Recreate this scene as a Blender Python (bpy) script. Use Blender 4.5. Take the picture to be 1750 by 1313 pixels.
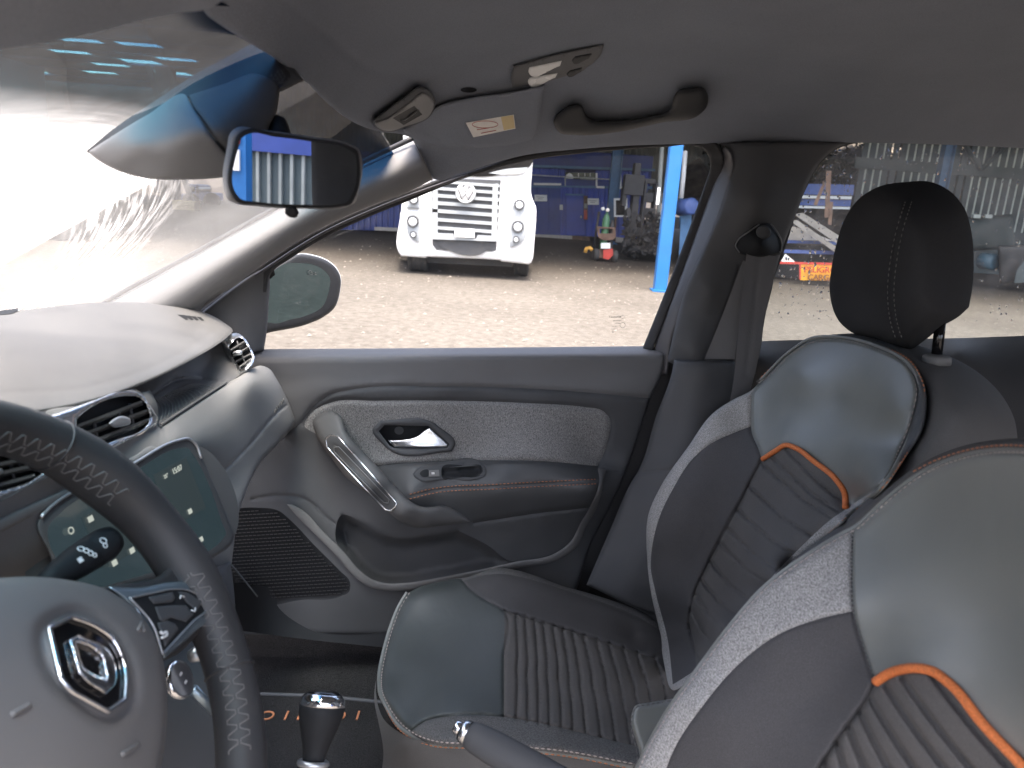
import bpy, bmesh, math, random
import numpy as np
from mathutils import Vector, Matrix
from mathutils.geometry import delaunay_2d_cdt

random.seed(7); RNG = np.random.default_rng(7)
for o in list(bpy.data.objects): bpy.data.objects.remove(o)
SC = bpy.context.scene
COL = SC.collection
R = math.radians

# ------------------------------------------------------------------ camera
F, CX, CY = 1297.0, 875.0, 656.5            # focal length and centre in photograph pixels
PITCH, TILT = R(14.2), R(3.8)               # camera looks down a little; the car stands nose-down on the yard
CAM = np.array([0.0, 0.0, 1.5])
cp_, sp_ = math.cos(PITCH), math.sin(PITCH)
ct_, st_ = math.cos(TILT), math.sin(TILT)
cam_data = bpy.data.cameras.new('camera'); cam = bpy.data.objects.new('camera', cam_data)
COL.objects.link(cam); SC.camera = cam
cam_data.sensor_width = 36.0; cam_data.lens = 36.0 * F / 1750.0
cam_data.clip_start = 0.02; cam_data.clip_end = 2000
_r = Vector((ct_, 0, st_)); _f = Vector((st_ * sp_, cp_, -sp_ * ct_)); _u = _r.cross(_f)
cam.matrix_world = Matrix(((_r.x, _u.x, -_f.x, CAM[0]), (_r.y, _u.y, -_f.y, CAM[1]),
                           (_r.z, _u.z, -_f.z, CAM[2]), (0, 0, 0, 1)))
cam_data.dof.use_dof = True; cam_data.dof.focus_distance = 1.5; cam_data.dof.aperture_fstop = 9.0

# ------------------------------------------------------------------ sky, sun, exposure
SUN_DIR = Vector((0.02, -0.26, 0.95)).normalized()     # towards the sun: high, a little to the driver's side
world = bpy.data.worlds.new('World'); SC.world = world; world.use_nodes = True
nt = world.node_tree; nt.nodes.clear()
sky = nt.nodes.new('ShaderNodeTexSky'); sky.sky_type = 'NISHITA'; sky.sun_disc = False
sky.sun_elevation = math.asin(SUN_DIR.z); sky.sun_rotation = math.atan2(SUN_DIR.x, SUN_DIR.y)
sky.air_density = 0.76; sky.dust_density = 7.8; sky.ozone_density = 0.38; sky.altitude = 50
bg = nt.nodes.new('ShaderNodeBackground'); bg.inputs['Strength'].default_value = 0.15
wo = nt.nodes.new('ShaderNodeOutputWorld')
nt.links.new(sky.outputs[0], bg.inputs[0]); nt.links.new(bg.outputs[0], wo.inputs[0])
sd = bpy.data.lights.new('sun', 'SUN'); sd.energy = 0.5; sd.angle = R(20); sd.color = (1, 0.96, 0.9)
sun = bpy.data.objects.new('sun', sd); COL.objects.link(sun)
sun.rotation_euler = SUN_DIR.to_track_quat('Z', 'Y').to_euler(); sun.location = (0, 0, 30)
SC.view_settings.view_transform = 'Standard'; SC.view_settings.look = 'None'
SC.view_settings.gamma = 1.0; SC.view_settings.use_curve_mapping = False
SC.view_settings.exposure = 2.95
SC.cycles.max_bounces = 10; SC.cycles.diffuse_bounces = 5; SC.cycles.transparent_max_bounces = 24
SC.cycles.sample_clamp_indirect = 6.0
try:
    SC.cycles.use_denoising = True
except Exception: pass

# ------------------------------------------------------------------ photograph pixels to places
def ray(px, py):
    px = np.asarray(px, float); py = np.asarray(py, float)
    u = (px - CX) / F; v = (CY - py) / F
    x, y, z = u, cp_ + v * sp_, -sp_ + v * cp_
    return np.stack([ct_ * x - st_ * z, y, st_ * x + ct_ * z], -1)     # world direction
def PV(px, py, Y):
    d = ray(px, py); return CAM + d * (np.asarray(Y, float) / d[..., 1])[..., None]
def P(px, py, Y): return Vector(PV(px, py, Y))
def G(px, py, z=0.0):
    d = ray(px, py); return Vector(CAM + d * ((z - CAM[2]) / d[2]))
def CARW(x, y, z):                       # car frame (camera at 0,0,0) to world
    return Vector((CAM[0] + ct_ * x - st_ * z, y, CAM[2] + st_ * x + ct_ * z))
XC, YC, ZC = Vector((ct_, 0, st_)), Vector((0, 1, 0)), Vector((-st_, 0, ct_))

# ------------------------------------------------------------------ materials
MATS = {}
def newmat(name):
    m = bpy.data.materials.new(name); m.use_nodes = True
    n = m.node_tree; n.nodes.clear()
    out = n.nodes.new('ShaderNodeOutputMaterial'); MATS[name] = m
    return m, n, out
def N(n, t, **kw):
    x = n.nodes.new(t)
    for k, v in kw.items():
        if k in x.inputs: x.inputs[k].default_value = v
        else: setattr(x, k, v)
    return x
def ramp(n, fac, stops):
    r = n.nodes.new('ShaderNodeValToRGB'); n.links.new(fac, r.inputs[0])
    e = r.color_ramp.elements
    while len(e) < len(stops): e.new(0.5)
    for i, (p, c) in enumerate(stops):
        e[i].position = p; e[i].color = c if len(c) == 4 else (*c, 1)
    return r
def M(name, col, rough=0.5, metal=0.0, var=0.15, vscale=9.0, bump=0.0, bscale=900.0, stretch=(1, 1, 1), spec=0.5,
      fine=0.0, fscale=600.0, sheen=0.0, coat=0.0, bdist=0.001, wrinkle=0.0, wscale=14.0):
    """plain surface: base colour with slow variation, optional fine fleck and grain relief"""
    m, n, out = newmat(name)
    b = N(n, 'ShaderNodeBsdfPrincipled', Roughness=rough, Metallic=metal)
    b.inputs['Specular IOR Level'].default_value = spec
    b.inputs['Sheen Weight'].default_value = sheen
    b.inputs['Coat Weight'].default_value = coat
    n.links.new(b.outputs[0], out.inputs[0])
    tc = N(n, 'ShaderNodeTexCoord'); mp = N(n, 'ShaderNodeMapping'); mp.inputs['Scale'].default_value = stretch
    n.links.new(tc.outputs['Object'], mp.inputs[0])
    nz = N(n, 'ShaderNodeTexNoise', Scale=vscale, Detail=4.0); n.links.new(tc.outputs['Object'], nz.inputs['Vector'])
    lo = tuple(c * (1 - var) for c in col); hi = tuple(min(1, c * (1 + var)) for c in col)
    rp = ramp(n, nz.outputs[0], [(0.3, lo), (0.7, hi)])
    colsock = rp.outputs[0]
    if fine:
        fz = N(n, 'ShaderNodeTexNoise', Scale=fscale, Detail=2.0); n.links.new(mp.outputs[0], fz.inputs['Vector'])
        fr = ramp(n, fz.outputs[0], [(0.34, (1 - fine,) * 3), (0.66, (1 + fine,) * 3)])
        mx = N(n, 'ShaderNodeMix', data_type='RGBA', blend_type='MULTIPLY'); mx.inputs[0].default_value = 1
        n.links.new(colsock, mx.inputs[6]); n.links.new(fr.outputs[0], mx.inputs[7]); colsock = mx.outputs[2]
    n.links.new(colsock, b.inputs['Base Color'])
    if var:
        rr = ramp(n, nz.outputs[0], [(0.25, (max(0.02, rough - 0.06),) * 3), (0.75, (min(1, rough + 0.06),) * 3)])
        n.links.new(rr.outputs[0], b.inputs['Roughness'])
    if bump:
        bz = N(n, 'ShaderNodeTexNoise', Scale=bscale, Detail=2.0); n.links.new(mp.outputs[0], bz.inputs['Vector'])
        bp = N(n, 'ShaderNodeBump', Strength=bump, Distance=bdist); n.links.new(bz.outputs[0], bp.inputs['Height'])
        last = bp
        if wrinkle:
            wz = N(n, 'ShaderNodeTexNoise', Scale=wscale, Detail=3.0, Distortion=0.8); n.links.new(tc.outputs['Object'], wz.inputs['Vector'])
            wp = N(n, 'ShaderNodeBump', Strength=wrinkle, Distance=0.01); n.links.new(wz.outputs[0], wp.inputs['Height']); n.links.new(bp.outputs[0], wp.inputs['Normal']); last = wp
        n.links.new(last.outputs[0], b.inputs['Normal'])
    return m
def emit(name, col, s):
    m, n, out = newmat(name)
    b = N(n, 'ShaderNodeBsdfPrincipled', Roughness=0.25); b.inputs['Base Color'].default_value = (0.01, 0.012, 0.013, 1)
    b.inputs['Emission Color'].default_value = (*col, 1); b.inputs['Emission Strength'].default_value = s
    n.links.new(b.outputs[0], out.inputs[0]); return m

plastic = M('dark_plastic', (0.090, 0.090, 0.092), 0.62, bump=0.25, bscale=1400, spec=0.28, var=0.08)
plastic_lo = M('lower_plastic', (0.066, 0.068, 0.072), 0.66, bump=0.25, bscale=1400, spec=0.22, var=0.10)
plastic_up = M('upper_door_plastic', (0.126, 0.127, 0.131), 0.62, bump=0.3, bscale=1300, spec=0.3, var=0.06)
plastic_dash = M('dash_plastic', (0.158, 0.157, 0.155), 0.66, bump=0.3, bscale=1200, spec=0.25, var=0.06)
plastic_dashtop = M('dash_top_plastic', (0.088, 0.088, 0.087), 0.62, bump=0.3, bscale=1200, spec=0.35, var=0.08)
plastic_strip = M('strip_plastic', (0.150, 0.149, 0.149), 0.5, var=0.05, spec=0.35)
plastic_black = M('black_plastic', (0.015, 0.016, 0.018), 0.6, var=0.1, spec=0.2)
gloss_black = M('gloss_black', (0.006, 0.006, 0.007), 0.08, var=0.0, spec=0.5)
rubber = M('rubber_seal', (0.020, 0.020, 0.022), 0.65, var=0.15)
body_paint = M('door_frame_paint', (0.075, 0.072, 0.078), 0.38, var=0.05, spec=0.5)
headlin = M('headliner_fabric', (0.208, 0.222, 0.252), 0.95, wrinkle=0.06, wscale=5, bump=0.35, bscale=1800, var=0.05, spec=0.1, fine=0.12, fscale=900)
pillar_pl = M('pillar_plastic', (0.150, 0.149, 0.149), 0.62, bump=0.2, bscale=1500, var=0.05, spec=0.25)
bpillar_pl = M('b_pillar_plastic', (0.080, 0.081, 0.085), 0.62, bump=0.2, bscale=1500, var=0.08, spec=0.22)
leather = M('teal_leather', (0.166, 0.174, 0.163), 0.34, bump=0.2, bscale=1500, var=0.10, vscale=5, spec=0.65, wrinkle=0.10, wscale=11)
leather_shade = M('shaded_cushion_leather', (0.047, 0.054, 0.053), 0.45, bump=0.2, bscale=1500, var=0.12, vscale=6, wrinkle=0.12, wscale=12, spec=0.45)  # same seat leather darkened: shade on the cushion put into the colour
leather_dk = M('dark_leather', (0.050, 0.052, 0.055), 0.5, bump=0.2, bscale=1500, var=0.08)
wheel_leather = M('wheel_leather', (0.036, 0.035, 0.036), 0.42, bump=0.35, bscale=1400, var=0.12, spec=0.45, wrinkle=0.06, wscale=30)
hub_pl = M('hub_plastic', (0.148, 0.144, 0.141), 0.62, bump=0.3, bscale=1500, var=0.05)
knit = M('black_knit', (0.074, 0.072, 0.073), 0.9, bump=0.5, bscale=1500, fine=0.22, fscale=1400, spec=0.15, var=0.08)
rib_fab = M('rib_fabric', (0.092, 0.087, 0.083), 0.85, bump=0.4, bscale=1300, fine=0.2, fscale=1500, spec=0.2, var=0.10)
head_fab = M('headrest_fabric', (0.032, 0.033, 0.036), 0.9, bump=0.4, bscale=1500, fine=0.2, fscale=1500, spec=0.15, var=0.08)
side_fab = M('seat_side_fabric', (0.094, 0.092, 0.091), 0.8, bump=0.35, bscale=1500, fine=0.12, fscale=1200, spec=0.2, var=0.08)
def heather(name, lo, hi, stretch):
    m, n, out = newmat(name)
    b = N(n, 'ShaderNodeBsdfPrincipled', Roughness=0.92); b.inputs['Specular IOR Level'].default_value = 0.15
    tc = N(n, 'ShaderNodeTexCoord'); mp = N(n, 'ShaderNodeMapping'); mp.inputs['Scale'].default_value = stretch
    n.links.new(tc.outputs['Object'], mp.inputs[0])
    nz = N(n, 'ShaderNodeTexNoise', Scale=1.0, Detail=3.0, Roughness=0.6); n.links.new(mp.outputs[0], nz.inputs['Vector'])
    rp = ramp(n, nz.outputs[0], [(0.36, lo), (0.50, tuple((a + c) / 2 for a, c in zip(lo, hi))), (0.64, hi)])
    n.links.new(rp.outputs[0], b.inputs['Base Color'])
    bp = N(n, 'ShaderNodeBump', Strength=0.5, Distance=0.001); n.links.new(nz.outputs[0], bp.inputs['Height'])
    n.links.new(bp.outputs[0], b.inputs['Normal']); n.links.new(b.outputs[0], out.inputs[0]); return m
heather_door = heather('heather_door_fabric', (0.095, 0.094, 0.093), (0.28, 0.277, 0.273), (800, 800, 300))
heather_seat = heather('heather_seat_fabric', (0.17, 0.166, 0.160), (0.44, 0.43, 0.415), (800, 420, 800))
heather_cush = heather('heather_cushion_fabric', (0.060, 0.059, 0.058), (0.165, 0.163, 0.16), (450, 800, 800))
orange = M('orange_cord', (0.62, 0.17, 0.045), 0.7, bump=0.8, bscale=700, fine=0.2, fscale=700, var=0.05, bdist=0.002)
orange_thread = M('orange_thread', (0.42, 0.16, 0.07), 0.7, var=0.1)
pale_thread = M('pale_thread', (0.42, 0.36, 0.33), 0.75, var=0.1)
grey_thread = M('grey_thread', (0.15, 0.142, 0.135), 0.7, var=0.15)
chrome = M('satin_chrome', (0.72, 0.74, 0.76), 0.25, 1.0, var=0.03)
bchrome = M('bright_chrome', (0.85, 0.86, 0.88), 0.07, 1.0, var=0.0)
silver = M('silver_trim', (0.50, 0.52, 0.54), 0.35, 0.85, var=0.03)
bluesilver = M('blue_silver_trim', (0.30, 0.37, 0.42), 0.3, 0.8, var=0.05)
carpet = M('carpet', (0.026, 0.025, 0.025), 1.0, bump=1.0, bscale=500, fine=0.45, fscale=420, var=0.2, spec=0.05, bdist=0.003)
mat_fab = M('mat_fabric', (0.025, 0.024, 0.024), 1.0, bump=1.0, bscale=600, fine=0.4, fscale=500, var=0.15, spec=0.05, bdist=0.003)
white_pl = M('white_mark', (0.75, 0.75, 0.75), 0.5, var=0.0)
label_w = M('sticker_white', (0.72, 0.68, 0.62), 0.5, var=0.06, vscale=60)
label_y = M('sticker_yellow', (0.62, 0.48, 0.24), 0.5, var=0.06)
ink_red = M('ink_red', (0.45, 0.10, 0.08), 0.6, var=0)
ink_dark = M('ink_dark', (0.03, 0.03, 0.03), 0.6, var=0)
lens_w = M('lamp_lens', (0.55, 0.55, 0.53), 0.3, var=0.05)
belt_web = M('belt_webbing', (0.125, 0.124, 0.127), 0.6, bump=0.6, bscale=1.0, stretch=(1800, 1800, 160), var=0.08, spec=0.4)

def glass_mat(name, tint, refl=1.0, dirt=0.0, dirtscale=30, rough=0.0):
    """thin pane: straight-through transmission, mirror reflection by angle, a film of dust"""
    m, n, out = newmat(name)
    t = N(n, 'ShaderNodeBsdfTransparent'); t.inputs[0].default_value = (*tint, 1)
    g = N(n, 'ShaderNodeBsdfGlossy', Roughness=rough)
    fr = N(n, 'ShaderNodeFresnel', IOR=1.45)
    k = N(n, 'ShaderNodeMath', operation='MULTIPLY'); k.inputs[1].default_value = refl
    n.links.new(fr.outputs[0], k.inputs[0])
    mx = N(n, 'ShaderNodeMixShader'); n.links.new(k.outputs[0], mx.inputs[0])
    n.links.new(t.outputs[0], mx.inputs[1]); n.links.new(g.outputs[0], mx.inputs[2])
    last = mx
    if dirt:
        tc = N(n, 'ShaderNodeTexCoord'); nz = N(n, 'ShaderNodeTexNoise', Scale=dirtscale, Detail=6.0, Roughness=0.65)
        n.links.new(tc.outputs['Object'], nz.inputs['Vector'])
        rp = ramp(n, nz.outputs[0], [(0.3, (dirt * 0.25,) * 3), (0.75, (dirt,) * 3)])
        d1 = N(n, 'ShaderNodeBsdfDiffuse'); d1.inputs[0].default_value = (0.55, 0.52, 0.47, 1)
        d2 = N(n, 'ShaderNodeBsdfTranslucent'); d2.inputs[0].default_value = (0.6, 0.57, 0.52, 1)
        a = N(n, 'ShaderNodeMixShader'); a.inputs[0].default_value = 0.6
        n.links.new(d1.outputs[0], a.inputs[1]); n.links.new(d2.outputs[0], a.inputs[2])
        m2 = N(n, 'ShaderNodeMixShader'); n.links.new(rp.outputs[0], m2.inputs[0])
        n.links.new(last.outputs[0], m2.inputs[1]); n.links.new(a.outputs[0], m2.inputs[2]); last = m2
    n.links.new(last.outputs[0], out.inputs[0]); return m
win_glass = glass_mat('door_window_glass', (0.97, 0.985, 0.98), 0.5, dirt=0.04, dirtscale=14)
rear_glass = glass_mat('rear_window_glass', (0.58, 0.62, 0.61), 0.5, dirt=0.16, dirtscale=22)
mirror_m = M('mirror_silver', (0.86, 0.88, 0.88), 0.01, 1.0, var=0.0)
mirror_blue = M('door_mirror_dark_tint', (0.085, 0.13, 0.145), 0.01, 1.0, var=0.0)  # dark tint stands in for the dim scene it should reflect

# ------------------------------------------------------------------ object helpers
def thing(name, label, cat, loc, group=None):
    o = bpy.data.objects.new(name, None); COL.objects.link(o); o.location = loc; o.empty_display_size = 0.1
    o['label'] = label; o['category'] = cat
    if group: o['group'] = group
    return o
def tag(o, label, cat, group=None):
    o['label'] = label; o['category'] = cat
    if group: o['group'] = group
    return o
def root_loc(parent):
    l = Vector((0, 0, 0))
    while parent is not None: l += parent.location; parent = parent.parent
    return l
def mesh(name, verts, faces, mat, parent=None, smooth=True, kind=None, label=None, uv=None, mats=None, fm=None, loc=None):
    """one mesh object from world-space vertices"""
    base = root_loc(parent) if parent else Vector(loc or (0, 0, 0))
    me = bpy.data.meshes.new(name)
    V = np.asarray([tuple(v) for v in verts], float) - np.array(base)
    me.from_pydata(V.tolist(), [], [tuple(int(i) for i in f) for f in faces])
    if smooth is True: me.polygons.foreach_set('use_smooth', [True] * len(me.polygons))
    elif smooth is not False: me.polygons.foreach_set('use_smooth', list(smooth))
    for mm in (mats or [mat]): me.materials.append(mm)
    if fm is not None: me.polygons.foreach_set('material_index', list(fm))
    if uv is not None:
        l = me.uv_layers.new(name='UVMap'); idx = np.zeros(len(me.loops), int); me.loops.foreach_get('vertex_index', idx)
        l.data.foreach_set('uv', np.asarray(uv, float)[idx].ravel())
    me.update()
    o = bpy.data.objects.new(name, me); COL.objects.link(o)
    if parent: o.parent = parent
    else: o.location = base
    if kind: o['kind'] = kind
    if label: o['label'] = label
    return o

def sm(pts, closed=True, step=5.0):
    """smooth line through points; a third element marks a sharp corner"""
    Pn = [np.array(p[:2], float) for p in pts]; C = [len(p) > 2 for p in pts]; n = len(Pn); out = []
    for i in range(n if closed else n - 1):
        p1, p2 = Pn[i], Pn[(i + 1) % n]; c1, c2 = C[i], C[(i + 1) % n]
        p0 = Pn[i - 1] if (i > 0 or closed) else p1; p3 = Pn[(i + 2) % n] if (i + 2 < n or closed) else p2
        d = np.linalg.norm(p2 - p1)
        if d < 1e-6: continue
        def tan(a, b, c):
            la, lb = max(1e-6, np.linalg.norm(b - a)), max(1e-6, np.linalg.norm(c - b))
            return ((b - a) / la * lb + (c - b) / lb * la) / (la + lb)
        m1 = (p2 - p1) / d if (c1 or (i == 0 and not closed)) else tan(p0, p1, p2)
        m2 = (p2 - p1) / d if (c2 or (i + 2 >= n and not closed)) else tan(p1, p2, p3)
        k = max(1, int(d / step))
        for j in range(k):
            t = j / k; h = t * t * (3 - 2 * t)
            out.append((2 * t**3 - 3 * t**2 + 1) * p1 + (t**3 - 2 * t**2 + t) * d * m1 + h * p2 + (t**3 - t**2) * d * m2)
    if not closed: out.append(Pn[-1])
    return np.array(out)
def inpoly(p, poly):
    x, y = p[:, 0], p[:, 1]; r = np.zeros(len(p), bool); a = poly; b = np.roll(poly, -1, 0)
    for (x1, y1), (x2, y2) in zip(a, b):
        if y1 == y2: continue
        c = ((y1 > y) != (y2 > y)) & (x < (x2 - x1) * (y - y1) / (y2 - y1) + x1); r ^= c
    return r
def dist(p, line, closed=False):
    a = line if closed else line[:-1]; b = np.roll(line, -1, 0) if closed else line[1:]
    best = np.full(len(p), 1e9)
    for s, e in zip(a, b):
        d = e - s; L = max(1e-9, d @ d); t = np.clip(((p - s) @ d) / L, 0, 1)
        q = p - (s + t[:, None] * d); best = np.minimum(best, q[:, 0]**2 + q[:, 1]**2)
    return np.sqrt(best)
def tps(ctrl, lam=1e-4):
    c = np.array(ctrl, float); X = c[:, :2] / 100.0; n = len(X)
    def K(A, B):
        r2 = ((A[:, None] - B[None])**2).sum(2); return 0.5 * r2 * np.log(np.maximum(r2, 1e-12))
    A = np.zeros((n + 3, n + 3)); A[:n, :n] = K(X, X) + lam * np.eye(n); A[:n, n] = 1; A[:n, n + 1:] = X
    A[n, :n] = 1; A[n + 1:, :n] = X.T
    w = np.linalg.solve(A, np.concatenate([c[:, 2], np.zeros(3)]))
    def f(px, py):
        Q = np.stack([np.asarray(px, float).ravel(), np.asarray(py, float).ravel()], 1) / 100.0
        r = np.empty(len(Q))
        for s in range(0, len(Q), 4000):
            q = Q[s:s + 4000]; r[s:s + 4000] = K(q, X) @ w[:n] + w[n] + q @ w[n + 1:]
        return r
    return f
def plane3(a, b, c):
    """depth of the flat plane through three (px, py, Y) points"""
    A = np.array([[p[0], p[1], 1] for p in (a, b, c)], float); s = []
    for p in (a, b, c):
        d = ray(p[0], p[1]); s.append(d[1] / p[2])          # 1/t
    k = np.linalg.solve(A, s)
    def f(px, py):
        px = np.asarray(px, float); py = np.asarray(py, float)
        it = k[0] * px + k[1] * py + k[2]
        return ray(px, py)[..., 1] / it
    return f
def wplane(pt, nrm):
    pt = np.array(pt, float); nrm = np.array(nrm, float)
    def f(px, py):
        d = ray(px, py); t = ((pt - CAM) @ nrm) / (d @ nrm); return d[..., 1] * t
    return f
def flat(Y): return lambda px, py: np.full(np.shape(px), float(Y))
def shift(f, d): return lambda px, py: f(px, py) + d

def relief(parent, name, mat, outline, depth, step=7.0, parts=(), grooves=(), roll=None, disp=None, skirt=0.012,
           rim=None, kind=None, hole_roll=None, loc=None, smooth=True):
    """a shaped panel: outline in photograph pixels, a depth for every point, panels cut along their seams.
    parts: (name, polygon, material[, parent]) cut out as pieces of their own; name None leaves a hole.
    grooves: (line, width, depth) seams pressed in; roll: (width, depth) rounds the rim away; rim: depth of the edge wall"""
    if callable(depth): df = depth
    else: df = tps(depth)
    ol = np.asarray(outline, float)
    pts = [ol]; edges = []; k = 0
    def addloop(a, closed):
        nonlocal k
        n = len(a); edges.extend((k + i, k + (i + 1) % n) for i in range(n if closed else n - 1)); k += n
    addloop(ol, True)
    for p in parts:
        pts.append(np.asarray(p[1], float)); addloop(pts[-1], True)
    lines = [np.asarray(g[0], float) for g in grooves]
    x0, y0 = ol.min(0); x1, y1 = ol.max(0)
    gx, gy = np.meshgrid(np.arange(x0, x1, step), np.arange(y0, y1, step * 0.87)); gx = gx + (np.arange(gx.shape[0]) % 2)[:, None] * step / 2
    g = np.stack([gx.ravel(), gy.ravel()], 1)
    ok = inpoly(g, ol)
    g = g[ok]
    for a in pts:
        if len(g): g = g[dist(g, a, True) > step * 0.45]
    if grooves or roll:                                     # finer points along seams and rim
        ex = []
        for (ln, w, d), L in zip(grooves, lines):
            for off in (-w, -w * 0.45, 0.0, w * 0.45, w):
                t = np.gradient(L, axis=0); t /= np.maximum(1e-9, np.linalg.norm(t, axis=1))[:, None]
                ex.append(L + np.stack([-t[:, 1], t[:, 0]], 1) * off)
        if roll:
            for f in (0.12, 0.3, 0.6):
                t = np.roll(ol, -1, 0) - np.roll(ol, 1, 0); t /= np.maximum(1e-9, np.linalg.norm(t, axis=1))[:, None]
                nn = np.stack([-t[:, 1], t[:, 0]], 1) * roll[0] * f
                ex += [ol + nn, ol - nn]
        ex = np.concatenate(ex); ex = ex[inpoly(ex, ol)]
        for a in pts:
            if len(ex): ex = ex[dist(ex, a, True) > min(1.2, step * 0.3)]
        g = np.concatenate([g, ex])
    allp = np.concatenate(pts + [g])
    vo, eo, fo, *_ = delaunay_2d_cdt([Vector(p) for p in allp], edges, [], 0, 1e-4, False)
    V2 = np.array([tuple(v) for v in vo]); T = np.array([f for f in fo if len(f) == 3])
    cen = V2[T].mean(1); T = T[inpoly(cen, ol)]; cen = V2[T].mean(1)
    ar = (V2[T[:, 1]] - V2[T[:, 0]]); br = (V2[T[:, 2]] - V2[T[:, 0]]); cr = ar[:, 0] * br[:, 1] - ar[:, 1] * br[:, 0]
    good = np.abs(cr) > 1e-4; T, cen, cr = T[good], cen[good], cr[good]
    T = np.where((cr > 0)[:, None], T[:, ::-1], T)          # face the camera (pixel y runs down)
    Y = df(V2[:, 0], V2[:, 1]).astype(float).copy()
    if disp is not None: Y += disp(V2[:, 0], V2[:, 1])
    for (ln, w, d), L in zip(grooves, lines):
        q = dist(V2, L); Y += d * np.exp(-(q / (w * 0.5))**2)
    if roll:
        q = np.clip(dist(V2, ol, True) / roll[0], 0, 1); Y += roll[1] * (1 - np.sqrt(np.maximum(0, 1 - (1 - q)**2)))
    if hole_roll:
        for p in parts:
            if p[0] is None:
                q = np.clip(dist(V2, np.asarray(p[1], float), True) / hole_roll[0], 0, 1)
                Y += hole_roll[1] * (1 - np.sqrt(np.maximum(0, 1 - (1 - q)**2)))
    cls = np.zeros(len(T), int)
    for i, p in enumerate(parts): cls[inpoly(cen, np.asarray(p[1], float))] = i + 1
    W3 = PV(V2[:, 0], V2[:, 1], Y)
    objs = {}; main = None
    order = [0] + list(range(1, len(parts) + 1))
    for c in order:
        nm, mt, par = (name, mat, parent) if c == 0 else (parts[c - 1][0], parts[c - 1][2], parts[c - 1][3] if len(parts[c - 1]) > 3 else parent)
        if nm is None: continue
        t = T[cls == c]
        if not len(t): continue
        if isinstance(par, str): par = objs[par]
        used, inv = np.unique(t, return_inverse=True); inv = inv.reshape(-1, 3)
        v = W3[used].tolist(); f = inv.tolist(); sms = [smooth] * len(f)
        ec = {}
        for a, b, cc in f:
            for e in ((a, b), (b, cc), (cc, a)): ec[e] = ec.get(e, 0) + 1
        u2 = V2[used]; yu = Y[used]
        depthw = rim if rim is not None else skirt
        bd = [e for e in ec if (e[1], e[0]) not in ec]
        top = {}; bot = {}
        for a, b in bd:
            for q in (a, b):
                if q not in top:
                    top[q] = len(v); v.append(W3[used[q]].tolist())
                    bot[q] = len(v); v.append(PV(u2[q, 0], u2[q, 1], yu[q] + depthw).tolist())
            f.append((top[b], top[a], bot[a], bot[b])); sms.append(smooth)
        o = mesh(nm, v, f, mt, par, smooth=sms, kind=kind if c == 0 else None, loc=loc)
        objs[nm] = o
        if c == 0: main = o
    relief.objs = objs
    return main if main is not None else (list(objs.values())[0] if objs else None)

def path3(line, depth, off=0.0):
    df = depth if callable(depth) else tps(depth)
    L = np.asarray(line, float); return PV(L[:, 0], L[:, 1], df(L[:, 0], L[:, 1]) + off)
def tube(name, pts, r, mat, parent, n=8, closed=False, flatz=None, kind=None, loc=None, label=None):
    pts = [Vector(p) for p in pts]; m = len(pts); V = []; Fc = []
    rs = r if hasattr(r, '__len__') else [r] * m
    prev = None
    for i, p in enumerate(pts):
        a = pts[(i - 1) % m] if (i > 0 or closed) else p; b = pts[(i + 1) % m] if (i < m - 1 or closed) else p
        t = (b - a).normalized() if (b - a).length > 1e-9 else Vector((0, 0, 1))
        if prev is None:
            s = t.orthogonal().normalized()
        else:
            s = (prev - t * prev.dot(t)); s = s.normalized() if s.length > 1e-6 else t.orthogonal().normalized()
        prev = s; q = t.cross(s)
        for k in range(n):
            w = 2 * math.pi * k / n; V.append(p + (s * math.cos(w) + q * math.sin(w)) * rs[i])
    for i in range(m if closed else m - 1):
        j = (i + 1) % m
        for k in range(n):
            Fc.append((i * n + k, i * n + (k + 1) % n, j * n + (k + 1) % n, j * n + k))
    if not closed:
        Fc.append(tuple(range(n))[::-1]); Fc.append(tuple((m - 1) * n + k for k in range(n)))
    return mesh(name, V, Fc, mat, parent, kind=kind, loc=loc, label=label)
def stitches(name, pts, mat, parent, length=0.006, gap=0.003, r=0.0008):
    """a row of separate thread stitches along a line"""
    pts = [Vector(p) for p in pts]; V = []; Fc = []
    d = [0.0]
    for a, b in zip(pts, pts[1:]): d.append(d[-1] + (b - a).length)
    def at(s):
        i = min(max(int(np.searchsorted(d, s)) - 1, 0), len(pts) - 2); L = max(1e-9, d[i + 1] - d[i])
        return pts[i].lerp(pts[i + 1], (s - d[i]) / L)
    s = 0.0
    while s + length < d[-1]:
        ch = [at(s), at(s + length * 0.5), at(s + length)]; t = (ch[2] - ch[0]).normalized(); x = t.orthogonal().normalized(); y = t.cross(x); b0 = len(V)
        for q, rr in zip(ch, (0.5, 1.15, 0.5)):
            for k in range(5): w = k * 2 * math.pi / 5; V.append(q + (x * math.cos(w) + y * math.sin(w)) * r * rr)
        for i in range(2):
            for k in range(5): Fc.append((b0 + i * 5 + k, b0 + i * 5 + (k + 1) % 5, b0 + (i + 1) * 5 + (k + 1) % 5, b0 + (i + 1) * 5 + k))
        Fc.append(tuple(b0 + k for k in range(5))[::-1]); Fc.append(tuple(b0 + 10 + k for k in range(5)))
        s += length + gap
    return mesh(name, V, Fc, mat, parent, kind='stuff')
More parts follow.
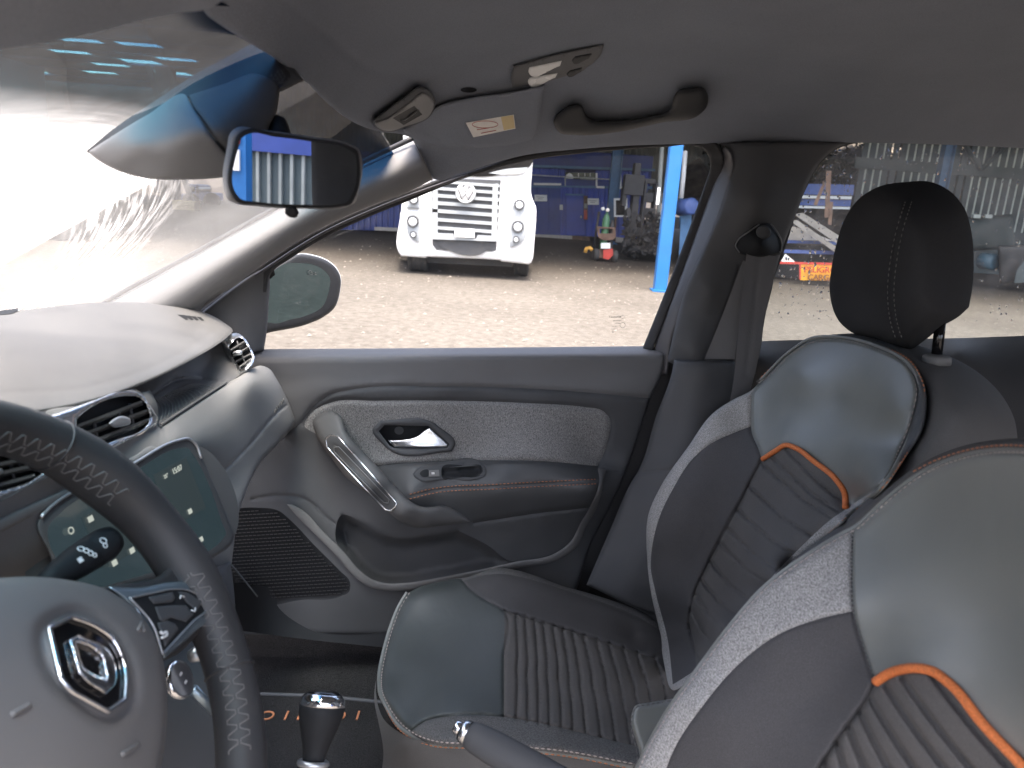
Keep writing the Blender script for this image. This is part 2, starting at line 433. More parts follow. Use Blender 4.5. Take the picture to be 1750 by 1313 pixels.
def box(name, c, ax, ay, az, mat, parent=None, bev=0.0, loc=None, seg=2):
    """box by centre and three half-axis vectors, edges rounded"""
    c, ax, ay, az = Vector(c), Vector(ax), Vector(ay), Vector(az)
    bm = bmesh.new(); bmesh.ops.create_cube(bm, size=2.0)
    lx, ly, lz = ax.length, ay.length, az.length
    for v in bm.verts: v.co = Vector((v.co.x * lx, v.co.y * ly, v.co.z * lz))
    if bev: bmesh.ops.bevel(bm, geom=list(bm.edges), offset=bev, segments=seg, affect='EDGES', profile=0.6)
    X, Yv, Z = ax.normalized(), ay.normalized(), az.normalized()
    V = [c + X * v.co.x + Yv * v.co.y + Z * v.co.z for v in bm.verts]
    bm.verts.index_update(); Fc = [[v.index for v in f.verts] for f in bm.faces]; bm.free()
    return mesh(name, V, Fc, mat, parent, smooth=False, loc=loc)
def wbox(name, x0, x1, y0, y1, z0, z1, mat, parent=None, bev=0.0, loc=None):
    return box(name, ((x0 + x1) / 2, (y0 + y1) / 2, (z0 + z1) / 2), ((x1 - x0) / 2, 0, 0), (0, (y1 - y0) / 2, 0), (0, 0, (z1 - z0) / 2), mat, parent, bev, loc)
def prism(name, poly, c, ex, ey, ez, h, mat, parent=None, smooth=False, loc=None, holes=()):
    """flat outline (local 2-D) extruded by h along ez"""
    c, ex, ey, ez = Vector(c), Vector(ex), Vector(ey), Vector(ez)
    loops = [list(poly)] + [list(q) for q in holes]; P2 = []; E = []
    for L in loops:
        k = len(P2); P2 += L; E += [(k + i, k + (i + 1) % len(L)) for i in range(len(L))]
    vo, eo, fo, *_ = delaunay_2d_cdt([Vector(p) for p in P2], E, [], 0, 1e-7, False)
    V2 = np.array([tuple(v) for v in vo]); T = np.array([f for f in fo]); cen = V2[T].mean(1)
    keep = inpoly(cen, np.array(loops[0], float))
    for L in loops[1:]: keep &= ~inpoly(cen, np.array(L, float))
    T = T[keep]; n = len(V2); V = [c + ex * p[0] + ey * p[1] for p in V2] + [c + ex * p[0] + ey * p[1] + ez * h for p in V2]
    Fc = [tuple(t[::-1]) for t in T] + [tuple(q + n for q in t) for t in T]
    ec = set()
    for t in T:
        for i in range(3): ec.add((t[i], t[(i + 1) % 3]))
    for a, b in ec:
        if (b, a) not in ec: Fc.append((a, b, b + n, a + n))
    return mesh(name, V, Fc, mat, parent, smooth=False, loc=loc)
def lathe(name, prof, c, ax, mat, parent=None, n=28, loc=None, sx=None):
    """profile of (radius, height) turned about ax"""
    c, ax = Vector(c), Vector(ax).normalized(); s = Vector(sx).normalized() if sx else ax.orthogonal().normalized(); q = ax.cross(s); V = []; Fc = []
    for r, h in prof:
        for k in range(n): w = 2 * math.pi * k / n; V.append(c + ax * h + (s * math.cos(w) + q * math.sin(w)) * r)
    m = len(prof)
    for i in range(m - 1):
        for k in range(n): Fc.append((i * n + k, i * n + (k + 1) % n, (i + 1) * n + (k + 1) % n, (i + 1) * n + k))
    Fc.append(tuple(range(n))[::-1]); Fc.append(tuple((m - 1) * n + k for k in range(n)))
    o = mesh(name, V, Fc, mat, parent, loc=loc)
    return o
def sharp(o, ang=35):
    me = o.data; me.polygons.foreach_set('use_smooth', [True] * len(me.polygons)); me.set_sharp_from_angle(angle=R(ang)); return o
def text(name, s, c, ex, ey, h, mat, parent=None, ext=0.0006, align='CENTER', loc=None, bold=False):
    """lettering as thin raised shapes; h is the letter height, ex/ey unit directions"""
    cu = bpy.data.curves.new(name, 'FONT'); cu.body = s; cu.align_x = align; cu.align_y = 'CENTER'; cu.size = 1.0
    cu.extrude = 0.02; cu.resolution_u = 3
    if bold: cu.offset = 0.018
    ob = bpy.data.objects.new(name, cu); COL.objects.link(ob)
    bpy.context.view_layer.update()
    me = bpy.data.meshes.new_from_object(ob.evaluated_get(bpy.context.evaluated_depsgraph_get()))
    bpy.data.objects.remove(ob); bpy.data.curves.remove(cu)
    ex, ey = Vector(ex).normalized(), Vector(ey).normalized(); ez = ex.cross(ey).normalized(); k = h / 0.7; c = Vector(c)
    V = [c + ex * v.co.x * k + ey * v.co.y * k + ez * (v.co.z / 0.02) * ext for v in me.vertices]
    Fc = [list(p.vertices) for p in me.polygons]; bpy.data.meshes.remove(me)
    return mesh(name, V, Fc, mat, parent, smooth=False, loc=loc)
def inflate(parent, name, mat, outline, Yc, front, back, rings=14, power=2.2, loc=None, cen=None, tilt=None):
    """a padded body: the outline gives its edge, it swells towards and away from the camera"""
    ol = np.asarray(outline, float); n = len(ol); c = np.array(cen) if cen is not None else ol.mean(0)
    V = []; Fc = []
    yc = (lambda a, b: np.full(np.shape(a), Yc)) if not callable(Yc) else Yc
    sr = [math.sin(R(90) * i / rings) for i in range(rings + 1)][::-1]
    for sgn, dep in ((-1, front), (1, back)):
        for i, s in enumerate(sr):
            if sgn == 1 and i == 0: continue
            p = c + (ol - c) * s
            h = dep * (1 - s**power) ** (1 / power) if s < 1 else 0.0
            V += PV(p[:, 0], p[:, 1], yc(p[:, 0], p[:, 1]) + sgn * h).tolist()
    m = rings + 1
    def rid(sgn, i): return (i * n) if sgn == -1 else (0 if i == 0 else (m + i - 1) * n)
    for sgn in (-1, 1):
        for i in range(rings):
            a, b = rid(sgn, i), rid(sgn, i + 1)
            for k in range(n):
                q = (a + k, a + (k + 1) % n, b + (k + 1) % n, b + k)
                Fc.append(q if sgn == -1 else q[::-1])
    return mesh(name, V, Fc, mat, parent, loc=loc)
def ngon(cx, cy, r, n=20, ry=None, rot=0.0):
    ry = ry or r
    return [(cx + math.cos(2 * math.pi * i / n + rot) * r, cy + math.sin(2 * math.pi * i / n + rot) * ry) for i in range(n)]
def copy_tree(o, parent=None, off=None):
    c = o.copy(); COL.objects.link(c)
    if parent: c.parent = parent
    if off is not None: c.location = Vector(c.location) + Vector(off)
    for ch in list(o.children): copy_tree(ch, c)
    return c

# ================================================================== the car: body shell
body = thing('car_body', 'dark grey headliner, pillars and windscreen of the car cabin', 'car', CARW(0.2, 0.8, -1.12))
head_d = tps([(340, 16, .60), (424, 72, .68), (484, 110, .76), (566, 182, .96), (604, 209, 1.10), (652, 226, 1.24), (706, 238, 1.39), (748, 309, 1.46),
              (560, 60, .86), (700, 170, 1.22), (875, 0, .92), (875, 120, 1.23), (1300, 0, .92), (1300, 120, 1.25), (1750, 0, .92), (1750, 120, 1.25), (1300, 200, 1.44), (1750, 205, 1.45), (1000, 190, 1.41),
              (900, 265, 1.51), (1190, 246, 1.52), (1450, 244, 1.52), (1750, 253, 1.52), (2100, 270, 1.52), (2100, 0, .92), (340, -120, .52), (1300, -120, .72), (2100, -120, .72), (2100, 130, 1.25), (860, 210, 1.39)])
relief(body, 'headliner', headlin,
       sm([(250, -120, 1), (330, 0), (342, 16), (381, 46), (424, 72), (484, 110), (525, 142), (566, 182), (604, 209), (652, 226), (686, 230), (706, 237, 1), (724, 271), (741, 306), (752, 309), (775, 301), (830, 283), (900, 265), (980, 256), (1080, 249), (1190, 246), (1300, 246), (1450, 244), (1600, 247), (1800, 256), (2100, 270, 1), (2100, -120, 1)], step=8),
       head_d, step=12, grooves=[(sm([(470, -20), (489, 0), (560, 60), (614, 108), (650, 124), (700, 128)], False), 16, 0.005),
                                 (sm([(1032, 72), (1120, 40), (1300, 10), (1400, -10)], False), 50, -0.006)], roll=(14, 0.012), rim=0.03)
relief(body, 'microphone_grille', plastic_black, np.array(ngon(801, 154, 14, 18, 4.5, 0.0)), shift(head_d, -0.003), step=4, rim=0.01)
# roof skin over the cabin (keeps the daylight out from above)
rv, rf = [], []
NX, NY = 10, 12
for i in range(NX + 1):
    for j in range(NY + 1):
        x = -0.16 + 2.3 * i / NX; y = -0.06 + 1.66 * j / NY
        rv.append(CARW(x, y, 0.262 - 0.12 * abs((y - 0.77) / 0.83) ** 3 - 0.03 * max(0, -x + 0.15) / 0.3))
n1 = len(rv); rv += [v + ZC * 0.03 for v in rv]
for i in range(NX):
    for j in range(NY):
        a, b, c, d = i * (NY + 1) + j, i * (NY + 1) + j + 1, (i + 1) * (NY + 1) + j + 1, (i + 1) * (NY + 1) + j
        rf += [(a, b, c, d), (a + n1, d + n1, c + n1, b + n1)]
for i in range(NX):
    for j in (0, NY):
        a, d = i * (NY + 1) + j, (i + 1) * (NY + 1) + j; rf.append((a, d, d + n1, a + n1))
for j in range(NY):
    for i in (0, NX):
        a, b = i * (NY + 1) + j, i * (NY + 1) + j + 1; rf.append((a, b, b + n1, a + n1))
mesh('roof_skin', rv, rf, headlin, body)
# windscreen: curved slab, blue shade band at the top, dust film below with the wiper sweep
def ws(x, y, off=0.0): return CARW(x, y, 0.04 + 0.5 * (x + 0.417) - 0.17 * (y - 0.78) ** 2 + off)
m_ws, n_, out_ = newmat('windscreen_glass')
uvn = N(n_, 'ShaderNodeUVMap'); sep = N(n_, 'ShaderNodeSeparateXYZ'); n_.links.new(uvn.outputs[0], sep.inputs[0])   # u: across (m), v: height on the glass, 1 at the top
def mth(op, a, b=None, c=None):
    x = n_.nodes.new('ShaderNodeMath'); x.operation = op
    for i, q in enumerate((a, b, c)):
        if q is None: continue
        if isinstance(q, (int, float)): x.inputs[i].default_value = q
        else: n_.links.new(q, x.inputs[i])
    return x.outputs[0]
band = ramp(n_, sep.outputs[1], [(0.78, (0.97, 0.98, 0.975)), (0.86, (0.11, 0.28, 0.37)), (0.94, (0.010, 0.055, 0.14))])
tr = N(n_, 'ShaderNodeBsdfTransparent'); n_.links.new(band.outputs[0], tr.inputs[0])
gl = N(n_, 'ShaderNodeBsdfGlossy', Roughness=0.0); fr = N(n_, 'ShaderNodeFresnel', IOR=1.45)
mx1 = N(n_, 'ShaderNodeMixShader'); n_.links.new(mth('MULTIPLY', fr.outputs[0], 0.25), mx1.inputs[0]); n_.links.new(tr.outputs[0], mx1.inputs[1]); n_.links.new(gl.outputs[0], mx1.inputs[2])
# wiper sweep: distance from the wiper's pivot on the glass (metres across, metres up the glass)
dx = mth('SUBTRACT', sep.outputs[0], 0.72); dy = mth('SUBTRACT', mth('MULTIPLY', sep.outputs[1], 0.98), 0.22)
rad = mth('SQRT', mth('ADD', mth('MULTIPLY', dx, dx), mth('MULTIPLY', dy, dy)))
ang = mth('ARCTAN2', dy, dx)
cmb = N(n_, 'ShaderNodeCombineXYZ'); n_.links.new(mth('MULTIPLY', rad, 190.0), cmb.inputs[0]); n_.links.new(mth('MULTIPLY', ang, 6.0), cmb.inputs[1])
stk = N(n_, 'ShaderNodeTexNoise', Scale=1.0, Detail=2.0, Roughness=0.5); n_.links.new(cmb.outputs[0], stk.inputs['Vector'])
smo = N(n_, 'ShaderNodeTexNoise', Scale=9.0, Detail=6.0, Roughness=0.65); n_.links.new(uvn.outputs[0], smo.inputs['Vector'])
edge_in = ramp(n_, rad, [(0.44, (1, 1, 1)), (0.47, (0, 0, 0)), (0.54, (0, 0, 0)), (0.60, (0, 0, 0))])
ringm = ramp(n_, rad, [(0.45, (0, 0, 0)), (0.50, (1, 1, 1)), (0.57, (0.8, 0.8, 0.8)), (0.64, (0, 0, 0))])
stkm = ramp(n_, stk.outputs[0], [(0.45, (0, 0, 0)), (0.62, (1, 1, 1))])
lowm = ramp(n_, sep.outputs[1], [(0.10, (1, 1, 1)), (0.60, (0.85, 0.85, 0.85)), (0.77, (0.45, 0.45, 0.45)), (0.86, (0.03, 0.03, 0.03))])
leftm = ramp(n_, sep.outputs[0], [(0.80, (1, 1, 1)), (1.05, (0.60, 0.60, 0.60)), (1.22, (0.15, 0.15, 0.15))])
smm = ramp(n_, smo.outputs[0], [(0.3, (0.55, 0.55, 0.55)), (0.7, (1, 1, 1))])
film = mth('MULTIPLY', mth('MULTIPLY', lowm.outputs[0], leftm.outputs[0]), mth('MULTIPLY', smm.outputs[0], 0.95))
strk = mth('MULTIPLY', mth('MULTIPLY', ringm.outputs[0], stkm.outputs[0]), mth('MULTIPLY', lowm.outputs[0], 0.45))
dirt = mth('MINIMUM', mth('ADD', film, strk), 0.88)
d2 = N(n_, 'ShaderNodeBsdfTranslucent'); d2.inputs[0].default_value = (0.80, 0.79, 0.77, 1)
d1 = N(n_, 'ShaderNodeBsdfDiffuse'); d1.inputs[0].default_value = (0.5, 0.49, 0.47, 1)
dm = N(n_, 'ShaderNodeMixShader'); dm.inputs[0].default_value = 0.8; n_.links.new(d1.outputs[0], dm.inputs[1]); n_.links.new(d2.outputs[0], dm.inputs[2])
mx2 = N(n_, 'ShaderNodeMixShader'); n_.links.new(dirt, mx2.inputs[0]); n_.links.new(mx1.outputs[0], mx2.inputs[1]); n_.links.new(dm.outputs[0], mx2.inputs[2])
n_.links.new(mx2.outputs[0], out_.inputs[0])
clear_ws = glass_mat('windscreen_outer_face', (0.985, 0.99, 0.988), 0.3)
V, Fc, UV = [], [], []
nx, ny = 30, 36
for lay in (0, 1):
    for i in range(nx + 1):
        for j in range(ny + 1):
            t = i / nx; y = -0.02 + 1.50 * j / ny; x = -1.10 + t * 0.885
            V.append(ws(x, y, 0.005 * lay)); UV.append((y, t))
nn = (nx + 1) * (ny + 1); fmx = []
for i in range(nx):
    for j in range(ny):
        a, b, c, d = i * (ny + 1) + j, i * (ny + 1) + j + 1, (i + 1) * (ny + 1) + j + 1, (i + 1) * (ny + 1) + j
        Fc += [(a, b, c, d), (a + nn, d + nn, c + nn, b + nn)]; fmx += [0, 1]
mesh('windscreen', V, Fc, None, body, uv=UV, mats=[m_ws, clear_ws], fm=fmx)

ap_top = sm([(60, 586), (183, 515), (330, 434), (480, 351), (640, 267), (760, 212)], False, 12); ap_bot = sm([(200, 640), (345, 529), (450, 452), (560, 385), (640, 350), (700, 327), (800, 290)], False, 12)
def apil_d(x, y):
    p = np.stack([np.atleast_1d(x), np.atleast_1d(y)], 1).astype(float); a = dist(p, ap_top); b = dist(p, ap_bot); f = a / np.maximum(1e-6, a + b)
    return 1.472 - .082 * (1 - (1 - np.minimum(f / .5, 1)) ** 2) + .045 * np.maximum(0, (f - .5) / .5) ** 2
relief(body, 'a_pillar_trim', pillar_pl, sm([(140, 560, 1), (150, 534), (183, 516), (240, 484), (330, 435), (400, 396), (480, 352), (560, 310), (640, 268), (705, 239, 1), (723, 271), (740, 307, 1), (700, 327), (640, 350), (560, 385), (500, 418), (450, 452), (400, 490), (345, 528), (345, 565, 1)]),
       apil_d, step=9, roll=(7, 0.008), rim=0.03)
tube('windscreen_gasket', path3(sm([(150, 535), (183, 515), (330, 434), (480, 351), (640, 267), (706, 236)], False, 12), tps([(150, 535, 1.455), (183, 515, 1.455), (480, 351, 1.445), (706, 236, 1.43)])), 0.0045, rubber, body)
# front-left corner of the shell: left pillar and header so the light enters as through a real windscreen opening
relief(body, 'floor_carpet', carpet, np.array([(150, 1000), (400, 1010), (700, 1090), (1300, 1060), (1400, 1500), (150, 1500)]),
       wplane(CARW(0, 1, -1.03), ZC), step=40, rim=0.03)
kick_d = tps([(380, 1000, 1.40), (450, 1040, 1.46), (700, 1040, 1.50), (380, 1120, 1.36), (700, 1150, 1.46), (1000, 1100, 1.5), (500, 1110, 1.44), (1000, 1000, 1.52), (700, 980, 1.54), (380, 880, 1.50)])
relief(body, 'sill_trim', plastic_black, sm([(300, 985, 1), (700, 1030, 1), (1010, 1020, 1), (1100, 1150, 1), (760, 1115), (640, 1105), (500, 1090), (440, 1082), (300, 1060, 1)]), kick_d, step=14, rim=0.05)
# B pillar
bp_d = tps([(1227, 245, 1.53), (1461, 244, 1.53), (1252, 302, 1.50), (1240, 349, 1.49), (1174, 511, 1.49), (1152, 614, 1.49), (1300, 350, 1.455), (1262, 350, 1.465), (1210, 500, 1.46), (1190, 600, 1.46), (1235, 520, 1.485), (1270, 450, 1.49), (1340, 417, 1.52), (1365, 355, 1.52), (1302, 583, 1.53), (1380, 314, 1.52), (1300, 280, 1.48), (1350, 270, 1.50), (1225, 600, 1.49), (1300, 450, 1.49)])
relief(body, 'b_pillar_upper_trim', bpillar_pl, sm([(1222, 243, 1), (1461, 242, 1), (1427, 255), (1402, 277), (1380, 314), (1365, 355), (1340, 417), (1321, 480), (1308, 527), (1302, 583), (1292, 640, 1), (1200, 640, 1), (1140, 618, 1), (1166, 511), (1233, 349), (1246, 302), (1249, 277), (1243, 255)]),
       bp_d, step=8, roll=(8, 0.012), rim=0.06, grooves=[(sm([(1264, 455), (1235, 540), (1203, 614)], False), 6, 0.006)])
blow_d = tps([(1152, 615, 1.47), (1257, 618, 1.47), (1251, 690, 1.47), (1200, 640, 1.44), (1185, 720, 1.43), (1120, 715, 1.47), (1088, 808, 1.465), (1140, 800, 1.42), (1120, 860, 1.405), (1045, 900, 1.455), (1005, 998, 1.45), (1080, 940, 1.40), (1060, 1010, 1.40), (1112, 1046, 1.41), (1300, 900, 1.46), (1300, 1050, 1.44)])
relief(body, 'b_pillar_lower_trim', bpillar_pl, sm([(1152, 615, 1), (1256, 618, 1), (1254, 690), (1300, 900, 1), (1300, 1060, 1), (1118, 1050), (1002, 1000, 1), (1045, 900), (1080, 822), (1090, 806), (1120, 715), (1150, 628)]),
       blow_d, step=8, roll=(8, 0.012), rim=0.08, grooves=[(sm([(1088, 808), (1115, 806), (1180, 800)], False), 5, 0.003)])
relief(body, 'door_sill_seal', rubber, sm([(1135, 600, 1), (1160, 600, 1), (1130, 700), (1098, 800), (1052, 900), (1010, 1000), (1000, 1030, 1), (965, 1030, 1), (1010, 925), (1075, 790), (1105, 700)]), flat(1.54), step=14, rim=0.06)
# door-frame bands beside the pillar: inner body flange
relief(body, 'pillar_flange', body_paint, sm([(1236, 250, 1), (1246, 255), (1254, 277), (1252, 302), (1240, 349), (1174, 511), (1149, 583), (1141, 640, 1), (1112, 640, 1), (1121, 583), (1150, 505), (1218, 311), (1226, 286), (1225, 262)]),
       tps([(1240, 255, 1.515), (1245, 300, 1.51), (1170, 511, 1.51), (1149, 583, 1.51), (1121, 583, 1.535), (1228, 311, 1.535), (1234, 265, 1.535), (1112, 640, 1.54)]), step=6, roll=(5, 0.01), rim=0.05)
# rear part of the shell behind the seats
relief(body, 'c_pillar_trim', bpillar_pl, sm([(1900, 240, 1), (2150, 260, 1), (2150, 900, 1), (2000, 900, 1), (1985, 560), (1930, 320)]), flat(1.54), step=30, rim=0.08)

relief(body, 'body_side', plastic_black, np.array([(250, 607), (1330, 600), (2050, 585), (2050, 1500), (250, 1500)], float), flat(1.66), step=60, rim=0.06)
relief(body, 'sill_seal', rubber, sm([(300, 560, 1), (330, 520), (400, 470), (460, 430), (470, 470, 1), (360, 570, 1)]), flat(1.545), step=10, rim=0.02)
# rear of the cabin: rear bench, beyond the frame; partial tailgate panel shaped to darken half the interior mirror
prism('mirror_darkening_tailgate', [(.30, .16), (1.45, .16), (1.50, -.9), (.02, -.9)], CARW(1.95, 0, 0), YC, ZC, XC, .05, plastic, body)
prism('rear_bench', [(.10, -.12), (1.45, -.12), (1.48, -.9), (.05, -.9)], CARW(1.45, 0, 0), YC, ZC, XC + ZC * .2, .14, side_fab, body)
# mirror shroud on the windscreen (sensor housing)
shroud_pl = M('shroud_plastic', (0.125, 0.122, 0.122), 0.55, bump=0.2, bscale=1500, var=0.05)
shroud_pl2 = M('shroud_rear_plastic', (0.062, 0.060, 0.060), 0.6, bump=0.2, bscale=1500, var=0.05)
shroud = thing('sensor_shroud', 'large grey plastic sensor housing fixed to the windscreen behind the interior mirror', 'sensor housing', P(340, 250, .78))
sh_d = shift(tps([(150, 258, .78), (290, 172, .79), (440, 95, .80), (230, 250, .735), (300, 240, .705), (380, 230, .70), (300, 180, .75), (380, 150, .755), (330, 300, .745), (230, 290, .765), (400, 310, .75), (470, 170, .77), (475, 220, .75), (440, 270, .72), (480, 145, .79), (180, 280, .775)]), -0.03)
relief(shroud, 'front_cover', shroud_pl, sm([(149, 259, 1), (200, 226), (250, 196), (320, 164), (325, 175), (345, 205), (365, 235), (400, 275), (420, 300, 1), (330, 307), (240, 303), (190, 287), (163, 271)]), sh_d, step=6, roll=(6, 0.012), rim=0.02)
relief(shroud, 'rear_cover', shroud_pl2, sm([(321, 162, 1), (380, 143), (440, 125), (478, 150), (477, 165), (472, 195), (460, 218), (450, 260), (420, 301, 1), (400, 276), (366, 236), (346, 206), (326, 176)]), shift(sh_d, 0.002), step=6, roll=(6, 0.010), rim=0.02)
relief(shroud, 'foam_gasket', rubber, sm([(148, 258, 1), (200, 216), (260, 176), (340, 124), (400, 92), (430, 76), (500, 128, 1), (478, 152, 1), (440, 128), (380, 146), (320, 166), (250, 200), (200, 230), (150, 262, 1)]), shift(sh_d, 0.006), step=7, rim=0.012)
relief(shroud, 'cable_duct', plastic_lo, sm([(440, 128, 1), (490, 108), (520, 138, 1), (478, 158, 1)]), shift(sh_d, 0.006), step=7, roll=(8, 0.01), rim=0.02)

# overhead lamp console
lamp = thing('reading_lamp', 'ceiling console with two pale map light lenses above passenger sun visor', 'lamp', P(950, 110, 1.2))
lam_d = shift(head_d, -0.018)
relief(lamp, 'housing', plastic, sm([(873, 130), (878, 113, 1), (950, 93), (1032, 76, 1), (1028, 91), (997, 121, 1), (940, 138), (876, 151, 1)]), lam_d, step=5, roll=(5, 0.008), rim=0.03)
for k, (a, b) in enumerate([([(903, 123), (905, 115, 1), (960, 104, 1), (957, 113, 1), (905, 127)], 0), ([(902, 140), (905, 133, 1), (953, 125, 1), (949, 133, 1), (905, 146)], 0)]):
    relief(lamp, 'lens', lens_w, sm(a, step=3), shift(lam_d, -0.004), step=4, roll=(2.5, 0.003), rim=0.01)
for a in ([(977, 104), (983, 96, 1), (1015, 90, 1), (1006, 101, 1), (980, 109)], [(968, 127), (974, 120, 1), (997, 114, 1), (993, 123, 1), (971, 131)]):
    relief(lamp, 'switch', plastic_black, sm(a, step=3), shift(lam_d, -0.003), step=4, roll=(3, 0.004), rim=0.01)
# grab handle
gh = thing('grab_handle', 'dark plastic grab handle on the headliner above the front passenger window', 'grab handle', P(1080, 200, 1.45))
gh_d = shift(head_d, -0.055)
_unused = tps([(946, 205, 1.43), (993, 178, 1.46), (1055, 216, 1.385), (1130, 203, 1.385), (1209, 165, 1.46), (1180, 151, 1.46), (982, 215, 1.40), (1190, 185, 1.40)])
relief(gh, 'grip', plastic_black, sm([(946, 207), (960, 188), (977, 179), (993, 179), (1002, 196), (1012, 204), (1040, 206), (1110, 198), (1145, 186), (1152, 165), (1158, 156), (1180, 151), (1203, 151), (1210, 165), (1207, 184), (1194, 197), (1129, 210), (1055, 226), (985, 231), (955, 226)]), gh_d, step=5, roll=(11, 0.018), rim=0.03)
# sun visors
sv = thing('sun_visor', 'passenger sun visor folded up with a white warning sticker', 'sun visor', P(830, 200, 1.3), 'sun visors')
sv_d = shift(head_d, -0.035)
relief(sv, 'visor_body', headlin, sm([(690, 222), (719, 206), (745, 184), (807, 167), (870, 158), (931, 146, 1), (927, 165), (921, 214), (912, 236), (887, 244), (821, 253), (774, 254), (735, 245)]), sv_d, step=6, roll=(10, 0.015), rim=0.02,
       grooves=[(sm([(705, 212), (740, 232), (775, 250)], False), 8, 0.003)])
stq = plane3((796, 210, float(sv_d([796], [210])[0]) - .005), (878, 196, float(sv_d([878], [196])[0]) - .005), (809, 234, float(sv_d([809], [234])[0]) - .005))
relief(sv, 'sticker', label_w, np.array([(796, 210), (878, 196), (881, 220), (809, 235)]), stq, step=6, rim=0.0015, parts=[('sticker_band', np.array([(856, 200), (877, 197), (880, 219), (861, 223)]), label_y)])
tube('printed_oval', path3(np.array(ngon(829, 213, 22, 24, 6, 0)) @ np.eye(2), shift(stq, -0.001)), 0.0005, ink_red, sv, 5, closed=True)
for q in ((815, 222, 835, 219), (822, 228, 848, 223)):
    tube('printed_line', path3(np.array([q[:2], q[2:]]), shift(stq, -0.001)), 0.0006, ink_red, sv, 5)
vc = thing('visor_mount', 'pale grey hinge mount holding the inner end of the passenger sun visor', 'visor mount', P(690, 190, 1.15))
vc_d = shift(head_d, -0.045)
relief(vc, 'mount_shell', plastic_lo, sm([(638, 208), (660, 188), (690, 166), (719, 148), (728, 150), (744, 172), (738, 197), (690, 219), (668, 226), (648, 222)]), shift(vc_d, 0.006), step=5, roll=(6, 0.012), rim=0.04)
relief(vc, 'mount_face', plastic_strip, sm([(641, 213), (668, 198), (700, 174), (723, 158), (741, 174), (736, 195), (690, 217), (668, 224), (650, 221)]), shift(vc_d, -0.002), step=5, roll=(6, 0.010), rim=0.02,
       parts=[('clip_slot', np.array([(671, 202), (708, 181), (722, 196), (690, 214)]), plastic_black)])
tube('clip_bar', path3(np.array([(684, 206), (692, 205), (716, 188)]), shift(vc_d, -0.004)), 0.0012, plastic_strip, vc, 6)
dv = thing('sun_visor', 'driver sun visor at the upper left corner, out of focus', 'sun visor', P(100, 10, .40), 'sun visors')
relief(dv, 'visor_body', headlin, sm([(-260, 120, 1), (-100, 100), (0, 84), (60, 76), (150, 58), (230, 37), (300, 23), (362, 13), (396, -14), (400, -140, 1), (-260, -140, 1)]), tps([(-260, 120, .36), (0, 84, .40), (346, 8, .47), (0, -100, .30), (380, -140, .38), (-260, -140, .27)]), step=14, roll=(40, 0.02), rim=0.02)
# interior mirror
im = thing('rearview_mirror', 'interior rearview mirror in grey housing with a small tab below', 'mirror', P(500, 290, .70))
im_d = plane3((395, 225, .635), (395, 345, .635), (612, 259, .705))
mo = sm([(383, 325), (388, 250), (393, 228), (405, 218), (440, 221), (520, 232), (598, 247), (613, 255), (618, 270), (612, 330), (606, 347), (595, 353), (520, 357), (440, 353), (400, 347), (388, 340)])
relief(im, 'housing', plastic_strip, mo, shift(im_d, 0.012), step=6, roll=(10, 0.02), rim=0.03)
mg = sm([(403, 330), (407, 255), (413, 236), (425, 229), (470, 234), (530, 242), (596, 256), (607, 263), (609, 275), (600, 335), (593, 346), (580, 349), (520, 350), (440, 345), (410, 339)])
bezel = sm([(394, 330), (399, 252), (405, 231), (418, 222), (470, 227), (530, 236), (598, 250), (611, 258), (614, 272), (607, 337), (599, 350), (585, 353), (520, 355), (440, 350), (405, 345)])
relief(im, 'bezel', plastic_black, bezel, im_d, step=6, roll=(4, 0.004), parts=[('mirror_glass', mg, mirror_m)], rim=0.012)
relief(im, 'dip_tab', plastic_black, sm([(489, 354), (507, 355), (511, 364), (508, 371), (496, 372), (487, 365)]), shift(im_d, 0.0), step=3, roll=(5, 0.006), rim=0.012)
tube('mirror_stem', [P(500, 290, .69), P(480, 250, .72), P(470, 215, .74)], 0.012, plastic_black, im, 10)

# ================================================================== front passenger door
plastic_up2 = M('door_strip_plastic', (0.115, 0.114, 0.114), 0.5, var=0.05, spec=0.3)
door = thing('passenger_door', 'front passenger door with heather grey fabric insert and padded armrest', 'car door', P(760, 1080, 1.5))
DD = tps([(x, 598 - (x - 450) * .0095, 1.560) for x in (330, 450, 560, 680, 800, 920, 1040, 1133)] + [(x, 614 - (x - 450) * .0095, 1.518) for x in (330, 450, 560, 680, 800, 920, 1040, 1128)] + [(x, 648 - (x - 450) * .003, 1.506) for x in (330, 470, 580, 690, 800, 910, 1020, 1112)] + [
          (560, 690, 1.515), (800, 675, 1.515), (1100, 690, 1.515), (560, 740, 1.52), (800, 740, 1.52), (1060, 740, 1.515), (640, 790, 1.515), (800, 783, 1.515), (1020, 790, 1.512),
          (690, 815, 1.465), (800, 815, 1.46), (1010, 810, 1.47), (700, 848, 1.435), (850, 836, 1.435), (1015, 828, 1.445), (740, 862, 1.45), (850, 880, 1.455), (1000, 865, 1.465),
          (600, 880, 1.50), (700, 910, 1.478), (830, 905, 1.475), (980, 890, 1.49), (560, 860, 1.505), (500, 800, 1.51), (420, 760, 1.51), (1050, 800, 1.51), (1020, 880, 1.51), (990, 960, 1.51),
          (650, 980, 1.49), (780, 960, 1.485), (900, 940, 1.485), (480, 850, 1.49), (540, 930, 1.485), (600, 1000, 1.475), (450, 950, 1.485), (400, 1020, 1.48), (700, 1060, 1.49), (980, 1010, 1.50), (400, 860, 1.49), (380, 1100, 1.48), (1000, 1100, 1.50)])
DD0 = DD
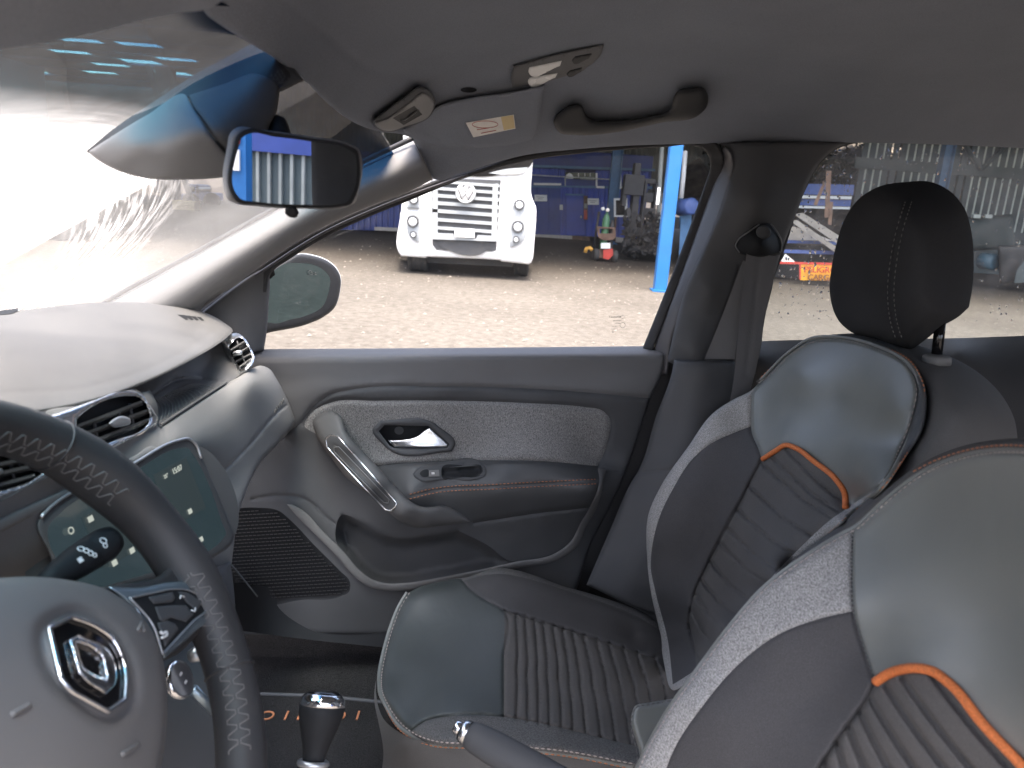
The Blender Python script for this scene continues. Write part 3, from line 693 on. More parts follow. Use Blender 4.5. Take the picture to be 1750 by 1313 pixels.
def DD(x, y):
    x = np.atleast_1d(np.asarray(x, float)); y = np.atleast_1d(np.asarray(y, float)); s_ = y - (598 - (x - 450) * .0095)
    q = np.clip(s_ / 17.0, 0, 1); prof = 1.507 + .050 * (1 - q * q * (3 - 2 * q)) + .00008 * np.maximum(0, s_ - 17)
    w = np.clip((s_ - 40) / 45.0, 0, 1); w = w * w * (3 - 2 * w)
    return prof * (1 - w) + DD0(x, y) * w
strip_in = [(1021, 800), (1024, 815), (1007, 869), (992, 894), (974, 927), (948, 946), (882, 960), (809, 976), (736, 990), (699, 996), (655, 996), (634, 989), (615, 975), (590, 946), (553, 909), (517, 872), (499, 862)]
strip_out = [(490, 862), (505, 880), (540, 915), (578, 954), (604, 984), (628, 1002), (655, 1009), (700, 1009), (740, 1002), (812, 987), (885, 971), (955, 956), (986, 934), (1003, 899), (1018, 872), (1033, 818), (1036, 803)]
upper_line = [(380, 760), (470, 748), (508, 728), (535, 695), (565, 674), (600, 666), (760, 661), (950, 667), (1112, 681)]
ins = sm([(520, 727), (535, 703), (549, 694), (568, 687), (640, 685), (772, 685), (900, 689), (1000, 696), (1028, 701), (1041, 713), (1039, 752), (1030, 780), (1022, 797, 1), (937, 789), (809, 787), (714, 790), (655, 796), (626, 812), (590, 790), (545, 745)])
arm = sm([(641, 797, 1), (714, 790), (809, 787), (937, 789), (1021, 797, 1), (1024, 814), (1008, 868, 1), (930, 876), (809, 894, 1), (790, 872), (765, 858), (714, 865), (690, 850), (665, 822)])
pocket = sm([(584, 880), (625, 896), (655, 914), (680, 920), (735, 915), (783, 907, 1), (838, 935), (868, 958), (882, 961), (809, 976), (736, 990), (699, 997), (655, 997), (634, 990), (615, 976), (590, 947), (576, 930)])
spk = sm([(400, 872), (440, 868), (478, 874), (495, 888), (540, 935), (580, 975), (598, 995), (597, 1011), (578, 1021), (520, 1025), (430, 1031), (400, 1000), (385, 950)])
sail = sm([(330, 545, 1), (395, 494), (450, 455, 1), (457, 465), (459, 520), (454, 580), (451, 598, 1), (425, 605), (330, 605, 1)])
door_out = sm([(330, 598, 1), (450, 597), (800, 594.7), (1122, 591.6, 1), (1131, 593), (1134, 602), (1108, 690), (1075, 792), (1042, 868), (1010, 930), (985, 1008), (950, 1085, 1), (330, 1085, 1)])
relief(door, 'lower_panel', plastic_lo, door_out, DD, step=7, rim=0.05, roll=(6, 0.012),
       parts=[('upper_trim', np.concatenate([sm(upper_line, False, 6), np.array([(1150, 681), (1150, 580), (300, 580), (300, 760)])]), plastic_up),
              ('fabric_insert', ins, heather_door), ('armrest', arm, leather_dk), ('storage_pocket', pocket, plastic_lo), ('speaker_grille', spk, plastic_black), (None, np.array([(644, 737), (655, 724), (733, 725), (771, 759), (766, 768), (673, 769), (663, 764)], float), None), (None, np.array([(754, 800), (824, 796), (826, 806), (821, 813), (755, 818)], float), None)],
       grooves=[(sm(upper_line, False), 7, 0.006), (sm(list(ins) and [(520, 727), (535, 703), (568, 687), (640, 685), (772, 685), (900, 689), (1000, 696), (1028, 701), (1041, 713), (1039, 752), (1022, 797)], False), 7, 0.006),
                (sm([(641, 797), (714, 790), (809, 787), (937, 789), (1021, 797)], False), 7, 0.008),
                (sm([(699, 849), (736, 840), (846, 832), (1021, 823)], False), 4, 0.002),
                (sm([(1008, 868), (930, 876), (809, 894)], False), 6, 0.007), (sm([(584, 880), (625, 896), (655, 914), (680, 920), (735, 915), (783, 907)], False), 4, 0.004), (sm([(1022, 797), (1060, 804), (1075, 800)], False), 4, 0.003),
                (sm([(430, 853), (480, 847), (520, 853), (560, 886), (590, 915), (594, 945)], False), 5, 0.005)],
       disp=lambda x, y: 0.05 * np.clip(dist(np.stack([x, y], 1), pocket, True) / 14, 0, 1) * inpoly(np.stack([x, y], 1), pocket)
                         + 0.004 * inpoly(np.stack([x, y], 1), spk) * np.clip(dist(np.stack([x, y], 1), spk, True) / 4, 0, 1))
relief(door, 'trim_strip', plastic_up2, np.concatenate([sm(strip_in, False, 5), sm(strip_out, False, 5)]), shift(DD, -0.012), step=5, roll=(3, 0.003), rim=0.03)
for off, mt in ((-4, orange_thread), (4, orange_thread)):
    L = sm([(700, 849 + off), (736, 840 + off), (846, 832 + off), (1019, 823 + off)], False)
    stitches('armrest_stitching', path3(L, DD, -0.0015), mt, door, 0.005, 0.0028, 0.0009)
# speaker mesh: rows of small raised bars
V, Fc = [], []
for r_ in range(26):
    for c_ in range(30):
        px = 392 + c_ * 7.2 + (r_ % 2) * 3.6; py = 1026 - r_ * 6.0 - c_ * 0.45
        if inpoly(np.array([[px, py]]), spk)[0] and dist(np.array([[px, py]]), spk, True)[0] > 5:
            y0 = float(DD([px], [py])[0]); b = len(V)
            for (ax, ay, dz) in ((-3.0, .9, 0), (3.0, .6, 0), (3.0, -1.0, -0.002), (-3.0, -.7, -0.002), (-3.0, .9, 0.006), (3.0, .6, 0.006), (3.0, -1.0, 0.006), (-3.0, -.7, 0.006)): V.append(P(px + ax, py + ay, y0 + dz))
            Fc += [(b, b + 1, b + 2, b + 3), (b, b + 4, b + 5, b + 1), (b + 1, b + 5, b + 6, b + 2), (b + 2, b + 6, b + 7, b + 3), (b + 3, b + 7, b + 4, b)]
mesh('speaker_mesh', V, Fc, plastic, door, smooth=False, kind='stuff')
# pull handle
ph_d = tps([(535, 719, 1.50), (564, 702, 1.50), (590, 760, 1.44), (640, 830, 1.41), (690, 880, 1.405), (740, 882, 1.42), (800, 888, 1.45), (568, 785, 1.46), (652, 862, 1.43), (626, 777, 1.45), (677, 832, 1.43), (765, 866, 1.44), (699, 898, 1.43)])
ph = relief(door, 'pull_handle', plastic, sm([(535, 719), (548, 706), (564, 701), (579, 708), (593, 741), (626, 777), (677, 832), (699, 855), (718, 865), (765, 865), (782, 872), (806, 892, 1), (760, 898), (699, 899), (674, 884), (652, 862), (590, 814), (568, 785), (540, 742)]), ph_d, step=5, roll=(12, 0.018), rim=0.05)
slot = sm([(557, 750, 1), (566, 743, 1), (577, 746, 1), (610, 783), (678, 860, 1), (676, 866, 1), (668, 873, 1), (659, 871, 1), (606, 816), (559, 764, 1)], step=4)
tube('chrome_trim', path3(slot, ph_d, -0.001), 0.0018, chrome, ph, 6, closed=True)
relief(ph, 'inner_pad', plastic_lo, slot, shift(ph_d, -0.002), step=4, rim=0.004, grooves=[(sm([(572, 763), (620, 812), (662, 857)], False), 7, 0.004)])
tube('pad_rib', path3(sm([(571, 765), (579, 764, 1), (622, 809), (665, 854, 1), (663, 860), (656, 859, 1), (613, 816), (571, 772, 1)], True, 4), ph_d, -0.004), 0.0011, plastic_strip, ph, 5, closed=True)
# inner door handle
hb = [(637, 734), (651, 719), (733, 719), (744, 724), (778, 760), (772, 772), (673, 774), (661, 767)]
hin = [(647, 737), (657, 727), (732, 728), (768, 759), (764, 765), (674, 766), (666, 762)]
dh_d = shift(DD, -0.008)
dh = relief(door, 'door_handle', plastic_lo, sm([(*p, 1) if i % 2 else p for i, p in enumerate(hb)], step=4), dh_d, step=4, roll=(4, 0.006), hole_roll=(3, 0.004), parts=[(None, np.array(hin, float), None)], rim=0.03)
relief(dh, 'handle_recess', plastic_black, np.array(hin, float), shift(DD, 0.03), step=4, rim=0.02)
relief(dh, 'handle_lever', chrome, sm([(663, 752, 1), (690, 751), (712, 746), (727, 735), (735, 731, 1), (767, 759, 1), (764, 765, 1), (674, 765, 1)], step=3), shift(DD, -0.006), step=3, roll=(3, 0.004), rim=0.012)
relief(dh, 'lock_cap', plastic_lo, np.array(ngon(682, 736, 8, 16, 7)), shift(DD, 0.024), step=3, rim=0.01)
# window switch
ws_d = shift(DD, -0.004)
wsw = relief(door, 'window_switch', plastic_lo, sm([(706, 812), (714, 800), (736, 796), (824, 792), (830, 799), (829, 814), (820, 818), (760, 820), (718, 822)], step=4), ws_d, step=4, roll=(3, 0.003), rim=0.01,
             parts=[('switch_recess', sm([(755, 800), (800, 796), (822, 796), (825, 806), (820, 812), (790, 816), (756, 817)], step=4), plastic_black)], disp=lambda x, y: 0.008 * inpoly(np.stack([x, y], 1), np.array([(757, 802), (822, 798), (820, 811), (757, 814)], float)))
relief(wsw, 'switch_button', plastic_dash, np.array([(733, 804), (750, 803), (751, 814), (733, 815)], float), shift(ws_d, -0.003), step=4, rim=0.01)
relief(wsw, 'button_hollow', plastic_black, sm([(717, 810), (722, 804), (732, 803), (732, 814), (720, 814)], step=3), shift(ws_d, -0.001), step=3, rim=0.004)
box('button_mark', P(740, 809, 1.4695 - .018), XC * .003, YC * .0005, ZC * .002, white_pl, wsw)
# window frame, seal and glass
relief(door, 'mirror_sail', plastic, sail, tps([(330, 545, 1.49), (450, 455, 1.52), (457, 520, 1.53), (451, 598, 1.545), (425, 600, 1.50), (400, 540, 1.495), (330, 605, 1.49)]), step=6, roll=(6, 0.01), rim=0.05)
relief(door, 'window_frame', rubber, sm([(330, 540, 1), (400, 487), (450, 450), (500, 416), (560, 383), (640, 348), (700, 325), (745, 308), (800, 294), (900, 264), (1000, 253), (1100, 247), (1192, 243), (1224, 244), (1236, 262), (1237, 286), (1228, 311), (1122, 583), (1115, 600, 1), (1096, 600, 1), (1103, 583), (1208, 305), (1213, 290), (1213, 273), (1204, 257), (1184, 249), (1140, 251), (1000, 262), (900, 275), (800, 303), (760, 318), (700, 343), (640, 367), (560, 404), (500, 440), (462, 470), (456, 500, 1), (330, 560, 1)]),
       tps([(330, 540, 1.50), (450, 455, 1.52), (560, 385, 1.52), (745, 310, 1.53), (900, 268, 1.54), (1190, 247, 1.54), (1235, 285, 1.53), (1122, 583, 1.53), (1103, 583, 1.55), (1210, 300, 1.55)]), step=6, roll=(4, 0.006), rim=0.04)
tube('frame_bead', path3(sm([(352, 530), (450, 462), (560, 394), (640, 358), (745, 318), (800, 299)], False, 8), tps([(352, 530, 1.505), (450, 462, 1.517), (560, 394, 1.515), (745, 318, 1.525), (800, 299, 1.53)])), 0.003, body_paint, door, 6)
gout = sm([(420, 612, 1), (440, 480, 1), (560, 388), (700, 328), (800, 290), (900, 262), (1100, 246), (1200, 246), (1226, 280), (1122, 600), (1112, 612, 1)])
win = relief(door, 'window_glass', win_glass, gout, flat(1.575), step=30, skirt=0.004)
# etched maker's mark at the rear lower corner of the pane (read from inside: mirrored)
for (s, px, py, h) in (('RENAULT', 1051, 542, .0042), ('Tempered', 1055, 548, .003), ('AS2 M1', 1055, 553, .0026), ('43R-001', 1050, 558, .0026), ('DOT', 1048, 563, .003), ('18', 1048, 568, .003)):
    text('etched_mark', s, P(px, py, 1.573), -XC, ZC, h, ink_dark, door, 0.0002)
tube('etched_ring', path3(np.array(ngon(1064, 556, 4.5, 18)), flat(1.573)), 0.0004, ink_dark, door, 4, closed=True)
tube('etched_ring', path3(np.array([(1059, 542), (1064, 539), (1069, 542), (1064, 545)]), flat(1.573)), 0.0004, ink_dark, door, 4, closed=True)
# outside mirror, seen through the pane
dm_d = plane3((455, 470, 1.72), (455, 550, 1.72), (570, 490, 1.90))
mo = sm([(420, 480), (463, 458), (489, 444), (507, 435), (540, 438), (560, 446), (574, 458), (582, 475), (581, 497), (571, 527), (553, 542), (526, 554), (468, 567), (420, 575)])
mgl = sm([(420, 490), (464, 466), (487, 451), (515, 450), (533, 452), (552, 461), (564, 476), (562, 497), (552, 523), (520, 541), (494, 547), (472, 553), (457, 551), (420, 545)])
dm_ = relief(door, 'door_mirror', plastic_black, mo, dm_d, step=5, roll=(6, 0.02), rim=0.02, parts=[('mirror_glass', mgl, mirror_blue, 'door_mirror')])
mir_paint = M('mirror_cap_paint', (0.62, 0.64, 0.66), 0.25, var=0.03, coat=0.5)
inflate(dm_, 'mirror_cap', mir_paint, mo + np.array([0.5, -0.8]), shift(dm_d, 0.02), 0.0, 0.10, rings=8)
for q_ in ([(528, 463), (533, 463), (535, 467), (534, 470), (529, 470), (527, 467)], [(537, 467), (540, 466), (541, 469), (538, 470)]): tube('blind_spot_mark', path3(np.array(q_, float), dm_d, -.004), .0007, ink_dark, dm_, 5, closed=True)

# ================================================================== rear door
rd = thing('rear_door', 'rear passenger door with rain-spotted window behind the passenger headrest', 'car door', P(1600, 900, 1.55))
rear_pl = M('rear_door_plastic', (0.030, 0.033, 0.038), 0.55, bump=0.25, bscale=1400, spec=0.35)
relief(rd, 'door_trim', rear_pl, sm([(1255, 586, 1), (1310, 583), (1500, 580), (1640, 578), (1750, 574), (2000, 566, 1), (2000, 950, 1), (1240, 950, 1), (1245, 700)]),
       tps([(1290, 585, 1.60), (1640, 578, 1.60), (2000, 566, 1.60), (1290, 606, 1.545), (1640, 603, 1.545), (2000, 596, 1.545), (1290, 650, 1.545), (1640, 650, 1.545), (2000, 650, 1.545), (1300, 950, 1.56), (2000, 950, 1.56), (1640, 800, 1.56)]), step=12, rim=0.05)
rg = relief(rd, 'window_glass', rear_glass, sm([(1270, 600, 1), (1296, 540), (1336, 420), (1376, 314), (1398, 277), (1425, 254), (1461, 240), (1600, 240), (2000, 250, 1), (2000, 600, 1)]), flat(1.625), step=30, skirt=0.004)
relief(rd, 'window_seal', rubber, sm([(1290, 590, 1), (1296, 560), (1340, 430), (1380, 318), (1402, 280), (1427, 257), (1461, 245), (1600, 246), (2000, 258, 1), (2000, 252, 1), (1600, 241), (1461, 239), (1420, 250), (1392, 275), (1370, 314), (1330, 425), (1284, 560), (1278, 590, 1)]), flat(1.60), step=8, roll=(3, 0.005), rim=0.03)
# raindrops on the outside of the pane
m_dr, n2, o2 = newmat('raindrop'); gg = N(n2, 'ShaderNodeBsdfGlass', Roughness=0.05, IOR=1.33); n2.links.new(gg.outputs[0], o2.inputs[0])
V, Fc = [], []
for k in range(620):
    px = 1290 + RNG.random() ** 0.7 * 470 if k % 2 else 1330 + RNG.random() * 120; py = 250 + RNG.random() ** 1.3 * 300; r_ = 0.0009 + 0.0022 * RNG.random() ** 3
    c = P(px, py, 1.6262); b = len(V); el = 1.0 + 0.9 * RNG.random(); sl = RNG.normal() * 0.3
    V.append(c + Vector((0, r_ * 0.6, 0)))
    for ring, (q, h) in enumerate(((0.6, 0.45), (1.0, 0.0))):
        for a in range(7): w = a * 2 * math.pi / 7; V.append(c + XC * (math.cos(w) * q * r_ + sl * math.sin(w) * q * r_) + ZC * (math.sin(w) * q * r_ * el) + Vector((0, r_ * h, 0)))
    for a in range(7): Fc.append((b, b + 1 + a, b + 1 + (a + 1) % 7)); Fc.append((b + 1 + a, b + 8 + a, b + 8 + (a + 1) % 7, b + 1 + (a + 1) % 7))
    Fc.append(tuple(b + 8 + a for a in range(7)))
mesh('raindrops', V, Fc, m_dr, rd, kind='stuff')

# ================================================================== seat belt
sb = thing('seat_belt', 'dark grey front passenger seat belt hanging from its anchor on the pillar', 'seat belt', P(1290, 560, 1.44))
an_d = tps([(1255, 417, 1.47), (1338, 417, 1.49), (1305, 383, 1.47), (1300, 420, 1.44), (1300, 400, 1.45), (1290, 436, 1.45)])
an = relief(sb, 'anchor', plastic_black, sm([(1255, 418), (1260, 410), (1280, 394), (1297, 382), (1316, 381), (1324, 390), (1338, 415), (1337, 434, 1), (1326, 437), (1277, 437), (1263, 433)], step=3), an_d, step=4, roll=(4, 0.008), rim=0.03)
relief(an, 'bolt_cap', plastic_lo, np.array(ngon(1305, 397, 13, 20, 12)), flat(1.44), step=4, roll=(5, 0.006), rim=0.02)
tube('anchor_edge', path3(sm([(1297, 384), (1280, 396), (1261, 411), (1257, 419), (1264, 432)], False, 3), an_d, -0.003), 0.0015, plastic_strip, an, 6)
tube('anchor_edge', path3(sm([(1318, 383), (1325, 392), (1336, 415), (1335, 430)], False, 3), an_d, -0.003), 0.0015, plastic_strip, an, 6)
tube('anchor_rivet', [P(1333, 431, 1.475), P(1333, 431, 1.470)], 0.002, plastic_strip, an, 8)
wb_d = tps([(1277, 436, 1.455), (1326, 440, 1.46), (1268, 511, 1.44), (1315, 511, 1.45), (1255, 640, 1.43), (1290, 640, 1.44), (1250, 700, 1.43), (1275, 700, 1.44)])
relief(sb, 'webbing', belt_web, sm([(1276, 432, 1), (1326, 438, 1), (1322, 480), (1308, 540), (1300, 590), (1290, 640), (1272, 700, 1), (1245, 700, 1), (1255, 640), (1260, 583), (1268, 511)]), wb_d, step=6, rim=0.0015, grooves=[(sm([(1298, 440), (1290, 520), (1275, 640)], False), 10, 0.002)])
relief(sb, 'webbing', belt_web, sm([(1270, 445, 1), (1280, 450, 1), (1265, 540), (1256, 614, 1), (1204, 614, 1), (1238, 530)]), tps([(1270, 445, 1.47), (1280, 450, 1.47), (1256, 614, 1.47), (1204, 614, 1.475), (1240, 530, 1.475)]), step=7, rim=0.0015)

# ================================================================== dashboard
dash = thing('dashboard', 'dark grey dashboard with chrome air vents and a glovebox', 'dashboard', P(330, 900, 1.0))
top_d = tps([(-220, 705, .50), (0, 700, .60), (96, 699, .66), (192, 675, .755), (256, 650, .86), (320, 618, 1.0), (373, 587, 1.2), (397, 566, 1.38), (381, 550, 1.42), (346, 533, 1.42), (234, 517, 1.33), (128, 520, 1.25), (0, 531, 1.15), (-220, 545, 1.0), (100, 620, .85), (200, 590, 1.0), (300, 570, 1.18), (0, 610, .82), (-220, 620, .70), (340, 555, 1.33)])
top_o = sm([(-220, 548, 1), (0, 533), (38, 530), (128, 520), (179, 517), (234, 517), (288, 523), (346, 533), (381, 550), (398, 566), (388, 577), (373, 588), (320, 619), (256, 651), (192, 676), (96, 700), (0, 712), (-220, 740, 1)])
relief(dash, 'top_pad', plastic_dashtop, top_o, top_d, step=8, roll=(9, 0.012), rim=0.05, grooves=[(sm([(-220, 690), (0, 672), (150, 662), (260, 628), (330, 592), (370, 562)], False), 10, 0.004)])
for k in range(4):
    a = np.array([(303 + 11 * k, 538 + 1.2 * k), (316 + 9 * k, 538.5 + 1.2 * k), (322 + 9 * k, 546 + 0.6 * k), (318 + 9 * k, 547 + .5 * k)], float)
    relief(dash, 'demister_slot', plastic_black, a, shift(top_d, -0.002), step=5, rim=0.006)
relief(dash, 'demister_grille', plastic_black, sm([(-80, 540), (0, 531), (32, 529), (25, 534), (0, 538), (-80, 548)]), shift(top_d, -0.003), step=7, rim=0.004)
# body of the dash under the lip
mid_d = tps([(-220, 800, .46), (0, 720, .60), (100, 712, .66), (200, 690, .77), (262, 690, .86), (275, 726, .87), (384, 654, 1.20), (445, 624, 1.405), (461, 631, 1.43), (486, 672, 1.445), (504, 720, 1.45), (480, 752, 1.38), (442, 794, 1.25), (416, 848, 1.12), (395, 900, 1.02), (365, 824, 1.0), (420, 700, 1.205), (430, 650, 1.26), (336, 758, .90), (300, 740, .865), (0, 860, .575), (76, 800, .63), (150, 840, .68), (260, 780, .795), (0, 950, .565), (150, 900, .67), (100, 1000, .64), (380, 970, .96), (250, 1010, .78), (-220, 1000, .45), (340, 700, 1.01), (460, 700, 1.33)])
mid_o = sm([(-220, 740, 1), (0, 702), (96, 694), (192, 680), (255, 664, 1), (268, 690), (272, 726, 1), (330, 690), (385, 656), (410, 643), (430, 630), (445, 625), (460, 630), (473, 648), (487, 674), (499, 702), (504, 722), (496, 736), (478, 756), (442, 796), (418, 848), (404, 892), (400, 930), (394, 975, 1), (250, 1040, 1), (100, 1080), (-220, 1080, 1)])
glove = [(362, 826), (372, 816), (430, 757), (484, 697), (495, 690)]
cv_d = shift(mid_d, -0.012)
fv1 = sm([(124, 718, 1), (134, 706), (222, 673), (236, 675), (250, 685, 1), (261, 710, 1), (257, 726), (190, 760), (150, 777), (126, 737)], step=5)
fv2 = sm([(-160, 815), (-60, 785), (0, 761), (70, 772), (80, 785, 1), (81, 800), (60, 822), (0, 844), (-160, 910)], step=5)
relief(dash, 'glovebox', plastic_dash, mid_o, mid_d, step=7, parts=[(None, fv1, None), (None, fv2, None)], roll=(8, 0.02), rim=0.10, grooves=[(sm(glove, False), 4, 0.006)])
for i, ch in enumerate('AIRBAG'):
    a = (470 + i * 2.9, 703 - i * 3.6); y0 = float(mid_d([a[0]], [a[1]])[0])
    text('embossed_letter', ch, P(a[0], a[1], y0 - .001), (Vector(P(490, 688, 1.40)) - P(470, 710, 1.345)), ZC, 0.007, plastic_dashtop, dash, 0.0008)
# shelf with ribbed mat between the vents
sh2 = tps([(255, 655, 1.02), (262, 672, .98), (298, 640, 1.15), (330, 622, 1.24), (374, 590, 1.36), (403, 646, 1.27), (384, 655, 1.205), (275, 728, .865), (262, 700, .93), (330, 690, 1.03), (298, 652, 1.14), (350, 640, 1.24)])
relief(dash, 'open_shelf', plastic, sm([(180, 672, 1), (256, 646), (320, 612), (375, 582, 1), (412, 640, 1), (386, 657), (330, 693), (274, 730, 1), (262, 712)]), sh2, step=6, rim=0.02, grooves=[(sm([(262, 674), (298, 651), (384, 652)], False), 5, 0.01)])
for k in range(15):
    t = k / 14
    a = np.array([265 + 52 * t + 2, 683 - 26 * t]); b = np.array([274 + 92 * t, 722 - 58 * t])
    ln = sm([a, (a + b) / 2 + np.array([7, -2]), b], False, 4)
    tube('shelf_rib', path3(ln, sh2, -0.001), 0.0011, plastic_dash, dash, 5)
tube('shelf_edge', path3(sm([(386, 654), (330, 690), (276, 726)], False), mid_d, -0.001), 0.0022, plastic_dashtop, dash, 6)
# driver's end of the dash, beyond the left edge of the picture
dp = [(-.40, -.22), (-.46, -.175), (-.60, -.165), (-.95, -.19), (-1.08, -.28), (-1.05, -.80), (-.55, -.80), (-.43, -.48)]
prism('driver_side_dash', [(a, b) for a, b in dp], CARW(0, -.05, 0), XC, ZC, YC, .50, plastic_dash, dash)
prism('instrument_hood', [(-.36, -.24), (-.38, -.15), (-.52, -.12), (-.64, -.16), (-.64, -.24)], CARW(0, .12, 0), XC, ZC, YC, .30, plastic_dashtop, dash)
tube('left_pillar_trim', [CARW(-1.06, -.03, -.26), CARW(-.7, -.03, -.10), CARW(-.35, -.03, .06), CARW(-.10, -.03, .19), CARW(.3, -.05, .17)], .045, pillar_pl, body, 12)
# right-hand vent
def vent(name, outer, inner, depth, slats, vanes, knob, parent, rimw=0.02, mt=chrome):
    v = relief(parent, name, mt, outer, depth, step=4, roll=(4, 0.008), hole_roll=(3, 0.005), parts=[(None, inner, None)], rim=rimw)
    relief(v, 'vent_cavity', plastic_black, inner, shift(depth, 0.03), step=6, rim=0.002)
    for (a, b) in slats: 
        L = np.array([a, b], float); p = path3(L, depth, 0.004); q = path3(L + np.array([0, 3.5]), depth, 0.022)
        up = ZC * 0.0012
        V = [p[0] + up, p[1] + up, q[1] + up, q[0] + up, p[0] - up, p[1] - up, q[1] - up, q[0] - up]
        mesh('vent_slat', [Vector(x) for x in V], [(3, 2, 1, 0), (4, 5, 6, 7), (0, 1, 5, 4), (1, 2, 6, 5), (2, 3, 7, 6), (3, 0, 4, 7)], plastic_dash, v, smooth=False)
    for (a, b) in vanes: tube('vent_vane', path3(np.array([a, b], float), depth, 0.014), 0.0014, plastic_lo, v, 5)
    relief(v, 'vent_knob', silver, sm(knob, step=3), shift(depth, -0.006), step=3, roll=(3, 0.006), rim=0.02)
    return v
rv_o = sm([(373, 589, 1), (384, 576), (395, 570), (408, 570), (414, 574), (422, 583, 1), (436, 610, 1), (433, 622), (407, 645, 1), (398, 641), (380, 612)], step=4)
rv_i = sm([(391, 592, 1), (410, 577), (417, 581, 1), (429, 604), (431, 612, 1), (413, 631, 1), (405, 622), (393, 600)], step=4)
vent('air_vent', rv_o, rv_i, tps([(373, 589, 1.40), (380, 612, 1.37), (398, 641, 1.33), (391, 592, 1.32), (405, 571, 1.36), (422, 583, 1.33), (436, 610, 1.32), (407, 640, 1.30), (410, 600, 1.315)]),
     [((394, 598), (418, 583)), ((398, 608), (424, 593)), ((403, 618), (429, 604)), ((409, 627), (430, 612))], [((405, 583), (420, 624))], [(397, 604), (405, 599), (414, 600), (414, 605), (404, 608)], dash)
# middle vents in one long chrome frame

frame_o = sm([(-220, 860, 1), (-120, 800), (0, 738), (60, 718), (99, 706), (160, 684), (218, 664), (229, 664), (243, 672, 1), (270, 713, 1), (268, 726, 1), (195, 766), (150, 788), (80, 818), (0, 860), (-220, 960, 1)], step=5)
v1_i = sm([(131, 717, 1), (138, 710), (222, 677), (234, 678), (247, 686, 1), (257, 710, 1), (253, 723), (188, 756), (150, 772), (132, 735)], step=4)
v2_i = sm([(-160, 820), (-60, 790), (0, 766), (66, 776), (76, 786, 1), (77, 798), (58, 818), (0, 839), (-160, 905)], step=5)
cv = relief(dash, 'vent_frame', chrome, frame_o, cv_d, step=5, roll=(5, 0.008), hole_roll=(3, 0.006), rim=0.03, parts=[(None, v1_i, None), (None, v2_i, None)])
for inner in (v1_i, v2_i): relief(cv, 'vent_cavity', plastic_black, inner, shift(cv_d, 0.035), step=6, rim=0.002)
def slat(a, b, par, thick=0.0013):
    L = np.array([a, b], float); p = path3(L, cv_d, 0.006); q = path3(L + np.array([2, 5]), cv_d, 0.026); up = ZC * thick
    V = [Vector(x) for x in (p[0] + up, p[1] + up, q[1] + up, q[0] + up, p[0] - up, p[1] - up, q[1] - up, q[0] - up)]
    mesh('vent_slat', V, [(3, 2, 1, 0), (4, 5, 6, 7), (0, 1, 5, 4), (1, 2, 6, 5), (2, 3, 7, 6), (3, 0, 4, 7)], plastic_dashtop, par, smooth=False)
for a, b in (((133, 728), (243, 686)), ((137, 744), (252, 701)), ((150, 757), (256, 716)), ((-90, 812), (72, 778)), ((-90, 830), (76, 791)), ((-90, 852), (60, 812))): slat(a, b, cv)
for a, b in (((222, 690), (228, 726)), ((160, 718), (168, 756)), ((202, 700), (209, 738)), ((14, 774), (24, 818)), ((28, 778), (36, 808))): tube('vent_vane', path3(np.array([a, b], float), cv_d, 0.018), 0.0016, plastic, cv, 5)
relief(cv, 'vent_knob', silver, sm([(185, 724, 1), (193, 717), (210, 711), (222, 715, 1), (224, 722), (205, 730), (195, 731)], step=3), shift(cv_d, -0.004), step=3, roll=(4, 0.006), rim=0.02)
relief(cv, 'vent_knob', silver, sm([(-20, 808), (-8, 802), (3, 801), (6, 807), (-5, 813), (-20, 815)], step=3), shift(cv_d, -0.004), step=3, roll=(4, 0.006), rim=0.02)
# silver-grey strip above the screen
relief(dash, 'trim_strip', plastic_strip, sm([(-220, 985, 1), (0, 884), (120, 830), (230, 778), (262, 762), (272, 768), (250, 786), (150, 836), (60, 880), (0, 912), (-220, 1010, 1)]), shift(mid_d, -0.006), step=7, roll=(6, 0.008), rim=0.03)
# touch screen
scr = thing('touch_screen', 'tilted glossy touch screen showing the time 15:07, behind the steering wheel', 'screen', P(240, 890, .75))
sc_d = plane3((77, 880, .615), (330, 752, .855), (398, 925, .855))
scr_o = sm([(64, 890), (80, 872), (224, 794), (305, 752), (322, 749), (334, 757), (345, 782), (392, 895), (400, 918), (397, 927), (364, 953), (274, 987), (187, 1010), (125, 1030), (108, 1010), (85, 950)], step=5)
scr_i = sm([(86, 895), (100, 880), (230, 806), (312, 766), (322, 766), (328, 774), (380, 895), (386, 914), (380, 922), (274, 973), (187, 1000), (130, 1018), (112, 985)], step=5)
m_scr, n3, o3 = newmat('screen_glass')
b3 = N(n3, 'ShaderNodeBsdfPrincipled', Roughness=0.12); b3.inputs['Base Color'].default_value = (0.007, 0.010, 0.012, 1); b3.inputs['Coat Weight'].default_value = 0.3
b3.inputs['Emission Color'].default_value = (0.12, 0.20, 0.23, 1); b3.inputs['Emission Strength'].default_value = 0.028
n3.links.new(b3.outputs[0], o3.inputs[0])
relief(scr, 'screen_housing', plastic, sm([(28, 905, 1), (60, 896), (77, 876), (224, 798), (305, 756), (330, 758), (398, 920), (380, 940), (200, 1020), (60, 1060, 1), (45, 990)], step=6), shift(sc_d, 0.022), step=7, rim=0.04)
relief(scr, 'screen_bezel', plastic_lo, scr_o, sc_d, step=6, roll=(5, 0.006), parts=[('screen_glass', scr_i, m_scr)], rim=0.02)
tube('bezel_edge', path3(sm([(70, 884), (80, 873), (224, 795), (305, 753), (322, 750), (333, 758), (344, 784)], False, 5), sc_d, -0.001), .0018, silver, scr, 6)
m_tile = emit('screen_tile', (0.18, 0.26, 0.28), 0.02); m_icon = emit('screen_icon', (0.8, 0.85, 0.75), 0.085)
tile_d = shift(sc_d, -0.0012)
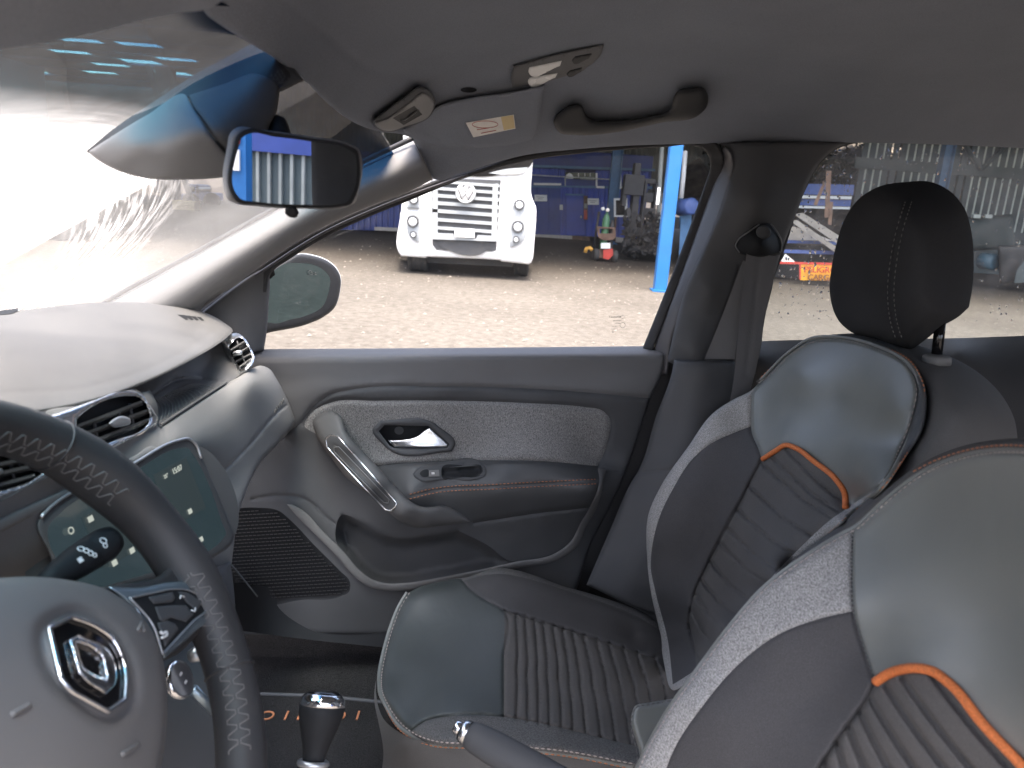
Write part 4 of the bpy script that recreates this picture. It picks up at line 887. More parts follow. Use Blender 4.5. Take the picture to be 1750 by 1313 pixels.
for poly in ([(262, 812), (318, 782), (352, 868), (290, 905)], [(140, 884), (225, 838), (262, 925), (178, 972)]):
    relief(scr, 'screen_tile', m_tile, np.array(poly, float), tile_d, step=10, rim=0.0008)
sx = (P(330, 752, .855) - P(77, 880, .615)).normalized(); sy = (P(322, 749, float(sc_d(322, 749))) - P(392, 895, float(sc_d(392, 895)))).normalized(); sy = (sy - sx * sy.dot(sx)).normalized()
def stext(s, px, py, h, mt=m_icon): text('screen_text', s, P(px, py, float(sc_d(px, py)) - .003), sx, sy, h, mt, scr, 0.0003)
stext('15:07', 303, 803, 0.0062); stext('25°', 284, 814, 0.0042)
for (px, py) in ((155, 887), (325, 874), (121, 907), (226, 941), (196, 962), (344, 922)):
    c = P(px, py, float(sc_d(px, py)) - .003)
    prism('screen_icon', ngon(0, 0, .0034, 14), c, sx, sy, sx.cross(sy), .0006, m_icon, scr) if py in (907,) else box('screen_icon', c, sx * .0032, sy * .0027, sx.cross(sy) * .0004, m_icon, scr)
prism('screen_icon', ngon(0, 0, .0022, 12), P(121, 907, float(sc_d(121, 907)) - .0038), sx, sy, sx.cross(sy), .0004, m_scr, scr)
# console below, start knob
con_d = tps([(-220, 1050, .55), (100, 1050, .68), (300, 1000, .84), (394, 960, .93), (420, 1080, .86), (430, 1313, .78), (250, 1200, .68), (-220, 1400, .5), (150, 1400, .62), (430, 1450, .75)])
con = thing('centre_console', 'dark lower centre console behind the steering wheel', 'console', P(330, 1280, .75))
relief(con, 'console_body', plastic_lo, sm([(-220, 1040, 1), (100, 1040), (250, 1010), (394, 960, 1), (402, 1040), (400, 1100), (420, 1200), (440, 1320), (450, 1450, 1), (-220, 1450, 1)]), con_d, step=14, roll=(12, 0.03), rim=0.25)
kc = P(310, 1161, .60); ka = (XC * .9 + ZC * .38).normalized()
kn = lathe('rotary_knob', [(.0150, -.006), (.0172, -.005), (.0175, -.001), (.0165, .001), (.0145, .0008)], kc, ka, bchrome, con, 36)
lathe('knob_face', [(.0144, -.002), (.0144, .0002), (.012, .0003), (.004, .0003)], kc, ka, gloss_black, kn, 30)
for dz in (-.005, .004): box('knob_mark', kc + ka * .0006 + YC * .002 + ka.cross(YC) * dz, YC * .0022, ka.cross(YC) * .0012, ka * .0003, white_pl, kn)
lathe('trim_button', [(.006, -.01), (.0075, -.004), (.0075, 0), (.005, .001)], P(342, 1116, .64), ka, silver, con, 20)
tube('console_trim', [P(330, 1178, .66), P(348, 1198, .67), P(368, 1216, .68)], 0.005, bluesilver, con, 8)
tube('column_cable', [P(392, 962, .97), P(412, 985, .96), P(440, 1020, .95)], 0.0012, plastic_lo, con, 5)

# ================================================================== steering wheel
WC = CARW(-.286, .42, -.297); wn = Vector((.8794, .0468, .4737)); wn = (XC * wn.x + YC * wn.y + ZC * wn.z).normalized()
we1 = ZC.cross(wn).normalized(); we2 = wn.cross(we1); WR = .1823
sw = thing('steering_wheel', 'leather steering wheel with pale grey cross stitching and chrome diamond badge', 'steering wheel', WC)
def rimr(a):      # thicker grip where the thumbs rest
    d = math.degrees(a); d = (d + 180) % 360 - 180
    return .0182 + .0035 * math.exp(-((d - 26) / 16) ** 2) + .0025 * math.exp(-((d + 8) / 14) ** 2)
V, Fc = [], []; na, nb = 180, 20
for i in range(na):
    a = 2 * math.pi * i / na; rad = we1 * math.cos(a) + we2 * math.sin(a); r_ = rimr(a)
    for j in range(nb):
        b = 2 * math.pi * j / nb; V.append(WC + rad * (WR + r_ * 1.0 * math.cos(b)) + wn * (r_ * 1.12 * math.sin(b)))
for i in range(na):
    for j in range(nb): Fc.append((i * nb + j, ((i + 1) % na) * nb + j, ((i + 1) % na) * nb + (j + 1) % nb, i * nb + (j + 1) % nb))
mesh('rim', V, Fc, wheel_leather, sw)
def rimp(adeg, bdeg, k=1.0):
    a, b = R(adeg), R(bdeg); rad = we1 * math.cos(a) + we2 * math.sin(a); r_ = rimr(a) * k
    return WC + rad * (WR + r_ * math.cos(b)) + wn * (r_ * 1.12 * math.sin(b))
for adeg in (43, -38): tube('leather_seam', [rimp(adeg, b, 1.005) for b in range(0, 360, 15)], .0011, wheel_leather, sw, 6, closed=True)
def hexstitch(a0, a1, b0, b1, nm):
    step = 1.05; st = []
    n = int((a1 - a0) / step)
    for row, (bl, bh, ph) in enumerate(((b0, (b0 + b1) / 2, 0), ((b0 + b1) / 2, b1, 1))):
        pts = []
        for i in range(n + 1):
            a = a0 + i * step; hi = (i // 2 + ph) % 2
            pts.append(rimp(a, bh - (bh - bl) * 0.12 if hi else bl + (bh - bl) * 0.12, 1.02))
        st.append(pts)
    V, Fc = [], []
    for pts in st:
        o = tube('tmp', pts, .00055, grey_thread, sw, 5)
        k = len(V); V += [tuple(Vector(v.co) + WC) for v in o.data.vertices]; Fc += [[k + q for q in p.vertices] for p in o.data.polygons]
        bpy.data.objects.remove(o)
    mesh(nm, V, Fc, grey_thread, sw, kind='stuff')
hexstitch(22, 100, 134, 184, 'rim_stitching'); hexstitch(-62, -8, 124, 178, 'rim_stitching')
hub_d0 = wplane(WC + wn * .012, wn)
hub_o = sm([(-260, 1060, 1), (-100, 1000), (0, 988), (60, 986), (120, 992), (188, 1010), (235, 1042), (266, 1085), (281, 1140), (286, 1200), (282, 1270), (268, 1340), (240, 1420), (150, 1500, 1), (-260, 1500, 1)], step=6)
def hub_bulge(x, y):
    d = dist(np.stack([x, y], 1), hub_o, True); return -0.020 * (1 - np.exp(-d / 60.0))
hub_d = lambda x, y: hub_d0(x, y) + hub_bulge(np.atleast_1d(x), np.atleast_1d(y))
relief(sw, 'airbag_cover', hub_pl, hub_o, hub_d, step=8, roll=(12, 0.018), rim=0.05,
       disp=lambda x, y: 0.006 * np.exp(-(dist(np.stack([x, y], 1), sm([(78, 1070), (122, 1048), (190, 1080), (222, 1140), (220, 1200), (186, 1226), (130, 1196), (96, 1165)]), True) / 12) ** 2))
for poly in ([(20, 1222), (50, 1205)], [(208, 1290), (236, 1272)], [(236, 1078), (242, 1064)], [(246, 1080), (243, 1068)]):
    tube('moulded_mark', path3(sm(poly, False, 3), hub_d, -0.0005), 0.0016, hub_pl, sw, 6)
bd_o = sm([(84, 1074, 1), (122, 1055, 1), (165, 1072), (192, 1092), (208, 1120), (215, 1150), (214, 1196, 1), (184, 1217, 1), (150, 1198), (118, 1178), (104, 1160, 1)], step=4)
bf = relief(sw, 'badge', gloss_black, bd_o, shift(hub_d, -0.002), step=5, rim=0.01)
tube('badge_rim', path3(bd_o, hub_d, -0.004), 0.0016, bchrome, bf, 8, closed=True)
lo = sm([(116, 1093, 1), (134, 1083, 1), (190, 1116), (197, 1132), (198, 1170), (180, 1189, 1), (146, 1166), (133, 1152, 1)], step=4)
li = sm([(131, 1100, 1), (146, 1104), (172, 1122, 1), (180, 1158, 1), (166, 1154), (143, 1140, 1)], step=4)
relief(bf, 'badge_diamond', bchrome, lo, tps([(116, 1093, 0), (134, 1083, 0), (198, 1150, 0), (180, 1189, 0), (133, 1152, 0), (124, 1100, -.004), (188, 1150, -.004), (155, 1105, -.004), (158, 1165, -.004)]) if False else shift(hub_d, -0.006), step=4, roll=(6, 0.005), hole_roll=(5, 0.005), rim=0.006, parts=[(None, li, None)])
# spoke with buttons
sp_d = wplane(WC + wn * .004, wn)
relief(sw, 'spoke_cover', wheel_leather, sm([(170, 1004, 1), (230, 994), (274, 983), (296, 962), (312, 965), (345, 985), (384, 1030), (380, 1060), (350, 1075), (300, 1120), (276, 1130), (200, 1060, 1)]), shift(sp_d, 0.004), step=6, roll=(8, 0.012), rim=0.02)
relief(sw, 'spoke_trim', bluesilver, sm([(185, 1003, 1), (240, 1004), (290, 995), (322, 995), (350, 1007), (374, 1025), (374, 1038), (330, 1082), (280, 1126, 1), (276, 1120, 1), (230, 1040, 1)], step=5), shift(sp_d, -0.003), step=5, roll=(4, 0.004), rim=0.015)
bp_o = sm([(222, 1022, 1), (260, 1014), (300, 1007), (322, 1009), (349, 1027), (354, 1037), (330, 1062), (278, 1118, 1), (262, 1070)], step=4)
bpd = shift(sp_d, -0.006)
relief(sw, 'button_panel', plastic_black, bp_o, bpd, step=5, roll=(3, 0.003), rim=0.01)
tube('panel_edge', path3(bp_o, bpd, -0.0005), 0.0009, silver, sw, 5, closed=True)
for q in ([(252, 1020), (296, 1011), (300, 1022), (294, 1030), (262, 1033)], [(302, 1010), (320, 1012), (347, 1028), (336, 1046), (318, 1030)], [(264, 1037), (294, 1034), (318, 1034), (332, 1050), (318, 1064), (292, 1056), (280, 1064), (272, 1060)], [(268, 1064), (286, 1060), (300, 1066), (306, 1075), (282, 1108)]):
    relief(sw, 'spoke_button', plastic_lo, sm([(*p, 1) for p in q], step=4), shift(bpd, -0.002), step=5, roll=(2.5, 0.003), rim=0.006)
tube('arrow_mark', path3(np.array([(308, 1023), (309, 1018), (315, 1020)], float), bpd, -0.003), .0006, white_pl, sw, 5)
tube('arrow_mark', path3(np.array([(327, 1043), (333, 1045), (334, 1039)], float), bpd, -0.003), .0006, white_pl, sw, 5)
tube('voice_mark', path3(sm([(274, 1080), (278, 1083), (284, 1080), (285, 1086), (279, 1089), (276, 1090)], False, 2), bpd, -0.003), .001, white_pl, sw, 5)
# wiper stalk
stk_ = thing('wiper_stalk', 'black wiper stalk with white symbols beside the steering wheel hub', 'stalk', P(70, 1000, .50))
s0, s1 = P(70, 1000, .50), P(192, 922, .575); sv_ = (s1 - s0); sl = sv_.length; svn = sv_.normalized()
lathe('stalk_grip', [(.006, 0), (.0095, .01), (.0128, .035), (.0135, sl * .62), (.0130, sl * .64), (.0138, sl * .66), (.0138, sl * .88), (.0118, sl * .98), (.006, sl * 1.02)], s0, svn, plastic_black, stk_, 24)
side = (CARW(0, 0, 0) - s0); side = (side - svn * side.dot(svn)).normalized(); upv = svn.cross(side)
for (f, o_, r_) in ((.50, .0, .0020), (.48, -.0035, .0021), (.46, -.0068, .0024), (.53, .0030, .0016), (.70, .001, .0018), (.72, -.003, .0026)):
    c = s0 + svn * sl * f + side * math.sqrt(max(1e-8, .0138 ** 2 - o_ ** 2)) + upv * o_; k1 = svn; k2 = (upv - side * (o_ / .0138)).normalized()
    tube('stalk_symbol', [c + k1 * math.cos(w) * r_ + k2 * math.sin(w) * r_ for w in np.linspace(0, 2 * math.pi, 12, endpoint=False)], .00045, white_pl, stk_, 5, closed=True)
c = s0 + svn * sl * .36 + side * .0134; box('stalk_symbol', c, svn * .002, upv * .002, side * .0003, white_pl, stk_)

# ================================================================== gear lever and handbrake
gt, gb = P(552, 1200, .725), P(534, 1312, .69)
gl_ = thing('gear_lever', 'manual gear knob with chrome collar and black cap showing the shift pattern', 'gear lever', gb)
ga = (gt - gb).normalized(); gL = (gt - gb).length
gk = lathe('knob_body', [(.011, 0), (.0125, gL * .2), (.0150, gL * .35), (.0205, gL * .60), (.0242, gL * .80), (.0248, gL * .92), (.0235, gL * .96)], gb, ga, plastic_black, gl_, 32)
lathe('chrome_collar', [(.0236, gL * .93), (.0246, gL * .95), (.0236, gL * 1.06), (.0205, gL * 1.12), (.0192, gL * 1.13)], gb, ga, bchrome, gl_, 36)
cap = lathe('knob_cap', [(.0190, gL * 1.10), (.0188, gL * 1.13), (.0150, gL * 1.165), (.0090, gL * 1.185), (.002, gL * 1.19)], gb, ga, gloss_black, gl_, 32)
gx_ = (YC - ga * ga.dot(YC)).normalized(); gy_ = ga.cross(gx_); gtop = gb + ga * gL * 1.19
for seg in (((-.008, .007), (-.008, -.007)), ((0, .007), (0, -.007)), ((.008, .007), (.008, 0)), ((-.008, 0), (.008, 0))):
    tube('shift_pattern', [gtop + gx_ * seg[0][0] + gy_ * seg[0][1] - ga * .0030, gtop + gx_ * (seg[0][0] + seg[1][0]) / 2 + gy_ * (seg[0][1] + seg[1][1]) / 2 - ga * .0022, gtop + gx_ * seg[1][0] + gy_ * seg[1][1] - ga * .0030], .0006, white_pl, cap, 5)
tube('reverse_collar', [gb + gx_ * .014 * math.cos(w) + gy_ * .014 * math.sin(w) + ga * .004 for w in np.linspace(0, 2 * math.pi, 20, endpoint=False)], .0035, silver, gl_, 8, closed=True)
lathe('gaiter', [(.055, -.10), (.050, -.07), (.034, -.035), (.018, -.012), (.013, .0)], gb, ga, leather, gl_, 28)
hbk = thing('handbrake_lever', 'black handbrake lever with a bright silver release button at its tip', 'handbrake', P(1000, 1370, .70))
h0, h1 = P(802, 1255, .745), P(1010, 1372, .69)
tube('grip', [h0.lerp(h1, t) for t in (-.02, 0, .06, .2, .5, .8, 1.0)], [.010, .0145, .0170, .0185, .0195, .0195, .0195], plastic_lo, hbk, 20)
tube('button_collar', [h0.lerp(h1, t) for t in (-.075, -.05, -.01)], [.0105, .0128, .0142], chrome, hbk, 8)
tube('release_button', [h0.lerp(h1, t) for t in (-.13, -.115, -.06)], [.0055, .0075, .0085], bchrome, hbk, 8)
fm_ = thing('floor_mat', 'black carpet floor mat with orange lettering in the passenger footwell', 'floor mat', CARW(-.35, 1.3, -1.02))
mat_pl = wplane(CARW(0, 1, -1.012), ZC)
relief(fm_, 'mat_carpet', mat_fab, sm([(250, 1178), (440, 1186), (540, 1190), (640, 1199), (700, 1205), (740, 1240), (760, 1500, 1), (200, 1500, 1)]), mat_pl, step=16, rim=0.01)
tube('mat_binding', path3(sm([(250, 1178), (440, 1186), (540, 1190), (640, 1199), (700, 1205), (730, 1215)], False), mat_pl, -0.002), 0.004, plastic_lo, fm_, 6)
lc = P(535, 1222, float(mat_pl(535, 1222)))
for i, ch in enumerate('ICONIC'):
    px = 612 - i * 30.5; text('mat_letter', ch, P(px, 1222 - (px - 535) * 0.0, float(mat_pl(px, 1222)) - .002), -XC, -YC, .026, orange_thread, fm_, .001)

# ================================================================== passenger seat
ps = thing('passenger_seat', 'front passenger seat in teal leather, ribbed black fabric and orange piping', 'car seat', P(1050, 1330, 1.1))
BD = tps([(1125, 1075, 1.375), (1105, 940, 1.375), (1130, 830, 1.37), (1175, 765, 1.37), (1220, 705, 1.365), (1285, 668, 1.36), (1330, 618, 1.335), (1400, 577, 1.27), (1440, 571, 1.22), (1530, 595, 1.06), (1580, 660, .945), (1584, 700, .92), (1556, 770, .895), (1490, 845, .885), (1440, 893, .885), (1330, 985, .885), (1240, 1075, .885), (1190, 1150, .90), (1150, 1175, 1.0),
          (1283, 729, 1.325), (1214, 759, 1.335), (1150, 836, 1.33), (1116, 926, 1.345), (1120, 1011, 1.35), (1302, 786, 1.245), (1240, 909, 1.25), (1193, 999, 1.255), (1180, 1040, 1.255), (1215, 850, 1.285), (1180, 940, 1.285), (1160, 1010, 1.29),
          (1343, 761, 1.19), (1429, 819, 1.03), (1444, 868, .985), (1377, 926, .99), (1300, 1007, 1.0), (1257, 1054, 1.01), (1340, 860, 1.135), (1280, 950, 1.14), (1230, 1040, 1.14), (1200, 1090, 1.16),
          (1420, 922, .955), (1340, 985, .955), (1485, 852, .93), (1430, 690, 1.13), (1370, 640, 1.24), (1500, 660, 1.04), (1500, 760, .965), (1540, 700, .955), (1380, 720, 1.175), (1270, 1050, .955)])
bo = sm([(1128, 1085), (1112, 1010), (1105, 940), (1108, 880), (1130, 830), (1175, 765), (1220, 705), (1255, 682), (1283, 668), (1300, 652), (1330, 618), (1365, 592), (1400, 577), (1440, 572), (1490, 582), (1530, 598), (1560, 624), (1580, 660), (1584, 700), (1575, 740), (1553, 775), (1520, 815), (1490, 848), (1440, 895), (1380, 948), (1330, 988), (1240, 1078), (1190, 1150), (1150, 1180), (1134, 1130)], step=6)
yoke = sm([(1296, 655, 1), (1317, 637), (1351, 603), (1386, 582), (1429, 579), (1493, 594), (1553, 628), (1568, 667), (1562, 703), (1537, 772), (1507, 829), (1493, 838), (1446, 870, 1), (1444, 842), (1429, 820), (1360, 766), (1343, 761), (1302, 786, 1), (1296, 767), (1285, 741), (1283, 703), (1284, 672, 1)], step=5)
_i0 = int(np.argmin(np.hypot(*(yoke - np.array([1296, 655])).T))); _i1 = int(np.argmin(np.hypot(*(yoke - np.array([1510, 824])).T)))
yoke_edge = np.concatenate([yoke[_i0:_i1 + 1], np.array([(1512, 832), (1545, 800), (1600, 760), (1625, 650), (1560, 560), (1400, 550), (1290, 630)], float)])
insert = sm([(1302, 786, 1), (1343, 761), (1360, 766), (1429, 820), (1444, 842), (1446, 870, 1), (1420, 888), (1377, 927), (1334, 970), (1300, 1008), (1257, 1056), (1223, 1098), (1190, 1145, 1), (1186, 1100), (1178, 1063), (1181, 1037), (1193, 999), (1214, 956), (1240, 909), (1266, 857), (1296, 797)], step=5)
knitp = sm([(1283, 729, 1), (1257, 739), (1214, 759), (1184, 784), (1150, 836), (1129, 879), (1116, 926), (1112, 969), (1120, 1011), (1141, 1093), (1150, 1170, 1), (1190, 1145, 1), (1186, 1100), (1178, 1063), (1181, 1037), (1193, 999), (1214, 956), (1240, 909), (1266, 857), (1296, 797), (1302, 786, 1), (1296, 767), (1285, 741)], step=5)
ribv = []; PAIR1 = [((1343, 767), (1441, 857)), ((1317, 780), (1433, 874)), ((1302, 793), (1424, 886)), ((1279, 831), (1386, 915)), ((1259, 870), (1356, 945)), ((1244, 904), (1330, 974)), ((1231, 928), (1309, 996)), ((1214, 960), (1283, 1026)), ((1199, 992), (1261, 1051)), ((1189, 1016), (1240, 1076)), ((1180, 1041), (1221, 1102)), ((1178, 1068), (1200, 1128))]
for k, (a, b) in enumerate(PAIR1):
    ribv += [(*a, k), (*b, k), ((a[0] + b[0]) / 2 - 3, (a[1] + b[1]) / 2 + 4, k)]
rib_f = tps(ribv)
def ribln(pairs, kinkat, amt, sag=(-3, 4)):
    out = []
    for a, b in pairs:
        a, b = np.array(a, float), np.array(b, float); d = b - a; n = np.array([-d[1], d[0]]) / np.linalg.norm(d); pts = []
        for t in np.linspace(0, 1, 26):
            p = a + d * t + np.array(sag) * 4 * t * (1 - t)
            k = kinkat + .05 * math.sin(a[0] * .7 + a[1] * 1.3)
            pts.append(p + n * amt * (np.tanh((t - k) * 30) - np.tanh((t - k - .16) * 30) * .55))
        out.append((np.array(pts), 4.6, 0.010))
    return out
def ribs(f, poly, amp, kink):
    def d(x, y):
        p = np.stack([x, y], 1); ins_ = inpoly(p, poly)
        r_ = f(x, y) + kink(x, y); fr_ = r_ - np.floor(r_)
        prof = np.clip(np.minimum(fr_, 1 - fr_) / 0.16, 0, 1); prof = prof * (2 - prof)
        return np.where(ins_, amp * (1 - prof) - amp * 0.5 * np.sin(np.pi * fr_), 0.0)
    return d
kink1 = lambda x, y: 0.10 * np.tanh((x * 0.55 + y * 0.83 - (1330 * 0.55 + 880 * 0.83) + 6 * np.sin(y * .13)) / 4.0)
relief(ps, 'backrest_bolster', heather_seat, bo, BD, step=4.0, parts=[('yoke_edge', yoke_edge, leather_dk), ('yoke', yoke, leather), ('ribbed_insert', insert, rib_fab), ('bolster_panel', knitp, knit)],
       grooves=[(np.vstack([yoke, yoke[:1]]), 6, 0.006), (sm([(1302, 786), (1266, 857), (1214, 956), (1181, 1037), (1178, 1063), (1190, 1120)], False), 6, 0.008), (sm([(1283, 729), (1214, 759), (1150, 836), (1116, 926), (1120, 1011), (1141, 1093)], False), 5, 0.004)] + ribln(PAIR1, .5, 0.9),
       roll=(8, 0.014), rim=0.08)
tube('orange_piping', path3(sm([(1303, 785), (1325, 771), (1343, 761), (1360, 766), (1390, 788), (1429, 820), (1443, 842), (1445, 868)], False, 3), BD, -0.004), 0.0042, orange, ps, 10)
rimline = [(1296, 655), (1317, 637), (1351, 603), (1386, 582), (1429, 579), (1493, 594), (1553, 628), (1568, 667), (1562, 703), (1537, 772), (1507, 829), (1450, 880), (1400, 925)]
stitches('yoke_stitching', path3(sm([(x - (2 if x > 1500 else 0), y + (3 if y < 640 else 0)) for x, y in rimline], False, 4), BD, 0.004), pale_thread, ps, .0055, .003, .0009)
stitches('edge_stitching', path3(sm([(1300, 645), (1351, 598), (1386, 577), (1429, 574), (1495, 588), (1560, 622), (1579, 662), (1574, 710), (1549, 776), (1515, 826), (1440, 890), (1380, 942)], False, 4), BD, 0.004), orange_thread, ps, .0055, .003, .0009)
tube('edge_piping', path3(sm([(1300, 650), (1351, 600), (1386, 579), (1429, 576), (1495, 590), (1556, 625), (1574, 663), (1569, 706), (1543, 774), (1511, 828), (1445, 885)], False, 5), BD, 0.006), 0.003, leather, ps, 8)
# top and side of the backrest
SD = tps([(1440, 572, 1.21), (1490, 582, 1.14), (1530, 598, 1.06), (1580, 660, .945), (1584, 700, .915), (1553, 775, .89), (1490, 848, .875), (1440, 895, .87), (1330, 988, .87), (1500, 574, 1.19), (1560, 588, 1.14), (1640, 618, 1.06), (1700, 665, 1.0), (1732, 710, .97), (1740, 760, .955), (1640, 700, .905), (1660, 800, .875), (1560, 850, .86), (1745, 950, .93), (1600, 640, .985), (1450, 1000, .86), (1640, 950, .865)])
relief(ps, 'backrest_side', side_fab, sm([(1420, 572, 1), (1460, 570), (1510, 576), (1560, 588), (1620, 608), (1680, 643), (1715, 680), (1733, 715), (1740, 760), (1748, 860), (1750, 1000, 1), (1300, 1050, 1), (1330, 985), (1440, 893), (1490, 846), (1550, 775), (1573, 740), (1582, 700), (1578, 660), (1558, 626), (1528, 600), (1488, 585)]), shift(SD, 0.004), step=7, roll=(26, 0.05), rim=0.10)
# headrest
hr_o = sm([(1418, 500), (1420, 465), (1430, 415), (1445, 372), (1468, 340), (1500, 320), (1550, 311), (1590, 311), (1625, 328), (1648, 356), (1660, 395), (1664, 440), (1662, 490), (1656, 525, 1), (1640, 540), (1610, 558), (1580, 582), (1556, 597), (1530, 592), (1500, 580), (1455, 568), (1436, 552)], step=6)
hr = relief(ps, 'headrest', head_fab, hr_o, tps([(1418, 480, 1.22), (1445, 372, 1.22), (1550, 311, 1.15), (1648, 356, 1.06), (1664, 450, 1.05), (1656, 525, 1.04), (1556, 597, 1.05), (1436, 552, 1.20), (1480, 450, 1.13), (1535, 400, 1.035), (1530, 500, 1.02), (1600, 450, 1.0), (1600, 530, .99), (1545, 345, 1.07)]), step=6, roll=(34, 0.06), rim=0.09,
       grooves=[(sm([(1560, 318), (1550, 345), (1535, 390), (1526, 450), (1523, 510), (1530, 560), (1543, 594)], False), 8, 0.004)])
hrd = tps([(1418, 480, 1.22), (1445, 372, 1.22), (1550, 311, 1.15), (1648, 356, 1.06), (1664, 450, 1.05), (1656, 525, 1.04), (1556, 597, 1.05), (1436, 552, 1.20), (1480, 450, 1.13), (1535, 400, 1.035), (1530, 500, 1.02), (1600, 450, 1.0), (1600, 530, .99), (1545, 345, 1.07)])
for dx_ in (-5, 6):
    L = sm([(1552 + dx_, 345), (1538 + dx_, 390), (1526 + dx_, 450), (1522 + dx_, 510), (1528 + dx_, 555), (1536 + dx_, 580)], False, 4)
    stitches('headrest_stitching', path3(L, hrd, -0.001), grey_thread, ps, .0045, .0035, .0006)
tube('headrest_post', [P(1608, 545, 1.06), P(1604, 580, 1.06), P(1600, 612, 1.055)], .0072, gloss_black, ps, 14)
pc = P(1601, 612, 1.045)
lathe('post_collar', [(.019, -.008), (.0185, .001), (.016, .0035), (.008, .0038)], pc, ZC, plastic_dash, ps, 24)
# side airbag tag on the far shoulder
relief(ps, 'seat_tag', white_pl if False else heather_cush, sm([(1292, 652, 1), (1308, 637, 1), (1312, 643, 1), (1297, 660, 1)], step=4), flat(1.37), step=4, rim=0.003)
# cushion
CD = tps([(709, 1007, 1.30), (682, 1036, 1.28), (660, 1100, 1.20), (648, 1164, 1.10), (650, 1185, 1.05), (682, 1238, .965), (736, 1273, .905), (800, 1278, .885), (960, 1290, .88), (1089, 1312, .88), (771, 990, 1.335), (848, 970, 1.375), (918, 985, 1.378), (1010, 1015, 1.38), (1102, 1050, 1.38), (1140, 1085, 1.38),
          (790, 993, 1.33), (862, 1044, 1.235), (957, 1073, 1.245), (1065, 1107, 1.255), (1117, 1125, 1.26), (900, 1010, 1.315), (1000, 1050, 1.315), (1080, 1085, 1.33), (861, 1132, 1.11), (861, 1225, .975), (983, 1250, .965), (1086, 1275, .96), (960, 1160, 1.11), (1060, 1190, 1.11), (730, 1060, 1.235), (740, 1130, 1.12), (760, 1200, 1.0), (690, 1130, 1.13), (800, 1250, .925), (950, 1270, .91), (1080, 1300, .905), (700, 1215, 1.0), (1150, 1186, 1.2), (1130, 1260, 1.05), (1180, 1300, .95)])
co = sm([(709, 1007), (694, 1017), (682, 1036), (669, 1068), (656, 1113), (648, 1164), (649, 1180), (659, 1206), (682, 1238), (707, 1260), (736, 1273), (800, 1279), (880, 1283), (960, 1290), (1089, 1313), (1180, 1330, 1), (1200, 1240, 1), (1165, 1120), (1140, 1075), (1102, 1050), (1010, 1015), (960, 1001), (918, 985), (880, 974), (848, 970), (832, 975), (797, 987), (771, 990), (752, 994)], step=6)
c_lea = sm([(709, 1007), (694, 1017), (682, 1036), (669, 1068), (656, 1113), (648, 1164), (649, 1180), (659, 1206), (682, 1238), (701, 1250, 1), (730, 1231), (752, 1226), (800, 1224), (861, 1225, 1), (861, 1132), (862, 1044, 1), (826, 1023), (803, 1007), (790, 991, 1), (771, 990), (752, 994)], step=5)
c_ins = sm([(862, 1044, 1), (880, 1050), (912, 1060), (957, 1073), (1017, 1092), (1065, 1107), (1117, 1125, 1), (1130, 1138), (1145, 1165), (1160, 1200, 1), (1120, 1284, 1), (1086, 1275), (1052, 1267), (983, 1250), (914, 1234), (861, 1225, 1), (861, 1132)], step=5)
c_knit = sm([(791, 993, 1), (829, 983), (854, 981), (912, 992), (960, 1007), (1010, 1023), (1100, 1060), (1140, 1090), (1165, 1150), (1160, 1200, 1), (1145, 1165), (1130, 1138), (1117, 1125, 1), (1065, 1107), (1017, 1092), (957, 1073), (912, 1060), (880, 1050), (862, 1044, 1), (826, 1023), (803, 1007)], step=5)
PAIR2 = []
tops = [862, 882, 897, 913, 928, 945, 961, 978, 997, 1019, 1040, 1064, 1088, 1120]; bots = [861, 883, 902, 921, 940, 961, 981, 1002, 1028, 1053, 1079, 1105, 1130, 1155]
for k, (a, b) in enumerate(zip(tops, bots)):
    ty = np.interp(a, [862, 957, 1065, 1130], [1044, 1073, 1107, 1130]); by = np.interp(b, [861, 983, 1086, 1160], [1225, 1250, 1275, 1290]); PAIR2.append(((a, ty), (b, by)))
kink2 = lambda x, y: 0.12 * np.tanh((y - 1135 - (x - 870) * 0.22) / 4.0)
relief(ps, 'cushion_side', heather_cush, co, CD, step=4.0, parts=[('cushion_front', c_lea, leather_shade), ('cushion_insert', c_ins, rib_fab), ('cushion_bolster', c_knit, knit)],
       grooves=[(sm([(790, 991), (803, 1007), (826, 1023), (862, 1044), (861, 1132), (861, 1225)], False), 5, 0.005), (sm([(701, 1250), (730, 1231), (752, 1226), (861, 1225), (914, 1234), (983, 1250), (1086, 1275), (1140, 1290)], False), 5, 0.006),
                (sm([(862, 1044), (957, 1073), (1065, 1107), (1117, 1125)], False), 5, 0.007), (sm([(791, 993), (854, 981), (912, 992), (1010, 1023), (1100, 1060)], False), 5, 0.003), (sm([(1117, 1125), (1135, 1112), (1155, 1105)], False), 5, 0.005)] + ribln(PAIR2[1:], .45, 1.1, (3, 0)),
       roll=(22, 0.035), rim=0.05)
front_line = [(700, 1013), (686, 1036), (673, 1068), (660, 1113), (652, 1164), (653, 1180), (664, 1206), (687, 1238), (710, 1255), (740, 1266), (800, 1271), (880, 1276), (960, 1283), (1085, 1306)]
stitches('cushion_stitching', path3(sm(front_line, False, 4), CD, 0.006), pale_thread, ps, .0055, .003, .0009)
tube('cushion_piping', path3(sm([(x - 4, y + (4 if y > 1230 else 0)) for x, y in front_line], False, 5), CD, 0.024), 0.0038, leather, ps, 8)
stitches('cushion_stitching', path3(sm([(x - 6, y + (8 if y > 1230 else 1)) for x, y in front_line], False, 4), CD, 0.022), orange_thread, ps, .0055, .003, .0009)
